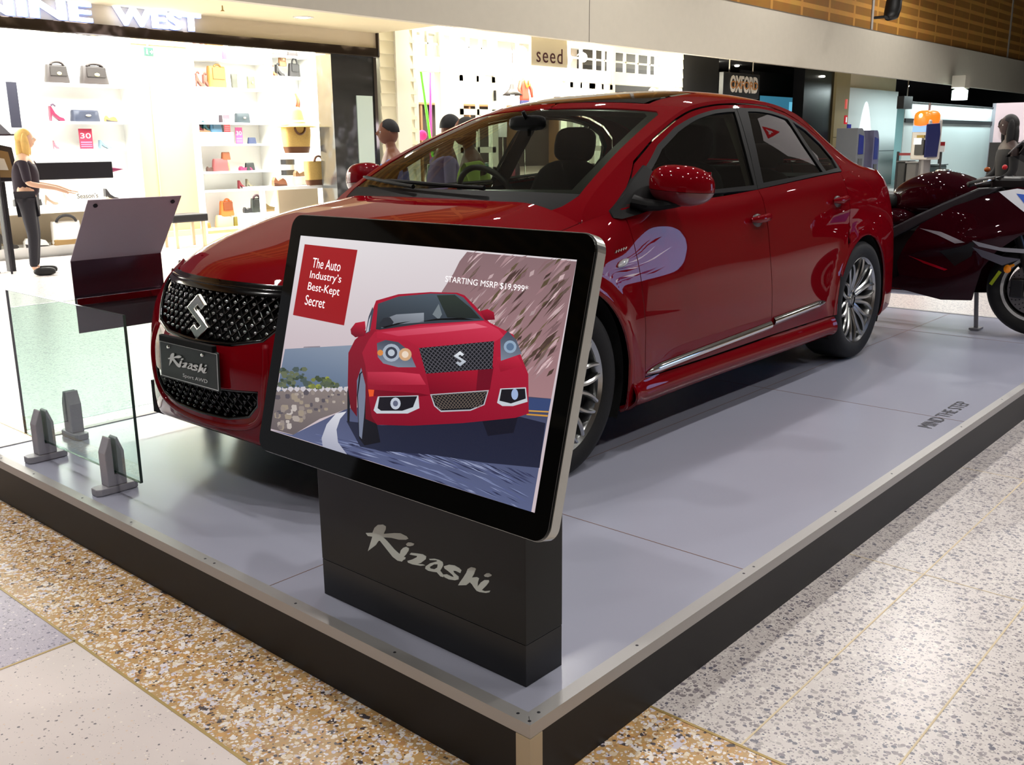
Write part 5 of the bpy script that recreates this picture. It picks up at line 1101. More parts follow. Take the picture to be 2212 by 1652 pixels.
# shelving: white lit bays
YB = 13.32; SHZ = []
def bay(name, xa, xb, zs, label):
    o = empty(name, ((xa+xb)/2, 13.42, 0), 0, label, 'shelving', None); w = (xb-xa)/2
    MB().box(-w, w, .12, .15, .0, 3.05).build('back_panel', white, o)
    for z in zs: SHZ.append(((xa, xb, YB, YB), z)); MB().box(-w+.02, w-.02, -.24, .12, z-.03, z).build('shelf', white, o, bevel=.003)
    for s_ in (-1, 1): MB().box(s_*w-.02, s_*w+.02, -.26, .15, 0, 3.05).build('side_panel', white, o)
    return o
bay('shelf_bay', at(20, 200, 13.4)[0], at(272, 200, 13.4)[0], (.52, 1.38, 1.77, 2.30), 'lit white shelf bay left of the beige wall')
bay('shelf_bay', at(404, 200, 13.4)[0], at(566, 200, 13.4)[0], (.08, .70, 1.00, 1.44, 1.78, 2.33, 2.77), 'lit white shelf bay right of the beige wall')
bay('shelf_bay', at(572, 200, 13.4)[0], at(700, 200, 13.4)[0], (.40, .95, 1.72, 2.56, 2.90), 'lit white shelf bay beside the bronze mirror pier')
# ---- goods
def G(px, py, Y): p = PY(px, py, Y); k = float((p-CAM) @ CF)/FPX; return p, k
CM = {}
def cm(c, r=.55, **kw): return mat('goods_%d_%d_%d' % tuple(c), [v*(.66 if max(c) < 215 else .9) for v in c] if not kw else c, r, **kw)
def place(name, px, py, Y, rz, label, cat, group):
    p, k = G(px, py, Y)
    c = sorted((abs(z-p[2]), z) for (xa, xb, ya, yb), z in SHZ if xa-.1 < p[0] < xb+.1 and ya <= Y <= yb)
    if c and c[0][0] < .13: p = np.array([p[0], p[1], c[0][1]+.003])
    return empty(name, (p[0], p[1], p[2]), rz, label, cat, group), k
def handbag(px, py, w, h, Y, col, label, clasp=None, handle=(0, 0, 0), kind='handbag', flap=True, taper=.12, grp='bags on the shop shelves', hcol=None, rz=.12, base=None):
    o, k = place(kind, px, py, Y, rz, label, 'bag', grp); w *= k; h *= k; d = w*.38; m = cm(col)
    mb = MB(); n = 12; prof = [(0, 1), (.1, 1.03), (.5, 1-taper*.5), (.85, 1-taper), (1, 1-taper*1.3)]
    rings = []
    for f, s_ in prof:
        for i in range(24): a = 2*PI*i/24; sg = lambda v: math.copysign(abs(v)**.45, v); mb.V.append((w/2*s_*sg(math.cos(a)), d/2*(s_ if f < .9 else .55)*sg(math.sin(a)), h*f))
    for j in range(len(prof)-1):
        for i in range(24): mb.F.append((j*24+i, j*24+(i+1) % 24, (j+1)*24+(i+1) % 24, (j+1)*24+i))
    mb.F += [tuple(range(24))[::-1], tuple(range(4*24, 5*24))]; autosmooth(mb.build('bag_body', m, o), 50)
    if flap: mb = MB().box(-w*.36, w*.36, -d*.5-.012, -d*.5+.01, h*.38, h*.93); mb.build('flap', cm([int(v*.8) for v in col]), o, bevel=.008)
    if clasp: mb = MB().ball((0, -d*.5-.014, h*.52), (w*.10, .008, h*.09), 12, 8); mb.build('clasp', cm(clasp, .3, metal=.6), o)
    if base: mb = MB().box(-w*.505, w*.505, -d*.52, d*.52, 0, h*.24); mb.build('bag_base', cm(base), o, bevel=.01)
    if handle[0]:
        hw, hh, r_ = handle; P = [(hw*w*math.cos(PI-PI*i/12), -d*.3, h*.96+hh*h*math.sin(PI*i/12)) for i in range(13)]; mb = MB().tube(P, r_*k, 6); mb.build('handle', cm(hcol or col), o, smooth=True)
    return o
def shoe(px, py, w, h, Y, col, label, kind='high_heel', flip=1, grp='shoes on the shop shelves', sole=None, straps=False):
    o, k = place(kind, px, py, Y, 0, label, 'shoe', grp); w *= k; h *= k; t = min(.075, w*.38); m = cm(col, .4)
    if kind == 'high_heel': up = [(-.48, .30), (-.44, 1.0), (-.36, .98), (-.12, .52), (.15, .30), (.40, .22), (.50, .06), (.38, 0), (.18, .0), (-.10, .22), (-.36, .46), (-.42, 0), (-.47, 0)]
    elif kind == 'wedge_shoe': up = [(-.48, 0), (-.50, .60), (-.42, 1.0), (-.25, .80), (.10, .42), (.42, .32), (.5, .12), (.46, 0)]
    else: up = [(-.5, 0), (-.5, .55), (-.38, .9), (-.2, .5), (.15, .75), (.38, .6), (.5, .2), (.48, 0)]
    mb = MB().prism([(x*w*flip, z*h) for x, z in up], (0, -t/2, 0), (1, 0, 0), (0, 0, 1), (0, 1, 0), 0, t); mb.build('upper', m, o, bevel=min(.006, h*.05))
    if sole: mb = MB().prism([(x*w*flip, z*h) for x, z in ([(-.48, 0), (-.5, .34), (-.1, .18), (.44, .10), (.52, .0)])], (0, -t/2-.003, 0), (1, 0, 0), (0, 0, 1), (0, 1, 0), 0, t+.006); mb.build('sole', cm(sole), o)
    if straps: mb = MB().tube([(w*(-.4)*flip, -t*.5, h*1.02), (w*(-.25)*flip, -t*.6, h*1.1), (w*(-.1)*flip, -t*.4, h*.98)], h*.05+.003, 6); mb.build('strap', cm(straps), o)
    return o
def card(px, py, w, h, Y, col, txt, label, tcol=(255, 240, 240)):
    o, k = place('sale_card', px, py, Y, 0, label, 'sign', None); w *= k; h *= k
    MB().box(-w/2, w/2, -.004, .004, 0, h).build('card', cm(col, .6), o)
    text('card_number', txt, (-w*.40, -.0045, h*.52), (1, 0, 0), (0, 0, 1), (0, -1, 0), w*.78, h*.26, cm(tcol, .6), o, d=.002)
    MB().box(-w*.42, w*.42, -.006, -.0045, h*.10, h*.14).box(-w*.42, w*.42, -.006, -.0045, h*.2, h*.24).box(-w*.42, w*.42, -.006, -.0045, h*.3, h*.36).build('small_print_rule', cm([min(255, v+60) for v in col]), o)

def riser(pxa, pxb, py, Y, zb, label, d=.10):
    a, b_ = PY(pxa, py, Y), PY(pxb, py, Y); z = float(PY((pxa+pxb)/2, py, Y)[2]); o = empty('display_block', (float(a[0]+b_[0])/2, Y, zb), 0, label, 'display block', 'white display blocks'); w = float(b_[0]-a[0])/2
    MB().box(-w, w, -d, d, .002, z-zb).build('block', white, o, bevel=.003); SHZ.append(((float(a[0]), float(b_[0]), Y, Y), z)); return z
riser(424, 497, 286, YB, 1.44, 'white block under the burgundy heel and light blue bag')
handbag(124, 179, 52, 38, YB, (52, 40, 36), 'dark brown flap handbag with gold clasp, left on the top shelf', (222, 200, 130), (.28, .2, 3))
handbag(204, 181, 62, 38, YB, (54, 42, 38), 'wide dark brown satchel with gold clasp, right on the top shelf', (222, 206, 130), (.3, .15, 3))
shoe(124, 264, 32, 32, YB, (150, 40, 80), 'purple ankle-strap high heel beside the navy clutch', straps=(90, 60, 90))
handbag(185, 265, 62, 24, YB, (52, 60, 84), 'navy clutch with big gold buckle on the middle shelf', (220, 196, 150), kind='clutch_bag', flap=False, taper=.04)
shoe(240, 263, 26, 15, YB, (226, 130, 70), 'orange and black flat sandal at the shelf end near the beige wall', 'flat_sandal', sole=(60, 60, 60))
card(188, 322, 29, 42, YB, (214, 48, 88), '30', 'red sale card reading 30 on the lower shelf left of the beige wall')
shoe(228, 321, 28, 18, YB, (150, 186, 206), 'pale blue high heel right of the red sale card', flip=1); shoe(122, 323, 12, 18, YB, (214, 130, 150), 'small pale pink heel left of the red sale card')
SHZ.append(((3.4, 6.0, 11.8, 12.55), float(PY(60, 446, 11.9)[2]))); SHZ.append(((3.4, 6.0, 11.8, 12.0), .14))
shoe(240, 418, 32, 26, 12.3, (66, 62, 64), 'black and nude pump on the end of the white table', sole=(222, 190, 150))
shoe(110, 434, 30, 22, 12.0, (214, 178, 150), 'nude pump on the white table, nearer the black clutch'); shoe(147, 442, 22, 26, 12.0, (222, 196, 176), 'nude pump on the white table, nearer the season card')
handbag(58, 430, 58, 15, 12.0, (50, 44, 44), 'long black clutch lying on the white table', kind='clutch_bag', flap=False, taper=.02, rz=0)
o, k = place('season_card', 189, 432, 12.0, 0, 'pale display card reading Season’s on the white table', 'sign', None)
MB().box(-26*k, 26*k, -.004, .004, 0, 34*k).build('card', cm((226, 216, 206)), o); text('card_text', 'Season’s', (-22*k, -.005, 10*k), (1, 0, 0), (0, 0, 1), (0, -1, 0), 46*k, 10*k, cm((70, 60, 60)), o)
# white table with low shelf
xa, xb = at(-60, 450, 11.9)[0], at(262, 450, 11.9)[0]
o = empty('display_table', ((xa+xb)/2, 12.05, 0), 0, 'long white display table in the shoe shop window', 'table'); w = (xb-xa)/2; zt = float(at(60, 446, 11.9)[2])
MB().box(-w, w, -.20, .45, zt-.10, zt).build('table_top', white, o, bevel=.004); MB().box(-w, w, -.1, .40, 0, .14).build('lower_shelf', white, o); MB().box(-w+.05, w-.05, .36, .40, .14, zt-.1).build('back_board', mat('taupe_board', (196, 180, 152), .7), o)
for s_ in (-1, 1): MB().box(s_*(w-.05), s_*(w-.02), -.18, .36, .14, zt-.1).build('table_end', white, o)
shoe(18, 532, 42, 36, 11.9, (60, 54, 44), 'dark olive high heel on the low shelf at the far left'); shoe(78, 526, 50, 22, 11.9, (240, 238, 232), 'white and black flat sandal on the low shelf', 'flat_sandal', sole=(56, 52, 52))
handbag(146, 528, 60, 50, 11.9, (244, 240, 232), 'white structured bag with black piping on the low shelf', None, (.35, .28, 3), flap=False, taper=.02, hcol=(40, 36, 40), base=(214, 170, 100), rz=0)
# black counter beam, cone and framed bag beside the blonde woman
p0, k0 = G(0, 372, 10.7); p1, _ = G(183, 372, 10.7)
o = empty('counter_screen', ((p0[0]+p1[0])/2+.0, 10.7, float(p0[2])), 0, 'long black cabinet crossing the view left in front of the shoe table', 'cabinet'); l = (p1[0]-p0[0])/2+.3
MB().box(-l, l, -.12, .12, -.10, .10).build('cabinet_body', cm((24, 18, 30), .5), o, bevel=.01); MB().box(-l, -l+.12, -.1, .1, -float(p0[2]), -.10).box(-l+.25, -l+.32, -.05, .05, -float(p0[2]), -.10).build('cabinet_leg', cm((24, 18, 30), .5), o)
MB().lathe([(0, .20), (.045, 0), (0, 0)][::-1], 16, (l, 0, 0), ax='x').build('pink_cone', cm((206, 40, 120), .5), o)
o, k = place('tote_bag', 15, 392, 10.5, 0, 'tan tote bag with dark border hanging beside the blonde woman', 'bag', None)
MB().prism([(-40*k, 0), (24*k, 0), (16*k, 72*k), (-40*k, 84*k)], (0, 0, 0), (1, 0, 0), (0, 0, 1), (0, -1, 0), -.05, .05).build('bag_body', cm((36, 26, 40)), o, bevel=.01)
MB().prism([(-38*k, 10*k), (14*k, 8*k), (6*k, 62*k), (-38*k, 72*k)], (0, -.052, 0), (1, 0, 0), (0, 0, 1), (0, -1, 0), 0, .004).build('bag_panel', cm((196, 158, 100)), o); MB().prism([(-38*k, 26*k), (2*k, 24*k), (-4*k, 48*k), (-38*k, 54*k)], (0, -.057, 0), (1, 0, 0), (0, 0, 1), (0, -1, 0), 0, .004).build('bag_label', cm((236, 232, 220)), o)
# dark hanging banner and umbrella fabric at the far left
o, k = place('hanging_banner', 36, 276, 12.6, 0, 'narrow dark blue banner hanging at the far left of the shoe shop', 'banner', None); MB().box(-11*k, 11*k, -.01, .01, 0, 95*k).build('banner_cloth', cm((44, 44, 66)), o, bevel=.003); MB().tube([(0, 0, 95*k), (0, 0, 3.16-o.location.z)], .004, 6).build('cord', cm((60, 60, 60)), o)
o, k = place('parasol', -14, 290, 10.4, 0, 'purple black folded parasol top at the far left edge', 'umbrella', None); MB().lathe([(0, 40*k), (28*k, 18*k), (52*k, 0), (50*k, -3*k), (0, 14*k)][::-1], 10).build('canopy', cm((46, 26, 62)), o); MB().tube([(0, 0, -float(o.location.z)), (0, 0, 38*k)], .012, 8).build('pole', cm((46, 40, 52)), o)
# right bay
shoe(432, 188, 22, 28, YB, (176, 98, 80), 'strappy brown heel on the top shelf, nearer the beige wall', straps=(170, 90, 70)); shoe(447, 180, 20, 26, YB, (176, 98, 80), 'strappy brown heel on the top shelf, touching the tan backpack', straps=(170, 90, 70))
handbag(468, 175, 44, 44, YB, (206, 144, 62), 'tan scalloped backpack on the top shelf', None, (.2, .12, 2), kind='backpack', taper=.02); handbag(485, 128, 12, 18, YB, (206, 50, 80), 'small crimson bag high above the tan backpack', flap=False)
handbag(507, 190, 14, 30, YB, (104, 104, 90), 'narrow grey green clutch standing upright', kind='clutch_bag', flap=False, taper=-.2); handbag(543, 192, 19, 26, YB, (126, 128, 96), 'olive jewelled clutch standing upright', (222, 206, 160), kind='clutch_bag', flap=False, taper=0)
handbag(610, 143, 20, 26, YB, (186, 130, 78), 'tan and white bag in the crowded top right shelf', (226, 200, 120), kind='handbag'); handbag(635, 157, 30, 28, YB, (44, 40, 40), 'black quilted bag in the crowded top right shelf', None, (.25, .4, 2)); handbag(632, 120, 28, 12, YB, (60, 50, 48), 'black bag half hidden behind the shop header', flap=False); handbag(590, 118, 22, 10, YB, (176, 96, 60), 'brown bag half hidden behind the shop header', flap=False)
shoe(605, 168, 22, 24, YB, (50, 46, 46), 'black strappy sandal beside the quilted bag', straps=(40, 40, 40)); shoe(592, 174, 20, 20, YB, (196, 116, 60), 'brown sandal at the front of the crowded shelf', straps=(190, 110, 60))
shoe(433, 290, 22, 24, YB, (150, 44, 66), 'burgundy and nude heel on the second shelf', sole=(214, 170, 130)); shoe(447, 282, 20, 24, YB, (40, 120, 136), 'teal and nude heel behind the burgundy one', sole=(214, 170, 130)); handbag(466, 285, 30, 20, YB, (110, 170, 214), 'light blue bag on the second shelf', None, (.2, .1, 2)); handbag(479, 286, 10, 36, YB, (58, 36, 50), 'tall dark plum bag beside the light blue bag', flap=False)
card(491, 283, 15, 36, YB, (230, 90, 100), '30', 'red sale card reading 30 beside the plum bag'); handbag(524, 266, 36, 20, YB, (60, 76, 84), 'teal clutch with gold buckle on the second shelf', (226, 200, 150), kind='clutch_bag', flap=False, taper=.04); card(518, 316, 17, 34, YB, (226, 80, 140), '30', 'pink sale card reading 30 below the teal clutch'); handbag(545, 319, 21, 13, YB, (70, 84, 130), 'small blue pouch right of the pink sale card', kind='clutch_bag', flap=False)
handbag(478, 386, 40, 26, YB, (206, 106, 106), 'pink floral bag at the bottom of the floral pile', flap=False); handbag(482, 362, 32, 18, YB, (226, 140, 90), 'orange floral bag in the middle of the floral pile', flap=False); handbag(488, 345, 22, 16, YB, (214, 120, 70), 'coral bag topping the floral pile', flap=False); shoe(456, 386, 18, 12, YB, (120, 84, 76), 'brown flat left of the floral pile', 'flat_sandal')
handbag(540, 370, 24, 16, YB, (50, 56, 54), 'black clutch behind the pink flat', kind='clutch_bag', flap=False); shoe(531, 372, 30, 10, YB, (214, 60, 120), 'hot pink flat in front of the black clutch', 'flat_sandal'); shoe(524, 414, 20, 18, YB, (186, 60, 76), 'red pump on the fourth shelf'); shoe(541, 412, 20, 20, YB, (196, 190, 160), 'pale green pump on the fourth shelf')
handbag(490, 466, 34, 32, YB, (244, 122, 52), 'bright orange backpack on the bottom shelf', None, (.2, .15, 2), kind='backpack'); handbag(484, 489, 42, 26, YB, (222, 190, 150), 'beige soft bag below the orange backpack', flap=False); handbag(448, 488, 16, 12, YB, (240, 140, 70), 'small orange pouch at the bottom left', flap=False, kind='clutch_bag'); handbag(511, 490, 13, 20, YB, (176, 160, 60), 'yellow green bottle shaped bag at the bottom', flap=False)
riser(524, 606, 458, 12.6, 0, 'tall white block under the dark green bag and tan wedge', .16); riser(604, 642, 449, 12.3, 0, 'white block under the black bow sandal', .14)
handbag(554, 455, 28, 30, 12.6, (60, 66, 60), 'dark green bag beside the tan wedge', None, (.3, .25, 2.5), hcol=(80, 40, 50)); shoe(577, 459, 42, 28, 12.6, (150, 120, 62), 'tan wedge shoe on a white block', 'wedge_shoe', sole=(176, 140, 80)); shoe(536, 457, 22, 14, 12.6, (56, 56, 60), 'black bow flat left of the dark green bag', 'flat_sandal'); shoe(622, 448, 34, 12, 12.3, (24, 22, 22), 'black bow sandal on a white block', 'flat_sandal')
MB_ = lambda: MB()
# window table with straw goods
xa, xb = at(556, 402, 11.6)[0], at(722, 402, 11.6)[0]; zt = .79
o = empty('display_table', ((xa+xb)/2, 11.75, 0), 0, 'white window table carrying the straw bags and hat', 'table'); w = (xb-xa)/2
MB().box(-w, w, -.25, .25, zt-.05, zt).build('table_top', white, o, bevel=.004); MB().box(w-.07, w, -.24, -.18, 0, zt-.05).build('table_leg', white, o); MB().box(-w, -w+.07, -.24, -.18, 0, zt-.05).build('table_leg', white, o); MB().box(-w*.2, w-.1, .16, .20, 0, zt-.05).build('modesty_panel', mat('taupe_board', (196, 180, 152), .7), o)
SHZ.append(((7.0, 9.3, 11.5, 12.1), .79)); SHZ.append(((8.2, 8.75, 11.85, 11.95), .79+.107))
straw = mat('woven_straw', (196, 164, 96), .85, noise=.2, nscale=60, bump=.5, bscale=120)
def tot(px, py, w, h, Y, label, name='straw_bag', hd=(0, 0)):
    o, k = place(name, px, py, Y, .1, label, 'bag', 'straw bags in the shop window'); w *= k; h *= k; d = w*.35; mb = MB()
    for f, s_ in ((0, .82), (.22, .92), (.6, 1), (1, 1.0)):
        for i in range(24): a = 2*PI*i/24; sg = lambda v: math.copysign(abs(v)**.5, v); mb.V.append((w/2*s_*sg(math.cos(a)), d/2*s_*sg(math.sin(a)), h*f))
    for j in range(3):
        for i in range(24): mb.F.append((j*24+i, j*24+(i+1) % 24, (j+1)*24+(i+1) % 24, (j+1)*24+i))
    mb.F += [tuple(range(24))[::-1], tuple(range(72, 96))]; autosmooth(mb.build('bag_body', straw, o), 50)
    mb = MB()
    for f, s_ in ((-.005, .825), (.22, .935)):
        for i in range(24): a = 2*PI*i/24; sg = lambda v: math.copysign(abs(v)**.5, v); mb.V.append((w/2*s_*sg(math.cos(a)), d/2*s_*sg(math.sin(a)), h*f))
    for i in range(24): mb.F.append((i, (i+1) % 24, 24+(i+1) % 24, 24+i))
    mb.build('leather_base', cm((140, 84, 44)), o, smooth=True)
    P = [(hd[0]*w*math.cos(PI-PI*i/12), -d*.52, h*hd[1]+hd[0]*w*1.0*math.sin(PI*i/12)*hd[2]) for i in range(13)]; MB().tube(P, .018, 8).build('handle', cm((124, 72, 34)), o, smooth=True); return o
tot(642, 330, 72, 58, 11.75, 'large straw tote with brown leather base in the window', hd=(.2, .92, -1)); tot(683, 390, 58, 50, 11.55, 'smaller straw bag with brown ring handle in the window', hd=(.2, .98, 1))
stand = empty('display_riser', tuple(G(642, 396, 11.75)[0]), 0, 'clear acrylic riser under the large straw tote', 'stand'); k = G(642, 396, 11.75)[1]
stand.location.z = zt; hh = float(G(642, 331, 11.75)[0][2])-zt-.004; MB().box(-.12, -.11, -.1, .1, 0, hh).box(.11, .12, -.1, .1, 0, hh).box(-.16, .16, -.12, .12, hh-.008, hh).build('acrylic_sheet', glass('acrylic', (.93, .95, .95)), stand)
o, k = place('sun_hat', 640, 272, 11.75, 0, 'wide brimmed straw sun hat resting on the large straw tote', 'hat', None)
MB().lathe([(0, 40*k), (8*k, 39*k), (14*k, 30*k), (18*k, 10*k), (22*k, 4*k), (44*k, -2*k), (44*k, -3*k), (20*k, 1*k)][::-1], 32).build('hat_crown', straw, o, smooth=True); MB().lathe([(20*k, 4*k), (20.5*k, 8*k), (17.5*k, 12*k)][::-1], 32).build('hat_band', cm((240, 226, 180)), o)
o, k = place('striped_canister', 623, 378, 12.1, 0, 'black and white striped canister behind the straw tote', 'box', None)
for i, c in enumerate(((28, 28, 32), (240, 240, 238), (28, 28, 32))): MB().lathe([(0, 0), (15*k, 0), (15*k, 11*k), (0, 11*k)], 24, (0, 0, 11*k*i)).build('stripe_band', cm(c), o)
shoe(604, 396, 34, 22, 11.7, (206, 130, 90), 'tan strappy sandal at the left of the window table', 'flat_sandal', sole=(150, 90, 60)); shoe(650, 380, 34, 18, 11.9, (200, 140, 100), 'coral sandal on a white box behind the straw bags', 'flat_sandal'); shoe(712, 402, 44, 20, 11.6, (56, 82, 66), 'dark green jewelled sandal at the right of the window table', 'flat_sandal', sole=(40, 50, 44))
o, k = place('white_box', 650, 398, 11.88, 0, 'low white box on the window table', 'box', None); MB().box(-32*k, 32*k, -.1, .1, 0, 17*k).build('box_body', white, o, bevel=.003)
o, k = place('scarf', 646, 252, 13.0, 0, 'brown printed scarf hanging beside the sun hat', 'scarf', None); MB().grid(lambda i, j: ((-9+18*i*(.3+.7*(1-j))+3*j)*k, .02*math.sin(i*9)+.03*math.sin(j*7), (48*j)*k), 12, 14).build('scarf_cloth', mat('brown_scarf', (156, 92, 60), .8, noise=.4, nscale=14), o, smooth=True); MB().tube([(3*k, 0, 46*k), (3*k, 0, 3.16-o.location.z)], .003, 6).build('cord', cm((60, 60, 60)), o)
# bench, exit sign
pb = G(403, 470, 11.6)[0]; o = empty('bench', (float(pb[0])-.05, 11.6, 0), 0, 'black padded bench with pale wooden legs', 'bench')
MB().box(-.28, .28, -.20, .20, .36, .47).build('seat_pad', cm((44, 40, 42), .6), o, bevel=.02)
for a in (-1, 1):
    for c in (-1, 1): MB().box(a*.22-.022, a*.22+.022, c*.15-.02, c*.15+.02, 0, .36).build('leg', mat('pale_wood', (222, 200, 160), .5), o)
pe = G(321, 112, 12.6)[0]; o = empty('exit_sign', tuple(pe), .25, 'small green exit arrow sign hanging from the shop ceiling', 'sign'); em = mat('exit_green', (6, 62, 48), .5, emit=.1)
MB().box(-.075, .075, -.015, .015, -.06, .06).build('sign_box', em, o); MB().prism([(.01, -.008), (.035, -.008), (.035, -.03), (.065, 0), (.035, .03), (.035, .008), (.01, .008)], (0, -.016, 0), (1, 0, 0), (0, 0, 1), (0, -1, 0), 0, .002).build('arrow', mat('exit_white', (200, 225, 215), .5, emit=.3), o); MB().ball((-.045, -.017, .03), (.010, .003, .010), 8, 6).prism([(-.06, -.04), (-.045, -.015), (-.035, -.04), (-.028, -.038), (-.036, .0), (-.03, .012), (-.055, .016), (-.062, .0)], (0, -.016, 0), (1, 0, 0), (0, 0, 1), (0, -1, 0), 0, .002).build('running_figure', mat('exit_white', (200, 225, 215), .5, emit=.3), o); MB().tube([(0, 0, .06), (0, 0, 3.16-float(pe[2]))], .004, 6).build('hanger', chrome, o)
# ---------------------------------------------------------------- white boarded shop (middle)
lapb = mat('white_painted_boards', (232, 226, 196), .6); fram = mat('white_joinery', (240, 238, 222), .5)
def clap(x0, x1, z0, z1, y=FY-.02):
    mb = MB(); z = z0
    while z < z1-.01:
        zz = min(z+.20, z1); mb.prism([(0, z), (-.022, z+.004), (0, zz)], (x0, y, 0), (0, 1, 0), (0, 0, 1), (1, 0, 0), 0, x1-x0); z += .20
    mb.box(x0, x1, y, y+.14, z0, z1); return mb
XA, XB = 9.22, 18.2
st('wall_boarded', clap(XA+.02, 10.0, 0, 3.6), lapb); mbq = clap(17.3, XB, 0, 3.6); st('wall_boarded_right', mbq, lapb)
st('trim_10', B(9.55, 9.85, FY-.07, FY+.02, 0, 3.6), fram)
xs_ = [10.0, 10.62, 11.0, 11.95, 14.05, 15.55, 17.3]
mb = MB()
mb.box(10.0, 17.3, FY-.03, FY+.12, 2.58, 2.82); mb.box(10.0, 17.3, FY-.03, FY+.12, 3.22, 3.6)
for x in xs_: mb.box(x-.05, x+.05, FY-.036, FY+.115, 0, 3.4)
for x in (10.32, 11.3, 11.62, 12.6, 13.3, 14.5, 14.95, 15.25, 16.0, 16.45, 16.9): mb.box(x-.016, x+.016, FY-.01, FY+.05, 2.82, 3.22)
mb.box(10.0, 17.3, FY-.01, FY+.05, 3.01, 3.04); mb.box(10.05, 10.57, FY-.03, FY+.1, 0, .55); mb.box(15.6, 17.25, FY-.03, FY+.1, 0, .9)
st('trim_11', mb, fram)
for n, (a, b_) in enumerate(((10.05, 10.57), (11.05, 11.9), (14.1, 15.5), (15.6, 17.25)), 1): st('window_%d' % n, B(a, b_, FY+.02, FY+.026, 2.82, 3.22), glass('shop_glass', (.95, .96, .95)))
for n, (a, b_) in enumerate(((10.05, 10.57), (15.6, 17.25)), 5): st('window_%d' % n, B(a, b_, FY+.02, FY+.026, .55 if a < 11 else .9, 2.58), glass('shop_glass', (.95, .96, .95)))
# glazed double doors, folded open either side of the entrance
def gdoor(n, x0, x1, y, rz):
    o = empty('door_%d' % n, (x0, y, 0), rz); o['kind'] = 'structure'; w = x1-x0; mb = MB().box(0, .09, -.02, .02, 0, 2.56).box(w-.09, w, -.02, .02, 0, 2.56).box(w*.5-.03, w*.5+.03, -.02, .02, 0, 2.56)
    for z in (0, .9, 1.25, 1.9, 2.46): mb.box(0, w, -.02, .02, z, z+.10)
    mb.box(0, w, -.015, .015, 0, .9); mb.build('door_frame', fram, o); MB().box(.09, w-.09, -.003, .003, 1.0, 2.46).build('pane', glass('shop_glass', (.95, .96, .95)), o)
    MB().box(w-.05, w-.03, -.07, -.02, 2.15, 2.33).build('door_closer', bb, o, bevel=.004)
gdoor(1, 11.02, 11.93, FY-.02, 0); gdoor(2, 14.1, 14.8, FY-.02, 0); gdoor(3, 14.82, 15.5, FY-.02, 0)
st('wall_boutique_back', B(9.6, 18.2, 13.9, 14.0, 0, 3.6), mat('pink_plaster', (206, 190, 182), .8)); st('wall_boutique_left', B(9.56, 9.62, FY+.35, 14, 0, 3.6), white); st('wall_boutique_right', B(18.14, 18.2, FY, 14, 0, 3.6), white); st('ceiling_boutique', B(9.6, 18.2, FY+.1, 14, 3.6, 3.65), white)
# hanging sign board
sb = empty('sign_board', (13.5, 10.1, 0), 0, 'cream hanging board lettered seed above the boutique entrance', 'sign'); p = G(1185, 118, 10.1)[0]; q0 = G(1146, 118, 10.1)[0]; q1 = G(1224, 118, 10.1)[0]
sb.location = (float(p[0]), 10.1, float(p[2])); w = float(q1[0]-q0[0])/2; zt_ = 3.7-float(p[2])
MB().prism([(-w, -.20), (w, -.20), (w+.02, -.1), (w, .14), (w-.05, zt_), (-w, zt_)], (0, 0, 0), (1, 0, 0), (0, 0, 1), (0, -1, 0), -.03, .03).build('board', mat('cream_board', (214, 204, 174), .7), sb, bevel=.01)
k = G(1185, 118, 10.1)[1]; text('board_letters', 'seed', (float(G(1156, 134, 10.1)[0][0]-p[0]), -.031, float(G(1156, 134, 10.1)[0][2]-p[2])), (1, 0, 0), (0, 0, 1), (0, -1, 0), 1.18*float(G(1212, 132, 10.1)[0][0]-G(1156, 132, 10.1)[0][0])/1.18, 31*k, mat('maroon_letter', (70, 28, 34), .6), sb, d=.004, spacing=1.15)
# wall lamps
for i, (x, z, lab) in enumerate(((10.95, 3.02, 'glowing wall lamp left of the boutique entrance'), (12.55, 3.02, 'glowing wall lamp left of the seed board'), (14.35, 3.02, 'glowing wall lamp right of the seed board'), (17.6, 2.75, 'glowing wall lamp on the boards at the right end'))):
    o = empty('wall_lamp', (x, FY-.16, z), 0, lab, 'lamp', 'lamps along the boutique front'); MB().ball((0, 0, 0), (.075, .075, .085), 16, 12).build('lamp_globe', mat('warm_globe', (255, 248, 224), .3, emit=30), o, smooth=True); MB().tube([(0, .15, .05), (0, .06, .10), (0, 0, .09)], .010, 8).build('lamp_arm', fram, o)
    l = bpy.data.lights.new('globe_bulb', 'POINT'); l.energy = 130; l.shadow_soft_size = .08; l.color = (1, .95, .82); q = bpy.data.objects.new('globe_bulb', l); COL.objects.link(q); q.parent = o; q.location = (0, -.16, 0)
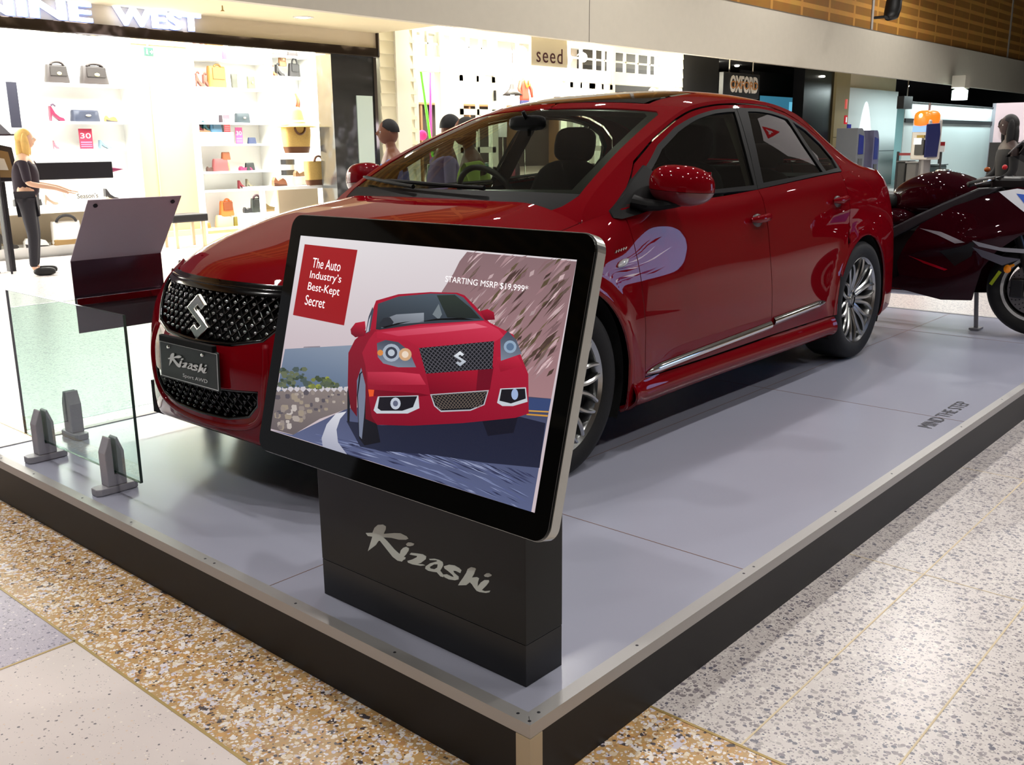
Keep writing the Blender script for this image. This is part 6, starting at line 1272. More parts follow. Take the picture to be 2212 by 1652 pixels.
# pendant, mannequins, shelves, poles
p = G(1107, 206, 12.2)[0]; k = G(1107, 206, 12.2)[1]; o = empty('pendant_lamp', tuple(p), 0, 'black pendant lamp hanging in the boutique entrance', 'lamp')
MB().lathe([(.012, 26*k), (5*k, 22*k), (7*k, 14*k), (12*k, 9*k), (23*k, 0), (22*k, 0), (10*k, 7*k), (0, 12*k)][::-1], 28).build('lamp_shade', cm((38, 30, 26), .5), o, smooth=True); MB().tube([(0, 0, 20*k), (0, 0, 3.6-float(p[2]))], .006, 6).build('cord', bb, o); MB().ball((0, 0, 3*k), 5*k, 12, 8).build('bulb', mat('warm_globe', (255, 248, 224), .3, emit=30), o)
def mannequin(px, py, hpx, Y, top, skirt, label, name='mannequin'):
    o, k = place(name, px, py, Y, 0, label, 'mannequin', 'mannequins in the boutique'); s_ = hpx*k/.62
    MB().lathe([(0, .02), (.14, .02), (.165, .12), (.125, .28), (.16, .44), (.15, .54), (.06, .575), (.045, .62), (0, .63)], 20).xf(Matrix.Diagonal((s_, s_*.62, s_, 1))).build('torso', cm(top[0]), o, smooth=True)
    for q in (-1, 1): MB().tube([(q*.14*s_, 0, .52*s_), (q*.24*s_, -.02, .34*s_), (q*.21*s_, -.07, .14*s_)], [.055*s_, .048*s_, .03*s_], 8).build('sleeve', cm(top[0]), o, smooth=True)
    MB().lathe([(0, -.9*s_), (.16*s_, -.9*s_), (.18*s_, -.35*s_), (.15*s_, .06*s_)], 20).xf(Matrix.Diagonal((1, .62, 1, 1))).build('skirt', cm(skirt), o, smooth=True); MB().lathe([(0, -float(p_z(o))), (.14, -float(p_z(o))), (.02, -float(p_z(o))+.02), (.015, -.8*s_)], 16).build('stand', chrome, o)
    if len(top) > 1: MB().tube([(-.09*s_, -.10*s_, .56*s_), (-.03*s_, -.13*s_, .38*s_), (.05*s_, -.13*s_, .42*s_), (.09*s_, -.10*s_, .56*s_)], .030*s_, 8).build('scarf', cm(top[1]), o, smooth=True)
def p_z(o): return o.location.z
mannequin(1133, 222, 52, 13.0, ((226, 60, 40), (240, 160, 60)), (40, 44, 110), 'headless mannequin in red top with orange scarf')
mannequin(973, 272, 52, 11.5, ((214, 226, 240),), (90, 170, 220), 'headless mannequin in white and blue summer dress')
mannequin(1085, 230, 44, 12.6, ((236, 236, 238),), (236, 236, 238), 'white dressed mannequin beneath the pendant lamp')
for (pxa, pxb, py, hh, c, lab) in ((1200, 1228, 196, 22, (40, 36, 36), 'black storage box on the boutique wall shelf'), (1180, 1186, 200, 15, (36, 34, 34), 'small black bottle on the boutique wall shelf'), (1150, 1163, 204, 8, (60, 46, 40), 'low brown box on the boutique wall shelf')):
    p, k = G((pxa+pxb)/2, py, 13.7); w = (pxb-pxa)/2*k; o = empty('storage_box', (float(p[0]), 13.7, 2.235), 0, lab, 'box', 'boxes on the boutique shelf'); MB().box(-w, w, -.12, .12, 0, hh*k).build('box_body', cm(c), o, bevel=.01); MB().box(-w*1.02, w*1.02, -.125, .125, hh*k*.8, hh*k).build('box_lid', cm(c), o)
o = empty('wall_shelf', (13.5, 13.7, 0), 0, 'wooden wall shelf running along the boutique back wall', 'shelf'); MB().box(-2.6, 3.6, -.2, .2, 2.19, 2.23).build('shelf_board', cm((176, 120, 70)), o); MB().box(-2.6, 3.6, .1, .14, .9, 2.19).build('shelf_back', cm((66, 48, 42)), o)
for x in (-2.5, -1.0, .4, 1.9, 3.4): MB().box(x, x+.05, -.18, .1, .0, 2.19).build('upright', cm((150, 104, 62)), o)
rr = random.Random(5)
for i in range(16):
    c = rr.choice([(60, 120, 130), (150, 60, 80), (40, 60, 110), (206, 196, 180), (90, 140, 120), (70, 50, 60), (214, 150, 140)]); x = 12.2+i*.16
    o = empty('garment', (x, 12.9, 1.02), 0, None, 'garment', 'clothes hanging on the boutique rail'); o['label'] = 'one of the coloured garments hanging on the boutique rail seen through the car'
    MB().grid(lambda a, b_: (.03*math.sin(b_*6+a*9), -.17+.34*a, -.02-.75*b_), 8, 6).build('cloth', cm(c), o, smooth=True)
o = empty('clothes_rail', (13.4, 12.9, 0), 0, 'chrome clothes rail inside the boutique behind the car', 'rail'); MB().tube([(-1.35, 0, 0), (-1.35, 0, 1.02), (1.35, 0, 1.02), (1.35, 0, 0)], .012, 8).build('rail_tube', chrome, o)
for (pa, pb, c, lab) in (((908, 145), (928, 290), (96, 214, 40), 'bright green pole leaning in the left boutique window'), ((929, 146), (931, 300), (214, 50, 140), 'pink pole standing in the left boutique window')):
    yy_ = 11.30 if c[1] > 100 else 11.50; a, b_ = G(*pa, yy_)[0], G(*pb, yy_)[0]; o = empty('display_pole', tuple(a), 0, lab, 'pole'); v = Vector(b_)-Vector(a); MB().tube([(0, 0, 0), tuple(v*float(a[2]/(a[2]-b_[2])))], .022, 10).build('pole', cm(c, .4, emit=.2), o, smooth=True)
p, k = G(912, 292, 11.3); o = empty('paper_pompom', tuple(p), 0, 'hot pink paper pompom low in the left boutique window', 'decoration'); MB().ball((0, 0, 0), 11*k, 12, 8).build('pompom', mat('pink_paper', (240, 60, 150), .8, bump=1, bscale=40), o)
p, k = G(1412, 205, 11.35); o = empty('tabletop_dome', tuple(p), 0, 'grey dome lamp with black rim in the right boutique window', 'decoration'); MB().ball((10*k, 0, 0), (20*k, .2, 20*k), 18, 12).build('dome', cm((186, 170, 160)), o, smooth=True); MB().ball((-7*k, -.1, 2*k), (11*k, .08, 11*k), 16, 10).build('black_cap', cm((30, 30, 32)), o, smooth=True)
st('wall_boutique_backdrop', B(15.7, 17.2, 12.2, 12.25, 0, 2.58), white)
# ---------------------------------------------------------------- dark shop with hanging OXFORD board
st('wall_dark_left', B(18.2, 19.8, FY-.02, FY+.3, 0, 3.4), darkw); st('wall_dark_back', B(19.8, 27.3, 14.5, 14.6, 0, 3.6), mat('black_back_wall', (14, 14, 15), .4)); st('wall_dark_right', B(24.4, 26.3, FY-.02, FY+.3, 0, 3.4), mat('black_gloss_wall', (12, 12, 13), .25)); st('wall_dark_side', B(27.2, 27.3, FY+.3, 14.5, 0, 3.6), darkw)
st('ceiling_dark_shop', B(18.2, 27.3, FY, 14.5, 3.55, 3.6), mat('grey_shop_ceiling', (120, 120, 116), .8)); st('wall_dark_inner_left', B(18.1, 18.2, FY+.3, 14.5, 0, 3.6), darkw)
ob = empty('hanging_sign', (0, 10.2, 0), 0, 'black hanging box sign lettered OXFORD', 'sign'); a, b_ = G(1562, 200, 10.2)[0], G(1640, 200, 10.2)[0]; t_, u_ = G(1600, 158, 10.2)[0], G(1600, 212, 10.2)[0]
ob.location = (float(a[0]+b_[0])/2, 10.2, float(t_[2]+u_[2])/2); w = float(b_[0]-a[0])/2; h = float(t_[2]-u_[2])/2
MB().box(-w, w, 0, .12, -h, h).build('sign_box', cm((32, 36, 38), .5), ob, bevel=.01); a = G(1576, 199, 10.2)[0]; b_ = G(1635, 199, 10.2)[0]; k = G(1600, 199, 10.2)[1]
text('sign_letters', 'OXFORD', (float(a[0])-ob.location.x, -.001, float(a[2])-ob.location.z), (1, 0, 0), (0, 0, 1), (0, -1, 0), float(b_[0]-a[0]), 35*k, mat('silver_letter', (190, 184, 172), .4, emit=.12), ob, d=.02, bold=.02)
text('sign_letters_amber', 'OXFORD', (float(a[0])-ob.location.x, -.022, float(a[2])-ob.location.z+8*k), (1, 0, 0), (0, 0, 1), (0, -1, 0), float(b_[0]-a[0]), 16*k, mat('amber_letter', (160, 104, 48), .5, emit=.12), ob, d=.002, bold=.02)
for x in (-w*.6, w*.7): MB().tube([(x, .06, h), (x, .06, 3.75-ob.location.z)], .02, 6).build('hanger', chrome, ob)
for i, (px, py) in enumerate(((1504, 137), (1527, 136), (1546, 135), (1592, 142), (1777, 165))):
    p = PZ(px, py, 3.53) if i < 4 else G(px, py, FY-.04)[0]; o = empty('shop_downlight', tuple(p), 0, ['small white ceiling light leftmost inside the dark shop', 'small white ceiling light second from left inside the dark shop', 'brightest white ceiling light left of the OXFORD board', 'white oval ceiling light above the OXFORD board', 'tiny white light on the black gloss wall'][i], 'ceiling light', 'lights inside the dark shop')
    MB().ball((0, 0, 0), (.07 if i != 2 else .11, .07, .03 if i != 2 else .07), 12, 8).build('lamp_face', mat('lamp_disc', (255, 250, 238), .3, emit=14), o)
a, b_ = G(1640, 203, 12.2)[0], G(1755, 203, 12.2)[0]; z0 = float(G(1755, 246, 12.2)[0][2]); st('wall_dark_partition', B(float(a[0])-1, 27.2, 12.26, 12.3, 0, 3.3), darkw); o = empty('lit_screen', (float(a[0]+b_[0])/2, 12.2, float(a[2]+z0)/2), 0, 'blue lit wall screen inside the dark shop', 'screen'); w = float(b_[0]-a[0])/2; h = float(a[2]-z0)/2
MB().box(-w, w, 0, .06, -h, h).build('screen_body', bb, o); MB().box(-w+.05, w-.05, -.002, 0, -h+.04, h-.04).build('screen_face', mat('blue_screen', (60, 128, 156), .4, emit=.7), o); MB().box(w*.1, w-.06, -.004, -.002, -h+.05, h*.3).build('screen_window', mat('bright_blue', (110, 196, 226), .4, emit=.9), o)
# ---------------------------------------------------------------- cash machine wall, pier, frosted bank front
st('wall_stone_pier', B(26.3, 27.25, FY-.1, FY+.3, 0, 3.75), mat('sand_pier', (150, 138, 100), .7, noise=.1, nscale=3)); mb = MB()
for z in (.9, 1.2, 1.5): mb.box(26.3, 27.25, FY-.106, FY-.1, z, z+.02)
st('trim_12', mb, mat('dark_joint', (84, 76, 50), .8)); wp = mat('white_wall_panel', (206, 214, 214), .45)
st('wall_white_panel', B(27.25, 31.6, FY+.1, FY+.2, 0, 2.95), wp); st('wall_above_panel', B(27.25, 31.6, FY+.2, FY+.25, 2.95, 3.75), cream); st('trim_13', B(27.25, 31.6, FY+.094, FY+.1, 1.08, 1.10), mat('panel_gap', (120, 126, 128), .6)); spot('wall_washer', (29.0, 10.72, 3.3), (29.1, 11.1, .9), 1500, 34, .35, .05, (.95, 1, 1))
st('wall_recess_back', B(31.7, 46, 13.6, 13.7, 0, 4), mat('dim_grey_wall', (92, 88, 96), .7)); st('wall_end_dark', B(45.9, 46, 8.6, 13.7, 0, 4), darkw); st('ceiling_recess', B(31.7, 62, YBK+.14, 13.6, 4, 4.1), darkw)
def machine(px, py, wpx, hpx, Y, col, label, name='cash_machine'):
    o, k = place(name, px, py, Y, 0, label, 'cash machine', 'cash machines beside the stone pier'); w, h = wpx*k, hpx*k; o.location.z = 0; z0 = float(G(px, py, Y)[0][2])
    P = [(-.35, 0), (.35, 0), (.35, z0+h*.5)]+[(.35*math.cos(t), z0+h*.5+h*.5*math.sin(t)) for t in [i*PI/2/8 for i in range(1, 9)]]+[(-.35, z0+h)]
    MB().prism([(x*w/.7, z) for x, z in P], (0, 0, 0), (1, 0, 0), (0, 0, 1), (0, -1, 0), -.3, .3).build('machine_body', cm(col, .3, metal=.3), o, bevel=.02)
    MB().prism([(-.24*w/.7, z0+h*.40), (.20*w/.7, z0+h*.40), (.16*w/.7, z0+h*.82), (-.24*w/.7, z0+h*.86)], (0, -.301, 0), (1, 0, 0), (0, 0, 1), (0, -1, 0), 0, .01).build('screen_hood', cm((36, 44, 110), .3, emit=.1), o); MB().box(-.2*w/.7, .1*w/.7, -.33, -.3, z0+h*.1, z0+h*.3).build('keypad_shelf', cm((120, 124, 126), .4), o)
machine(1833, 370, 44, 90, 10.0, (120, 124, 130), 'tall grey cash machine with blue hood beside the pier'); machine(1866, 385, 34, 100, 10.4, (110, 110, 140), 'smaller grey blue cash machine with cyan light')
for (px, py, w, h, c, lab) in ((1826, 268, 10, 18, (214, 30, 50), 'small red framed notice above the cash machines'), (1833, 286, 16, 17, (36, 40, 130), 'square blue sign plate above the cash machines'), (1841, 296, 18, 9, (48, 50, 140), 'narrow blue and red sign strip on the cash machine'), (1827, 235, 6, 20, (230, 100, 90), 'thin red and yellow sticker at the pier edge')):
    o, k = place('wall_notice', px, py, 10.3, 0, lab, 'sign', 'notices above the cash machines'); MB().box(-w/2*k, w/2*k, -.02, .02, 0, h*k).build('plate', cm(c, .5, emit=.25), o)
    if h == 18: MB().box(-w*.3*k, w*.3*k, -.024, -.02, h*.2*k, h*.8*k).build('paper', cm((240, 240, 240), .5, emit=.4), o)
fg = glass('frosted_glass', (.35, .45, .48), .6, frost=.75); XG0, XG1 = float(PY(1950, 300, 9.7)[0]), float(PY(2137, 300, 9.7)[0]); ZG = float(PY(2000, 222, 9.7)[2]); ZR = float(PY(2040, 263, 9.7)[2])
st('window_8', B(XG0, XG1, 9.7, 9.72, 0, ZG), fg); st('trim_14', B(XG0, XG1, 9.66, 9.70, ZR-.06, ZR+.06).box(XG0, XG1, 9.66, 9.70, ZG-.02, ZG+.01), mat('black_rail', (20, 22, 24), .5)); st('wall_metal_post', B(XG1, XG1+1.0, 9.4, 9.7, 0, ZG+.15), mat('grey_post', (132, 130, 136), .4, .5)); area('bank_light', (33, 9.2, 3.0), (8, .3), 420, (.85, 1, 1))
st('wall_bank_back', B(31.7, 46, 12.4, 12.5, 0, 2.8), mat('aqua_wall', (150, 190, 192), .7)); o = empty('dark_cabinet', tuple(G(1950, 235, 9.6)[0]), 0, 'small black ceiling box left above the payphone', 'box'); k = G(1950, 235, 9.6)[1]; MB().box(-16*k, 34*k, -.1, .1, 0, 26*k).build('box_body', cm((40, 42, 44)), o); MB().tube([(22*k, 0, 26*k), (22*k, 0, 26*k+.7)], .02, 6).build('hanger', chrome, o)
o, k = place('ceiling_lantern', 2072, 216, 9.2, 0, 'bright white drum lamp under the bulkhead at the right', 'lamp', None); MB().lathe([(0, 0), (16*k, 0), (16*k, 20*k), (8*k, 24*k), (0, 24*k)], 24).build('drum_shade', mat('drum_white', (236, 255, 244), .4, emit=2.2), o, smooth=False); MB().box(-16*k, 16*k, -.2, .2, 24*k, 50*k).build('lamp_box', fas, o)
# payphone
po = PX(1990, 300, 20.5); k = float((po-CAM) @ CF)/FPX; ph = empty('payphone', (float(po[0]), float(po[1]), 0), -.25, 'grey payphone column with glowing orange cap and blue side hood', 'payphone'); zz = lambda py: float(PX(1990, py, 20.5)[2])
U_ = k; MB().box(-.05, .42, -21*k, 21*k, zz(345), zz(258)).xf(Matrix.Rotation(-.0, 4, 'Z')).build('phone_body', cm((176, 172, 166), .35, metal=.3), ph, bevel=.03)
MB().ball((.15, 0, zz(258)), (.25, 22*k, zz(238)-zz(258)), 20, 12, .6).build('orange_cap', mat('orange_cap', (255, 90, 20), .3, emit=1.6), ph, smooth=True); MB().ball((-.08, 0, zz(250)), (.04, 5*k, 5*k), 10, 8).build('cap_bulb', mat('cap_bulb', (255, 226, 120), .3, emit=5), ph)
MB().box(-.07, -.05, -18*k, 18*k, zz(285), zz(271)).build('header_display', cm((120, 160, 214), .4, emit=.4), ph); MB().box(-.10, -.05, -14*k, 8*k, zz(335), zz(302)).build('handset_panel', cm((50, 50, 52), .4), ph, bevel=.01); MB().box(-.11, -.09, -8*k, 10*k, zz(312), zz(298)).build('instruction_card', cm((240, 244, 246), .4, emit=.3), ph); MB().box(-.08, -.05, -12*k, 6*k, zz(298), zz(292)).build('yellow_label', cm((206, 170, 40), .4), ph)
MB().prism([(-.2, zz(340)), (.25, zz(340)), (.30, zz(290)), (.25, zz(266)), (-.2, zz(268))], (0, -22*k-.0, 0), (1, 0, 0), (0, 0, 1), (0, -1, 0), 0, .04).build('blue_side_hood', cm((20, 30, 100), .4), ph, bevel=.02); MB().tube([(.2, 0, 0), (.2, 0, zz(344))], .12, 14).build('column', cm((110, 108, 108), .4, metal=.3), ph); MB().tube([(.2, 0, zz(240)), (.2, 0, zz(222))], .025, 8).build('aerial', cm((110, 108, 108), .4), ph)
# counter, bin and notice stand near the payphone
for (px0, px1, pyt, X, c, lab, nm) in ((1938, 1958, 350, 21.5, (22, 22, 24), 'narrow black bin in front of the bank glass', 'litter_bin'), (1958, 1982, 352, 21.2, (120, 118, 116), 'grey ribbed bin beside the narrow black bin', 'litter_bin'), (1980, 2030, 357, 21.8, (84, 108, 112), 'grey green counter behind the motorcycle tank', 'counter')):
    a, b_ = PX(px0, pyt, X), PX(px1, pyt, X); o = empty(nm, (X, float(a[1]+b_[1])/2, 0), 0, lab, 'bin' if nm == 'litter_bin' else 'counter'); w = abs(float(a[1]-b_[1]))/2; MB().box(0, .5, -w, w, 0, float(a[2])).build('casing', cm(c, .5), o, bevel=.03); MB().box(-.02, .52, -w-.02, w+.02, float(a[2]), float(a[2])+.03).build('lid', cm([min(255, v+40) for v in c], .4), o)
a = PX(2033, 328, 21.0); k2 = float((a-CAM) @ CF)/FPX; o = empty('notice_stand', (21.0, float(a[1]), 0), 0, 'small red and white notice on a post before the bank glass', 'sign'); z = float(a[2]); MB().box(-.01, .01, -7*k2, 7*k2, z, z+21*k2).build('notice', cm((226, 228, 228), .5), o); MB().box(-.015, -.01, -7*k2, 7*k2, z+13*k2, z+21*k2).build('red_header', cm((196, 24, 40), .5), o); MB().tube([(.02, 0, 0), (.02, 0, z)], .02, 8).build('post', cm((70, 72, 74)), o)
o = empty('queue_barrier', (21.6, 0, 0), 0, 'red retractable queue belt in front of the bank glass', 'barrier'); a, b_ = PX(1940, 333, 22.6), PX(2030, 333, 22.6); o.location.x = 22.6; MB().box(-.01, .01, float(b_[1]), float(a[1]), float(a[2])-.03, float(a[2])+.03).build('belt', cm((176, 24, 36), .5), o)
for q in (a, b_): MB().tube([(0, float(q[1]), 0), (0, float(q[1]), float(q[2])+.06)], .03, 10).build('belt_post', cm((60, 60, 62), .4), o)
# dark cafe corner at the far right
st('wall_cafe', B(44.5, 44.6, 4.5, 9.4, 0, 2.5), mat('mauve_wall', (196, 184, 196), .7)); 
a = PX(2172, 268, 16.0); k3 = float((a-CAM) @ CF)/FPX; st('wall_white_screen', MB().box(16.05, 16.1, float(PX(2212, 268, 16)[1])-.8, float(PX(2146, 268, 16)[1]), 1.0, float(PX(2172, 222, 16)[2])), mat('white_screen', (206, 196, 206), .7)); st('wall_black_counter', MB().box(16.0, 16.4, float(PX(2212, 268, 16)[1])-.8, float(PX(2142, 268, 16)[1]), 0, 1.35), darkw)
o = empty('round_sign', (15.98, float(a[1]), float(a[2])), 0, 'round black sign on the white screen at the far right', 'sign'); MB().lathe([(0, -.02), (13*k3, -.02), (13*k3, .02), (0, .02)], 32, ax='x').build('disc', cm((16, 16, 17)), o); MB().box(-.025, -.02, -7*k3, 9*k3, -2*k3, 2*k3).build('white_band', cm((200, 200, 200), .5), o)
# loudspeaker on the timber wall
a = G(1893, 38, 8.5)[0]; k = G(1893, 38, 8.5)[1]; o = empty('wall_speaker', (float(a[0]), 8.5, float(a[2])), 0, 'curved black loudspeaker fixed to the timber wall', 'speaker')
P = [(x*k, -.25, -y*k) for x, y in ((10, 2), (24, -4), (32, -20), (36, -42), (36, -60))]; MB().tube(P, [6*k, 12*k, 13*k, 12*k, 8*k], 12, flat=1.4, up=(0, 1, 0)).build('speaker_body', cm((18, 18, 20), .5), o, smooth=True); MB().tube([(0, .05, 0), (0, -.2, 0), (12*k, -.25, -2*k)], 3*k, 8).build('bracket', cm((18, 18, 20), .5), o)
# ---------------------------------------------------------------- people
skins = {'a': (128, 84, 62), 'b': (226, 180, 150), 'c': (60, 44, 40)}
def skinmesh(name, nodes, edges, m, parent, sub=2, root=0):
    me = bpy.data.meshes.new(name); me.from_pydata([n[:3] for n in nodes], edges, []); o = bpy.data.objects.new(name, me); COL.objects.link(o); o.parent = parent; me.materials.append(m)
    sk = o.modifiers.new('skin', 'SKIN'); sk.use_smooth_shade = True; sv = me.skin_vertices[0].data if me.skin_vertices else None
    if sv is None:
        bm = bmesh.new(); bm.from_mesh(me); bm.verts.layers.skin.verify(); bm.to_mesh(me); bm.free(); sv = me.skin_vertices[0].data
    for v, n in zip(sv, nodes): v.radius = (n[3], n[4] if len(n) > 4 else n[3]); v.use_root = False
    sv[root].use_root = True; s_ = o.modifiers.new('sub', 'SUBSURF'); s_.levels = sub; s_.render_levels = sub
    dg = bpy.context.evaluated_depsgraph_get(); m2 = bpy.data.meshes.new_from_object(o.evaluated_get(dg)); o.modifiers.clear(); o.data = m2
    for p in m2.polygons: p.use_smooth = True
    return o
def addhead(o, x0, s_):
    """skull, jaw, nose, brow and ears, one shape grown out of the neck"""
    def hp(i, j):
        a = 2*PI*i; ph = -PI/2+PI*j; c, z = math.cos(ph), math.sin(ph); fr = max(0, math.cos(a))
        rx = .098*(1+.0*z); ry = .076*(1-.16*max(0, -z)); x = rx*c*math.cos(a); y = ry*c*math.sin(a); zz = .118*z
        if z < 0: x += .022*fr*(-z)*c**.3; x -= .02*(1-fr)*(-z)
        x += .026*math.exp(-((z+.10)/.16)**2)*max(0, 1-(abs(math.sin(a))/.16)**2)*(fr > .8)-.008*math.exp(-((z-.02)/.12)**2)*math.exp(-((abs(math.sin(a))-.36)/.13)**2)*fr
        y += math.copysign(.016, math.sin(a))*math.exp(-((z+.02)/.2)**2)*math.exp(-((math.cos(a)+.05)/.13)**2)
        return (x0+x*s_, y*s_, (1.665+zz)*s_)
    bm = bmesh.new(); bm.from_mesh(o.data); mb = MB().grid(hp, 48, 30); vs = [bm.verts.new(v) for v in mb.V]
    for f in mb.F:
        try: q = bm.faces.new([vs[i] for i in f]); q.smooth = True
        except ValueError: pass
    bm.to_mesh(o.data); bm.free()
def person(loc, rz, label, shirt, pants, haircol, skin='a', h=1.72, longhair=False, lean=0, arm=.3, sleeves=.55, group=None):
    r = empty('person', loc, rz, label, 'person', group); s_ = h/1.75; sm = mat('skin_'+skin, skins[skin], .5, noise=.06, nscale=8); N = []; E = []
    def nd(x, y, z, a, b_=None): N.append((x*s_+lean*max(0, z-.95)*s_, y*s_, z*s_, a*s_, (b_ or a)*s_)); return len(N)-1
    def ch(*ids): E.extend(zip(ids, ids[1:]))
    pel = nd(0, 0, .95, .10, .15); sp1 = nd(0, 0, 1.10, .095, .135); sp2 = nd(0, 0, 1.27, .11, .16); cst = nd(0, 0, 1.40, .10, .15); nk = nd(.0, 0, 1.50, .052, .055); n2 = nd(.012, 0, 1.56, .05, .052); hd1 = nd(.02, 0, 1.62, .05, .05); ch(pel, sp1, sp2, cst, nk, n2, hd1)
    for q in (-1, 1):
        hp = nd(0, q*.10, .90, .085); kn = nd(.03, q*.11, .50, .055); ak = nd(-.01, q*.11, .09, .038); ft = nd(.09, q*.12, .035, .034); to = nd(.17, q*.125, .025, .024); ch(pel, hp, kn, ak, ft, to)
        sh_ = nd(0, q*.185, 1.40, .052); el = nd(-.02+.10*arm, q*.235, 1.13, .040); wr = nd(.06+.42*arm, q*.225, .93+.20*arm, .026); ch(cst, sh_, el, wr)
        pm = nd(.085+.52*arm, q*.222, .875+.22*arm, .024, .036); ch(wr, pm)
        d = Vector((.35+.6*arm, 0, -1+1.2*arm)).normalized()
        for i, l in enumerate((.060, .070, .066, .052)):
            y = q*(.222+(-.027+.018*i)); f1 = nd(N[pm][0]/s_+d.x*.045-lean*max(0, N[pm][2]/s_-.95), y, N[pm][2]/s_+d.z*.045, .0095); f2 = nd(N[f1][0]/s_+d.x*l*.5+.008-lean*max(0, N[f1][2]/s_-.95), y, N[f1][2]/s_+d.z*l*.5, .0085); f3 = nd(N[f2][0]/s_+d.x*l*.4+.012-lean*max(0, N[f2][2]/s_-.95), y, N[f2][2]/s_+d.z*l*.4-.006, .0075); ch(pm, f1, f2, f3)
        t1 = nd(N[pm][0]/s_+.02-lean*max(0, N[pm][2]/s_-.95), q*.188, N[pm][2]/s_-.005, .010); t2 = nd(N[t1][0]/s_+.022-lean*max(0, N[t1][2]/s_-.95), q*.182, N[t1][2]/s_-.03, .009); ch(pm, t1, t2)
    body = skinmesh('body', N, E, sm, r, 2, pel); addhead(body, N[hd1][0]+.005, s_)
    # clothes: tops and trousers follow the body
    def sub(idx, grow, name, m):
        mp = {a: i for i, a in enumerate(idx)}; nn = [(N[a][0], N[a][1], N[a][2], N[a][3]*(1+grow)+.008, N[a][4]*(1+grow)+.008) for a in idx]; ee = [(mp[a], mp[b_]) for a, b_ in E if a in mp and b_ in mp]; return skinmesh(name, nn, ee, m, r, 2, 0)
    L_ = 7   # index of first per-side node
    per = (len(N)-L_)//2; left, right = L_, L_+per
    cl = mat('cloth_%d_%d_%d' % shirt, shirt, .85, noise=.08, nscale=10, bump=.3, bscale=40); tr = mat('cloth_%d_%d_%d' % pants, pants, .85)
    sub([pel, sp1, sp2, cst, left+5, right+5, left+6, right+6]+([left+7, right+7] if sleeves > .8 else []), .10, 'shirt', cl); sub([pel, left, left+1, left+2, right, right+1, right+2], .12, 'trousers', tr)
    for q, b0 in ((-1, left), (1, right)):
        x, y, z = N[b0+3][:3]; MB().ball((x+.02*s_, y, .045), (.13*s_, .048*s_, .045), 14, 8, .7).build('shoe', cm((36, 34, 36)), r, smooth=True)
        hx = N[hd1][0]; MB().ball((hx+.086*s_, q*.031*s_, 1.665*s_), (.010, .013, .008), 8, 6).build('eye', cm((230, 226, 220), .2), r, smooth=True)
        MB().ball((hx+.094*s_, q*.031*s_, 1.665*s_), .0055, 8, 6).build('pupil', cm((24, 18, 16), .2), r)
    MB().ball((N[hd1][0]+.088*s_, 0, 1.600*s_), (.010, .024, .006), 10, 6).build('mouth', cm((150, 84, 76)), r, smooth=True)
    hm = mat('hair_%d_%d_%d' % haircol, haircol, .6, noise=.25, nscale=20, bump=.8, bscale=60); mb = MB(); cx_, cz_ = N[hd1][0]+.005, 1.675*s_
    def hr(i, j):
        a = 2*PI*i; f = j; ph_ = PI/2-f*(1.95 if longhair else 1.75); front = max(0, math.cos(a)); ph_ = max(ph_, -.05+.55*front) if not longhair or front > .3 else ph_; rr_ = .096*s_
        x = cx_-.012+rr_*1.08*math.cos(ph_)*math.cos(a); y = rr_*.90*math.cos(ph_)*math.sin(a); z = cz_-.004+.122*s_*math.sin(ph_); return (x, y, z)
    mb.grid(hr, 28, 12)
    if longhair:
        mb.ball((cx_-.06, 0, cz_-.14*s_), (.055*s_, .095*s_, .19*s_), 16, 10); mb.ball((cx_-.0, .075*s_, cz_-.10*s_), (.05*s_, .028*s_, .16*s_), 12, 8); mb.ball((cx_-.0, -.075*s_, cz_-.10*s_), (.05*s_, .028*s_, .16*s_), 12, 8)
    mb.build('hair', hm, r, smooth=True); return r
def standat(px, py_head, depth):
    """floor point under a head seen at this pixel"""
    p = CAM+depth*_ray((px, py_head)); return (float(p[0]), float(p[1]), 0), float(p[2])
l, z = standat(850, 266, 8.6); person(l, 2.6, 'person with short black hair in a blue shirt walking behind the car bonnet', (92, 128, 200), (60, 64, 80), (20, 18, 18), 'a', z, lean=.05)
l, z = standat(945, 256, 8.2); person(l, -.6, 'person with black hair in a lilac shirt seen past the car pillar', (176, 156, 206), (50, 60, 90), (18, 16, 16), 'a', z, lean=.16, arm=.5)
l, z = standat(1030, 262, 7.6); person(l, 2.4, 'person in a lime green shirt seen through the car windscreen', (176, 204, 92), (60, 70, 90), (40, 34, 30), 'a', z, lean=.12, arm=.4)
l, z = standat(40, 284, 10.6); person(l, -.5, 'blonde woman in a black top beside the shoe shop tables', (44, 34, 44), (40, 38, 44), (236, 190, 110), 'b', z, longhair=True, lean=.05, arm=.7)
l, z = standat(2186, 254, 10.5); person(l, 2.2, 'person with big dark hair dressed all in black at the far right', (14, 13, 14), (14, 13, 14), (10, 9, 9), 'c', z, longhair=True, sleeves=1)
# recessed lamps in the hall ceiling
n = 0
for x in (-4, .2, 4.4, 8.6, 13, 19, 26):
    for y in (-4.8, -.8, 3.2, 7.0):
        n += 1; downlight(x, y, 6.99, (330 if y < 5 else 420) if x < 11 else 1100, 'one of the identical round downlights set in the hall ceiling', 'downlights in the hall ceiling', .12, (1, .965, .925))

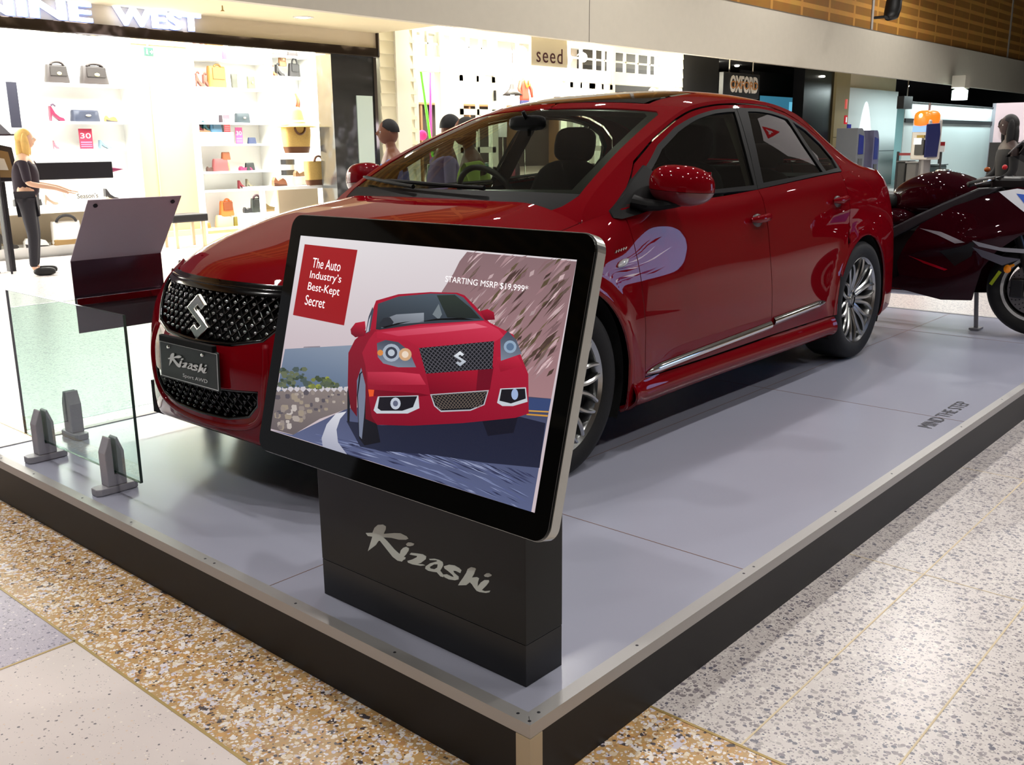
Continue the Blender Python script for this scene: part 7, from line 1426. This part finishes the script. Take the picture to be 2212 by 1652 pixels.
# ---------------------------------------------------------------- displays across the aisle, known from their mirror images in the car
o = empty('digital_display', (5.95, -2.0, 0), 0, 'freestanding lit display across the aisle, mirrored in the car door', 'display')
MB().box(-.72, .72, -.10, 0, .72, 1.98).build('casing', bb, o, bevel=.02); MB().box(-.12, .12, -.08, -.02, .02, .72).build('stem', bb, o); MB().box(-.45, .45, -.3, .2, 0, .02).build('foot_plate', bb, o)
rq = random.Random(9); sky_ = mat('display_blue', (150, 190, 255), .4, emit=3); MB().prism(rrect(-.66, .66, .78, 1.92, .16), (0, .001, 0), (1, 0, 0), (0, 0, 1), (0, 1, 0), 0, .002).build('display_picture', sky_, o)
for nm, c, e in (('white_streak', (240, 246, 255), 6), ('red_streak', (130, 20, 40), .5), ('violet_streak', (130, 110, 190), .8)):
    for i in range(5): x = rq.uniform(-.55, .1); z = rq.uniform(.9, 1.8); w_ = rq.uniform(.2, .5); h_ = rq.uniform(.02, .07); MB().prism([(x, z), (x+w_*.5, z+h_*.7), (x+w_, z+.05), (x+w_*.5, z-h_*.4)], (0, .0035+.0004*i, 0), (1, 0, 0), (0, 0, 1), (0, 1, 0), 0, .0003).build(nm, mat(nm, c, .4, emit=e), o)
o = empty('hanging_banner', (10.0, 0, 6.99), 0, 'white hanging banner with a red triangle mark, mirrored in the rear window', 'banner')
yz = lambda l: [(y, z-6.99) for y, z in l]
MB().prism(yz([(-.12, 4.74), (.46, 4.46), (.95, 3.95), (.22, 3.60), (-.44, 3.70), (-.78, 3.94), (-.86, 4.45)]), (0, 0, 0), (0, 1, 0), (0, 0, 1), (-1, 0, 0), -.01, .01).build('banner_sheet', mat('banner_white', (214, 206, 206), .7, emit=.55), o)
MB().prism(yz([(-.35, 4.60), (-.02, 4.17), (-.68, 4.38)]), (-.011, 0, 0), (0, 1, 0), (0, 0, 1), (-1, 0, 0), 0, .002).build('red_triangle', mat('banner_red', (196, 20, 30), .6, emit=.5), o)
MB().prism(yz([(-.36, 4.50), (-.33, 4.42), (-.28, 4.36), (-.30, 4.32), (-.36, 4.37), (-.42, 4.36), (-.50, 4.40), (-.44, 4.41), (-.40, 4.43)]), (-.0135, 0, 0), (0, 1, 0), (0, 0, 1), (-1, 0, 0), 0, .001).build('white_animal_mark', mat('banner_white', (214, 206, 206), .7, emit=.55), o)
for y, z in ((-.12, 4.7), (.42, 4.45)): MB().tube([(0, y, z-6.99), (0, y, 0)], .005, 6).build('cable', chrome, o)
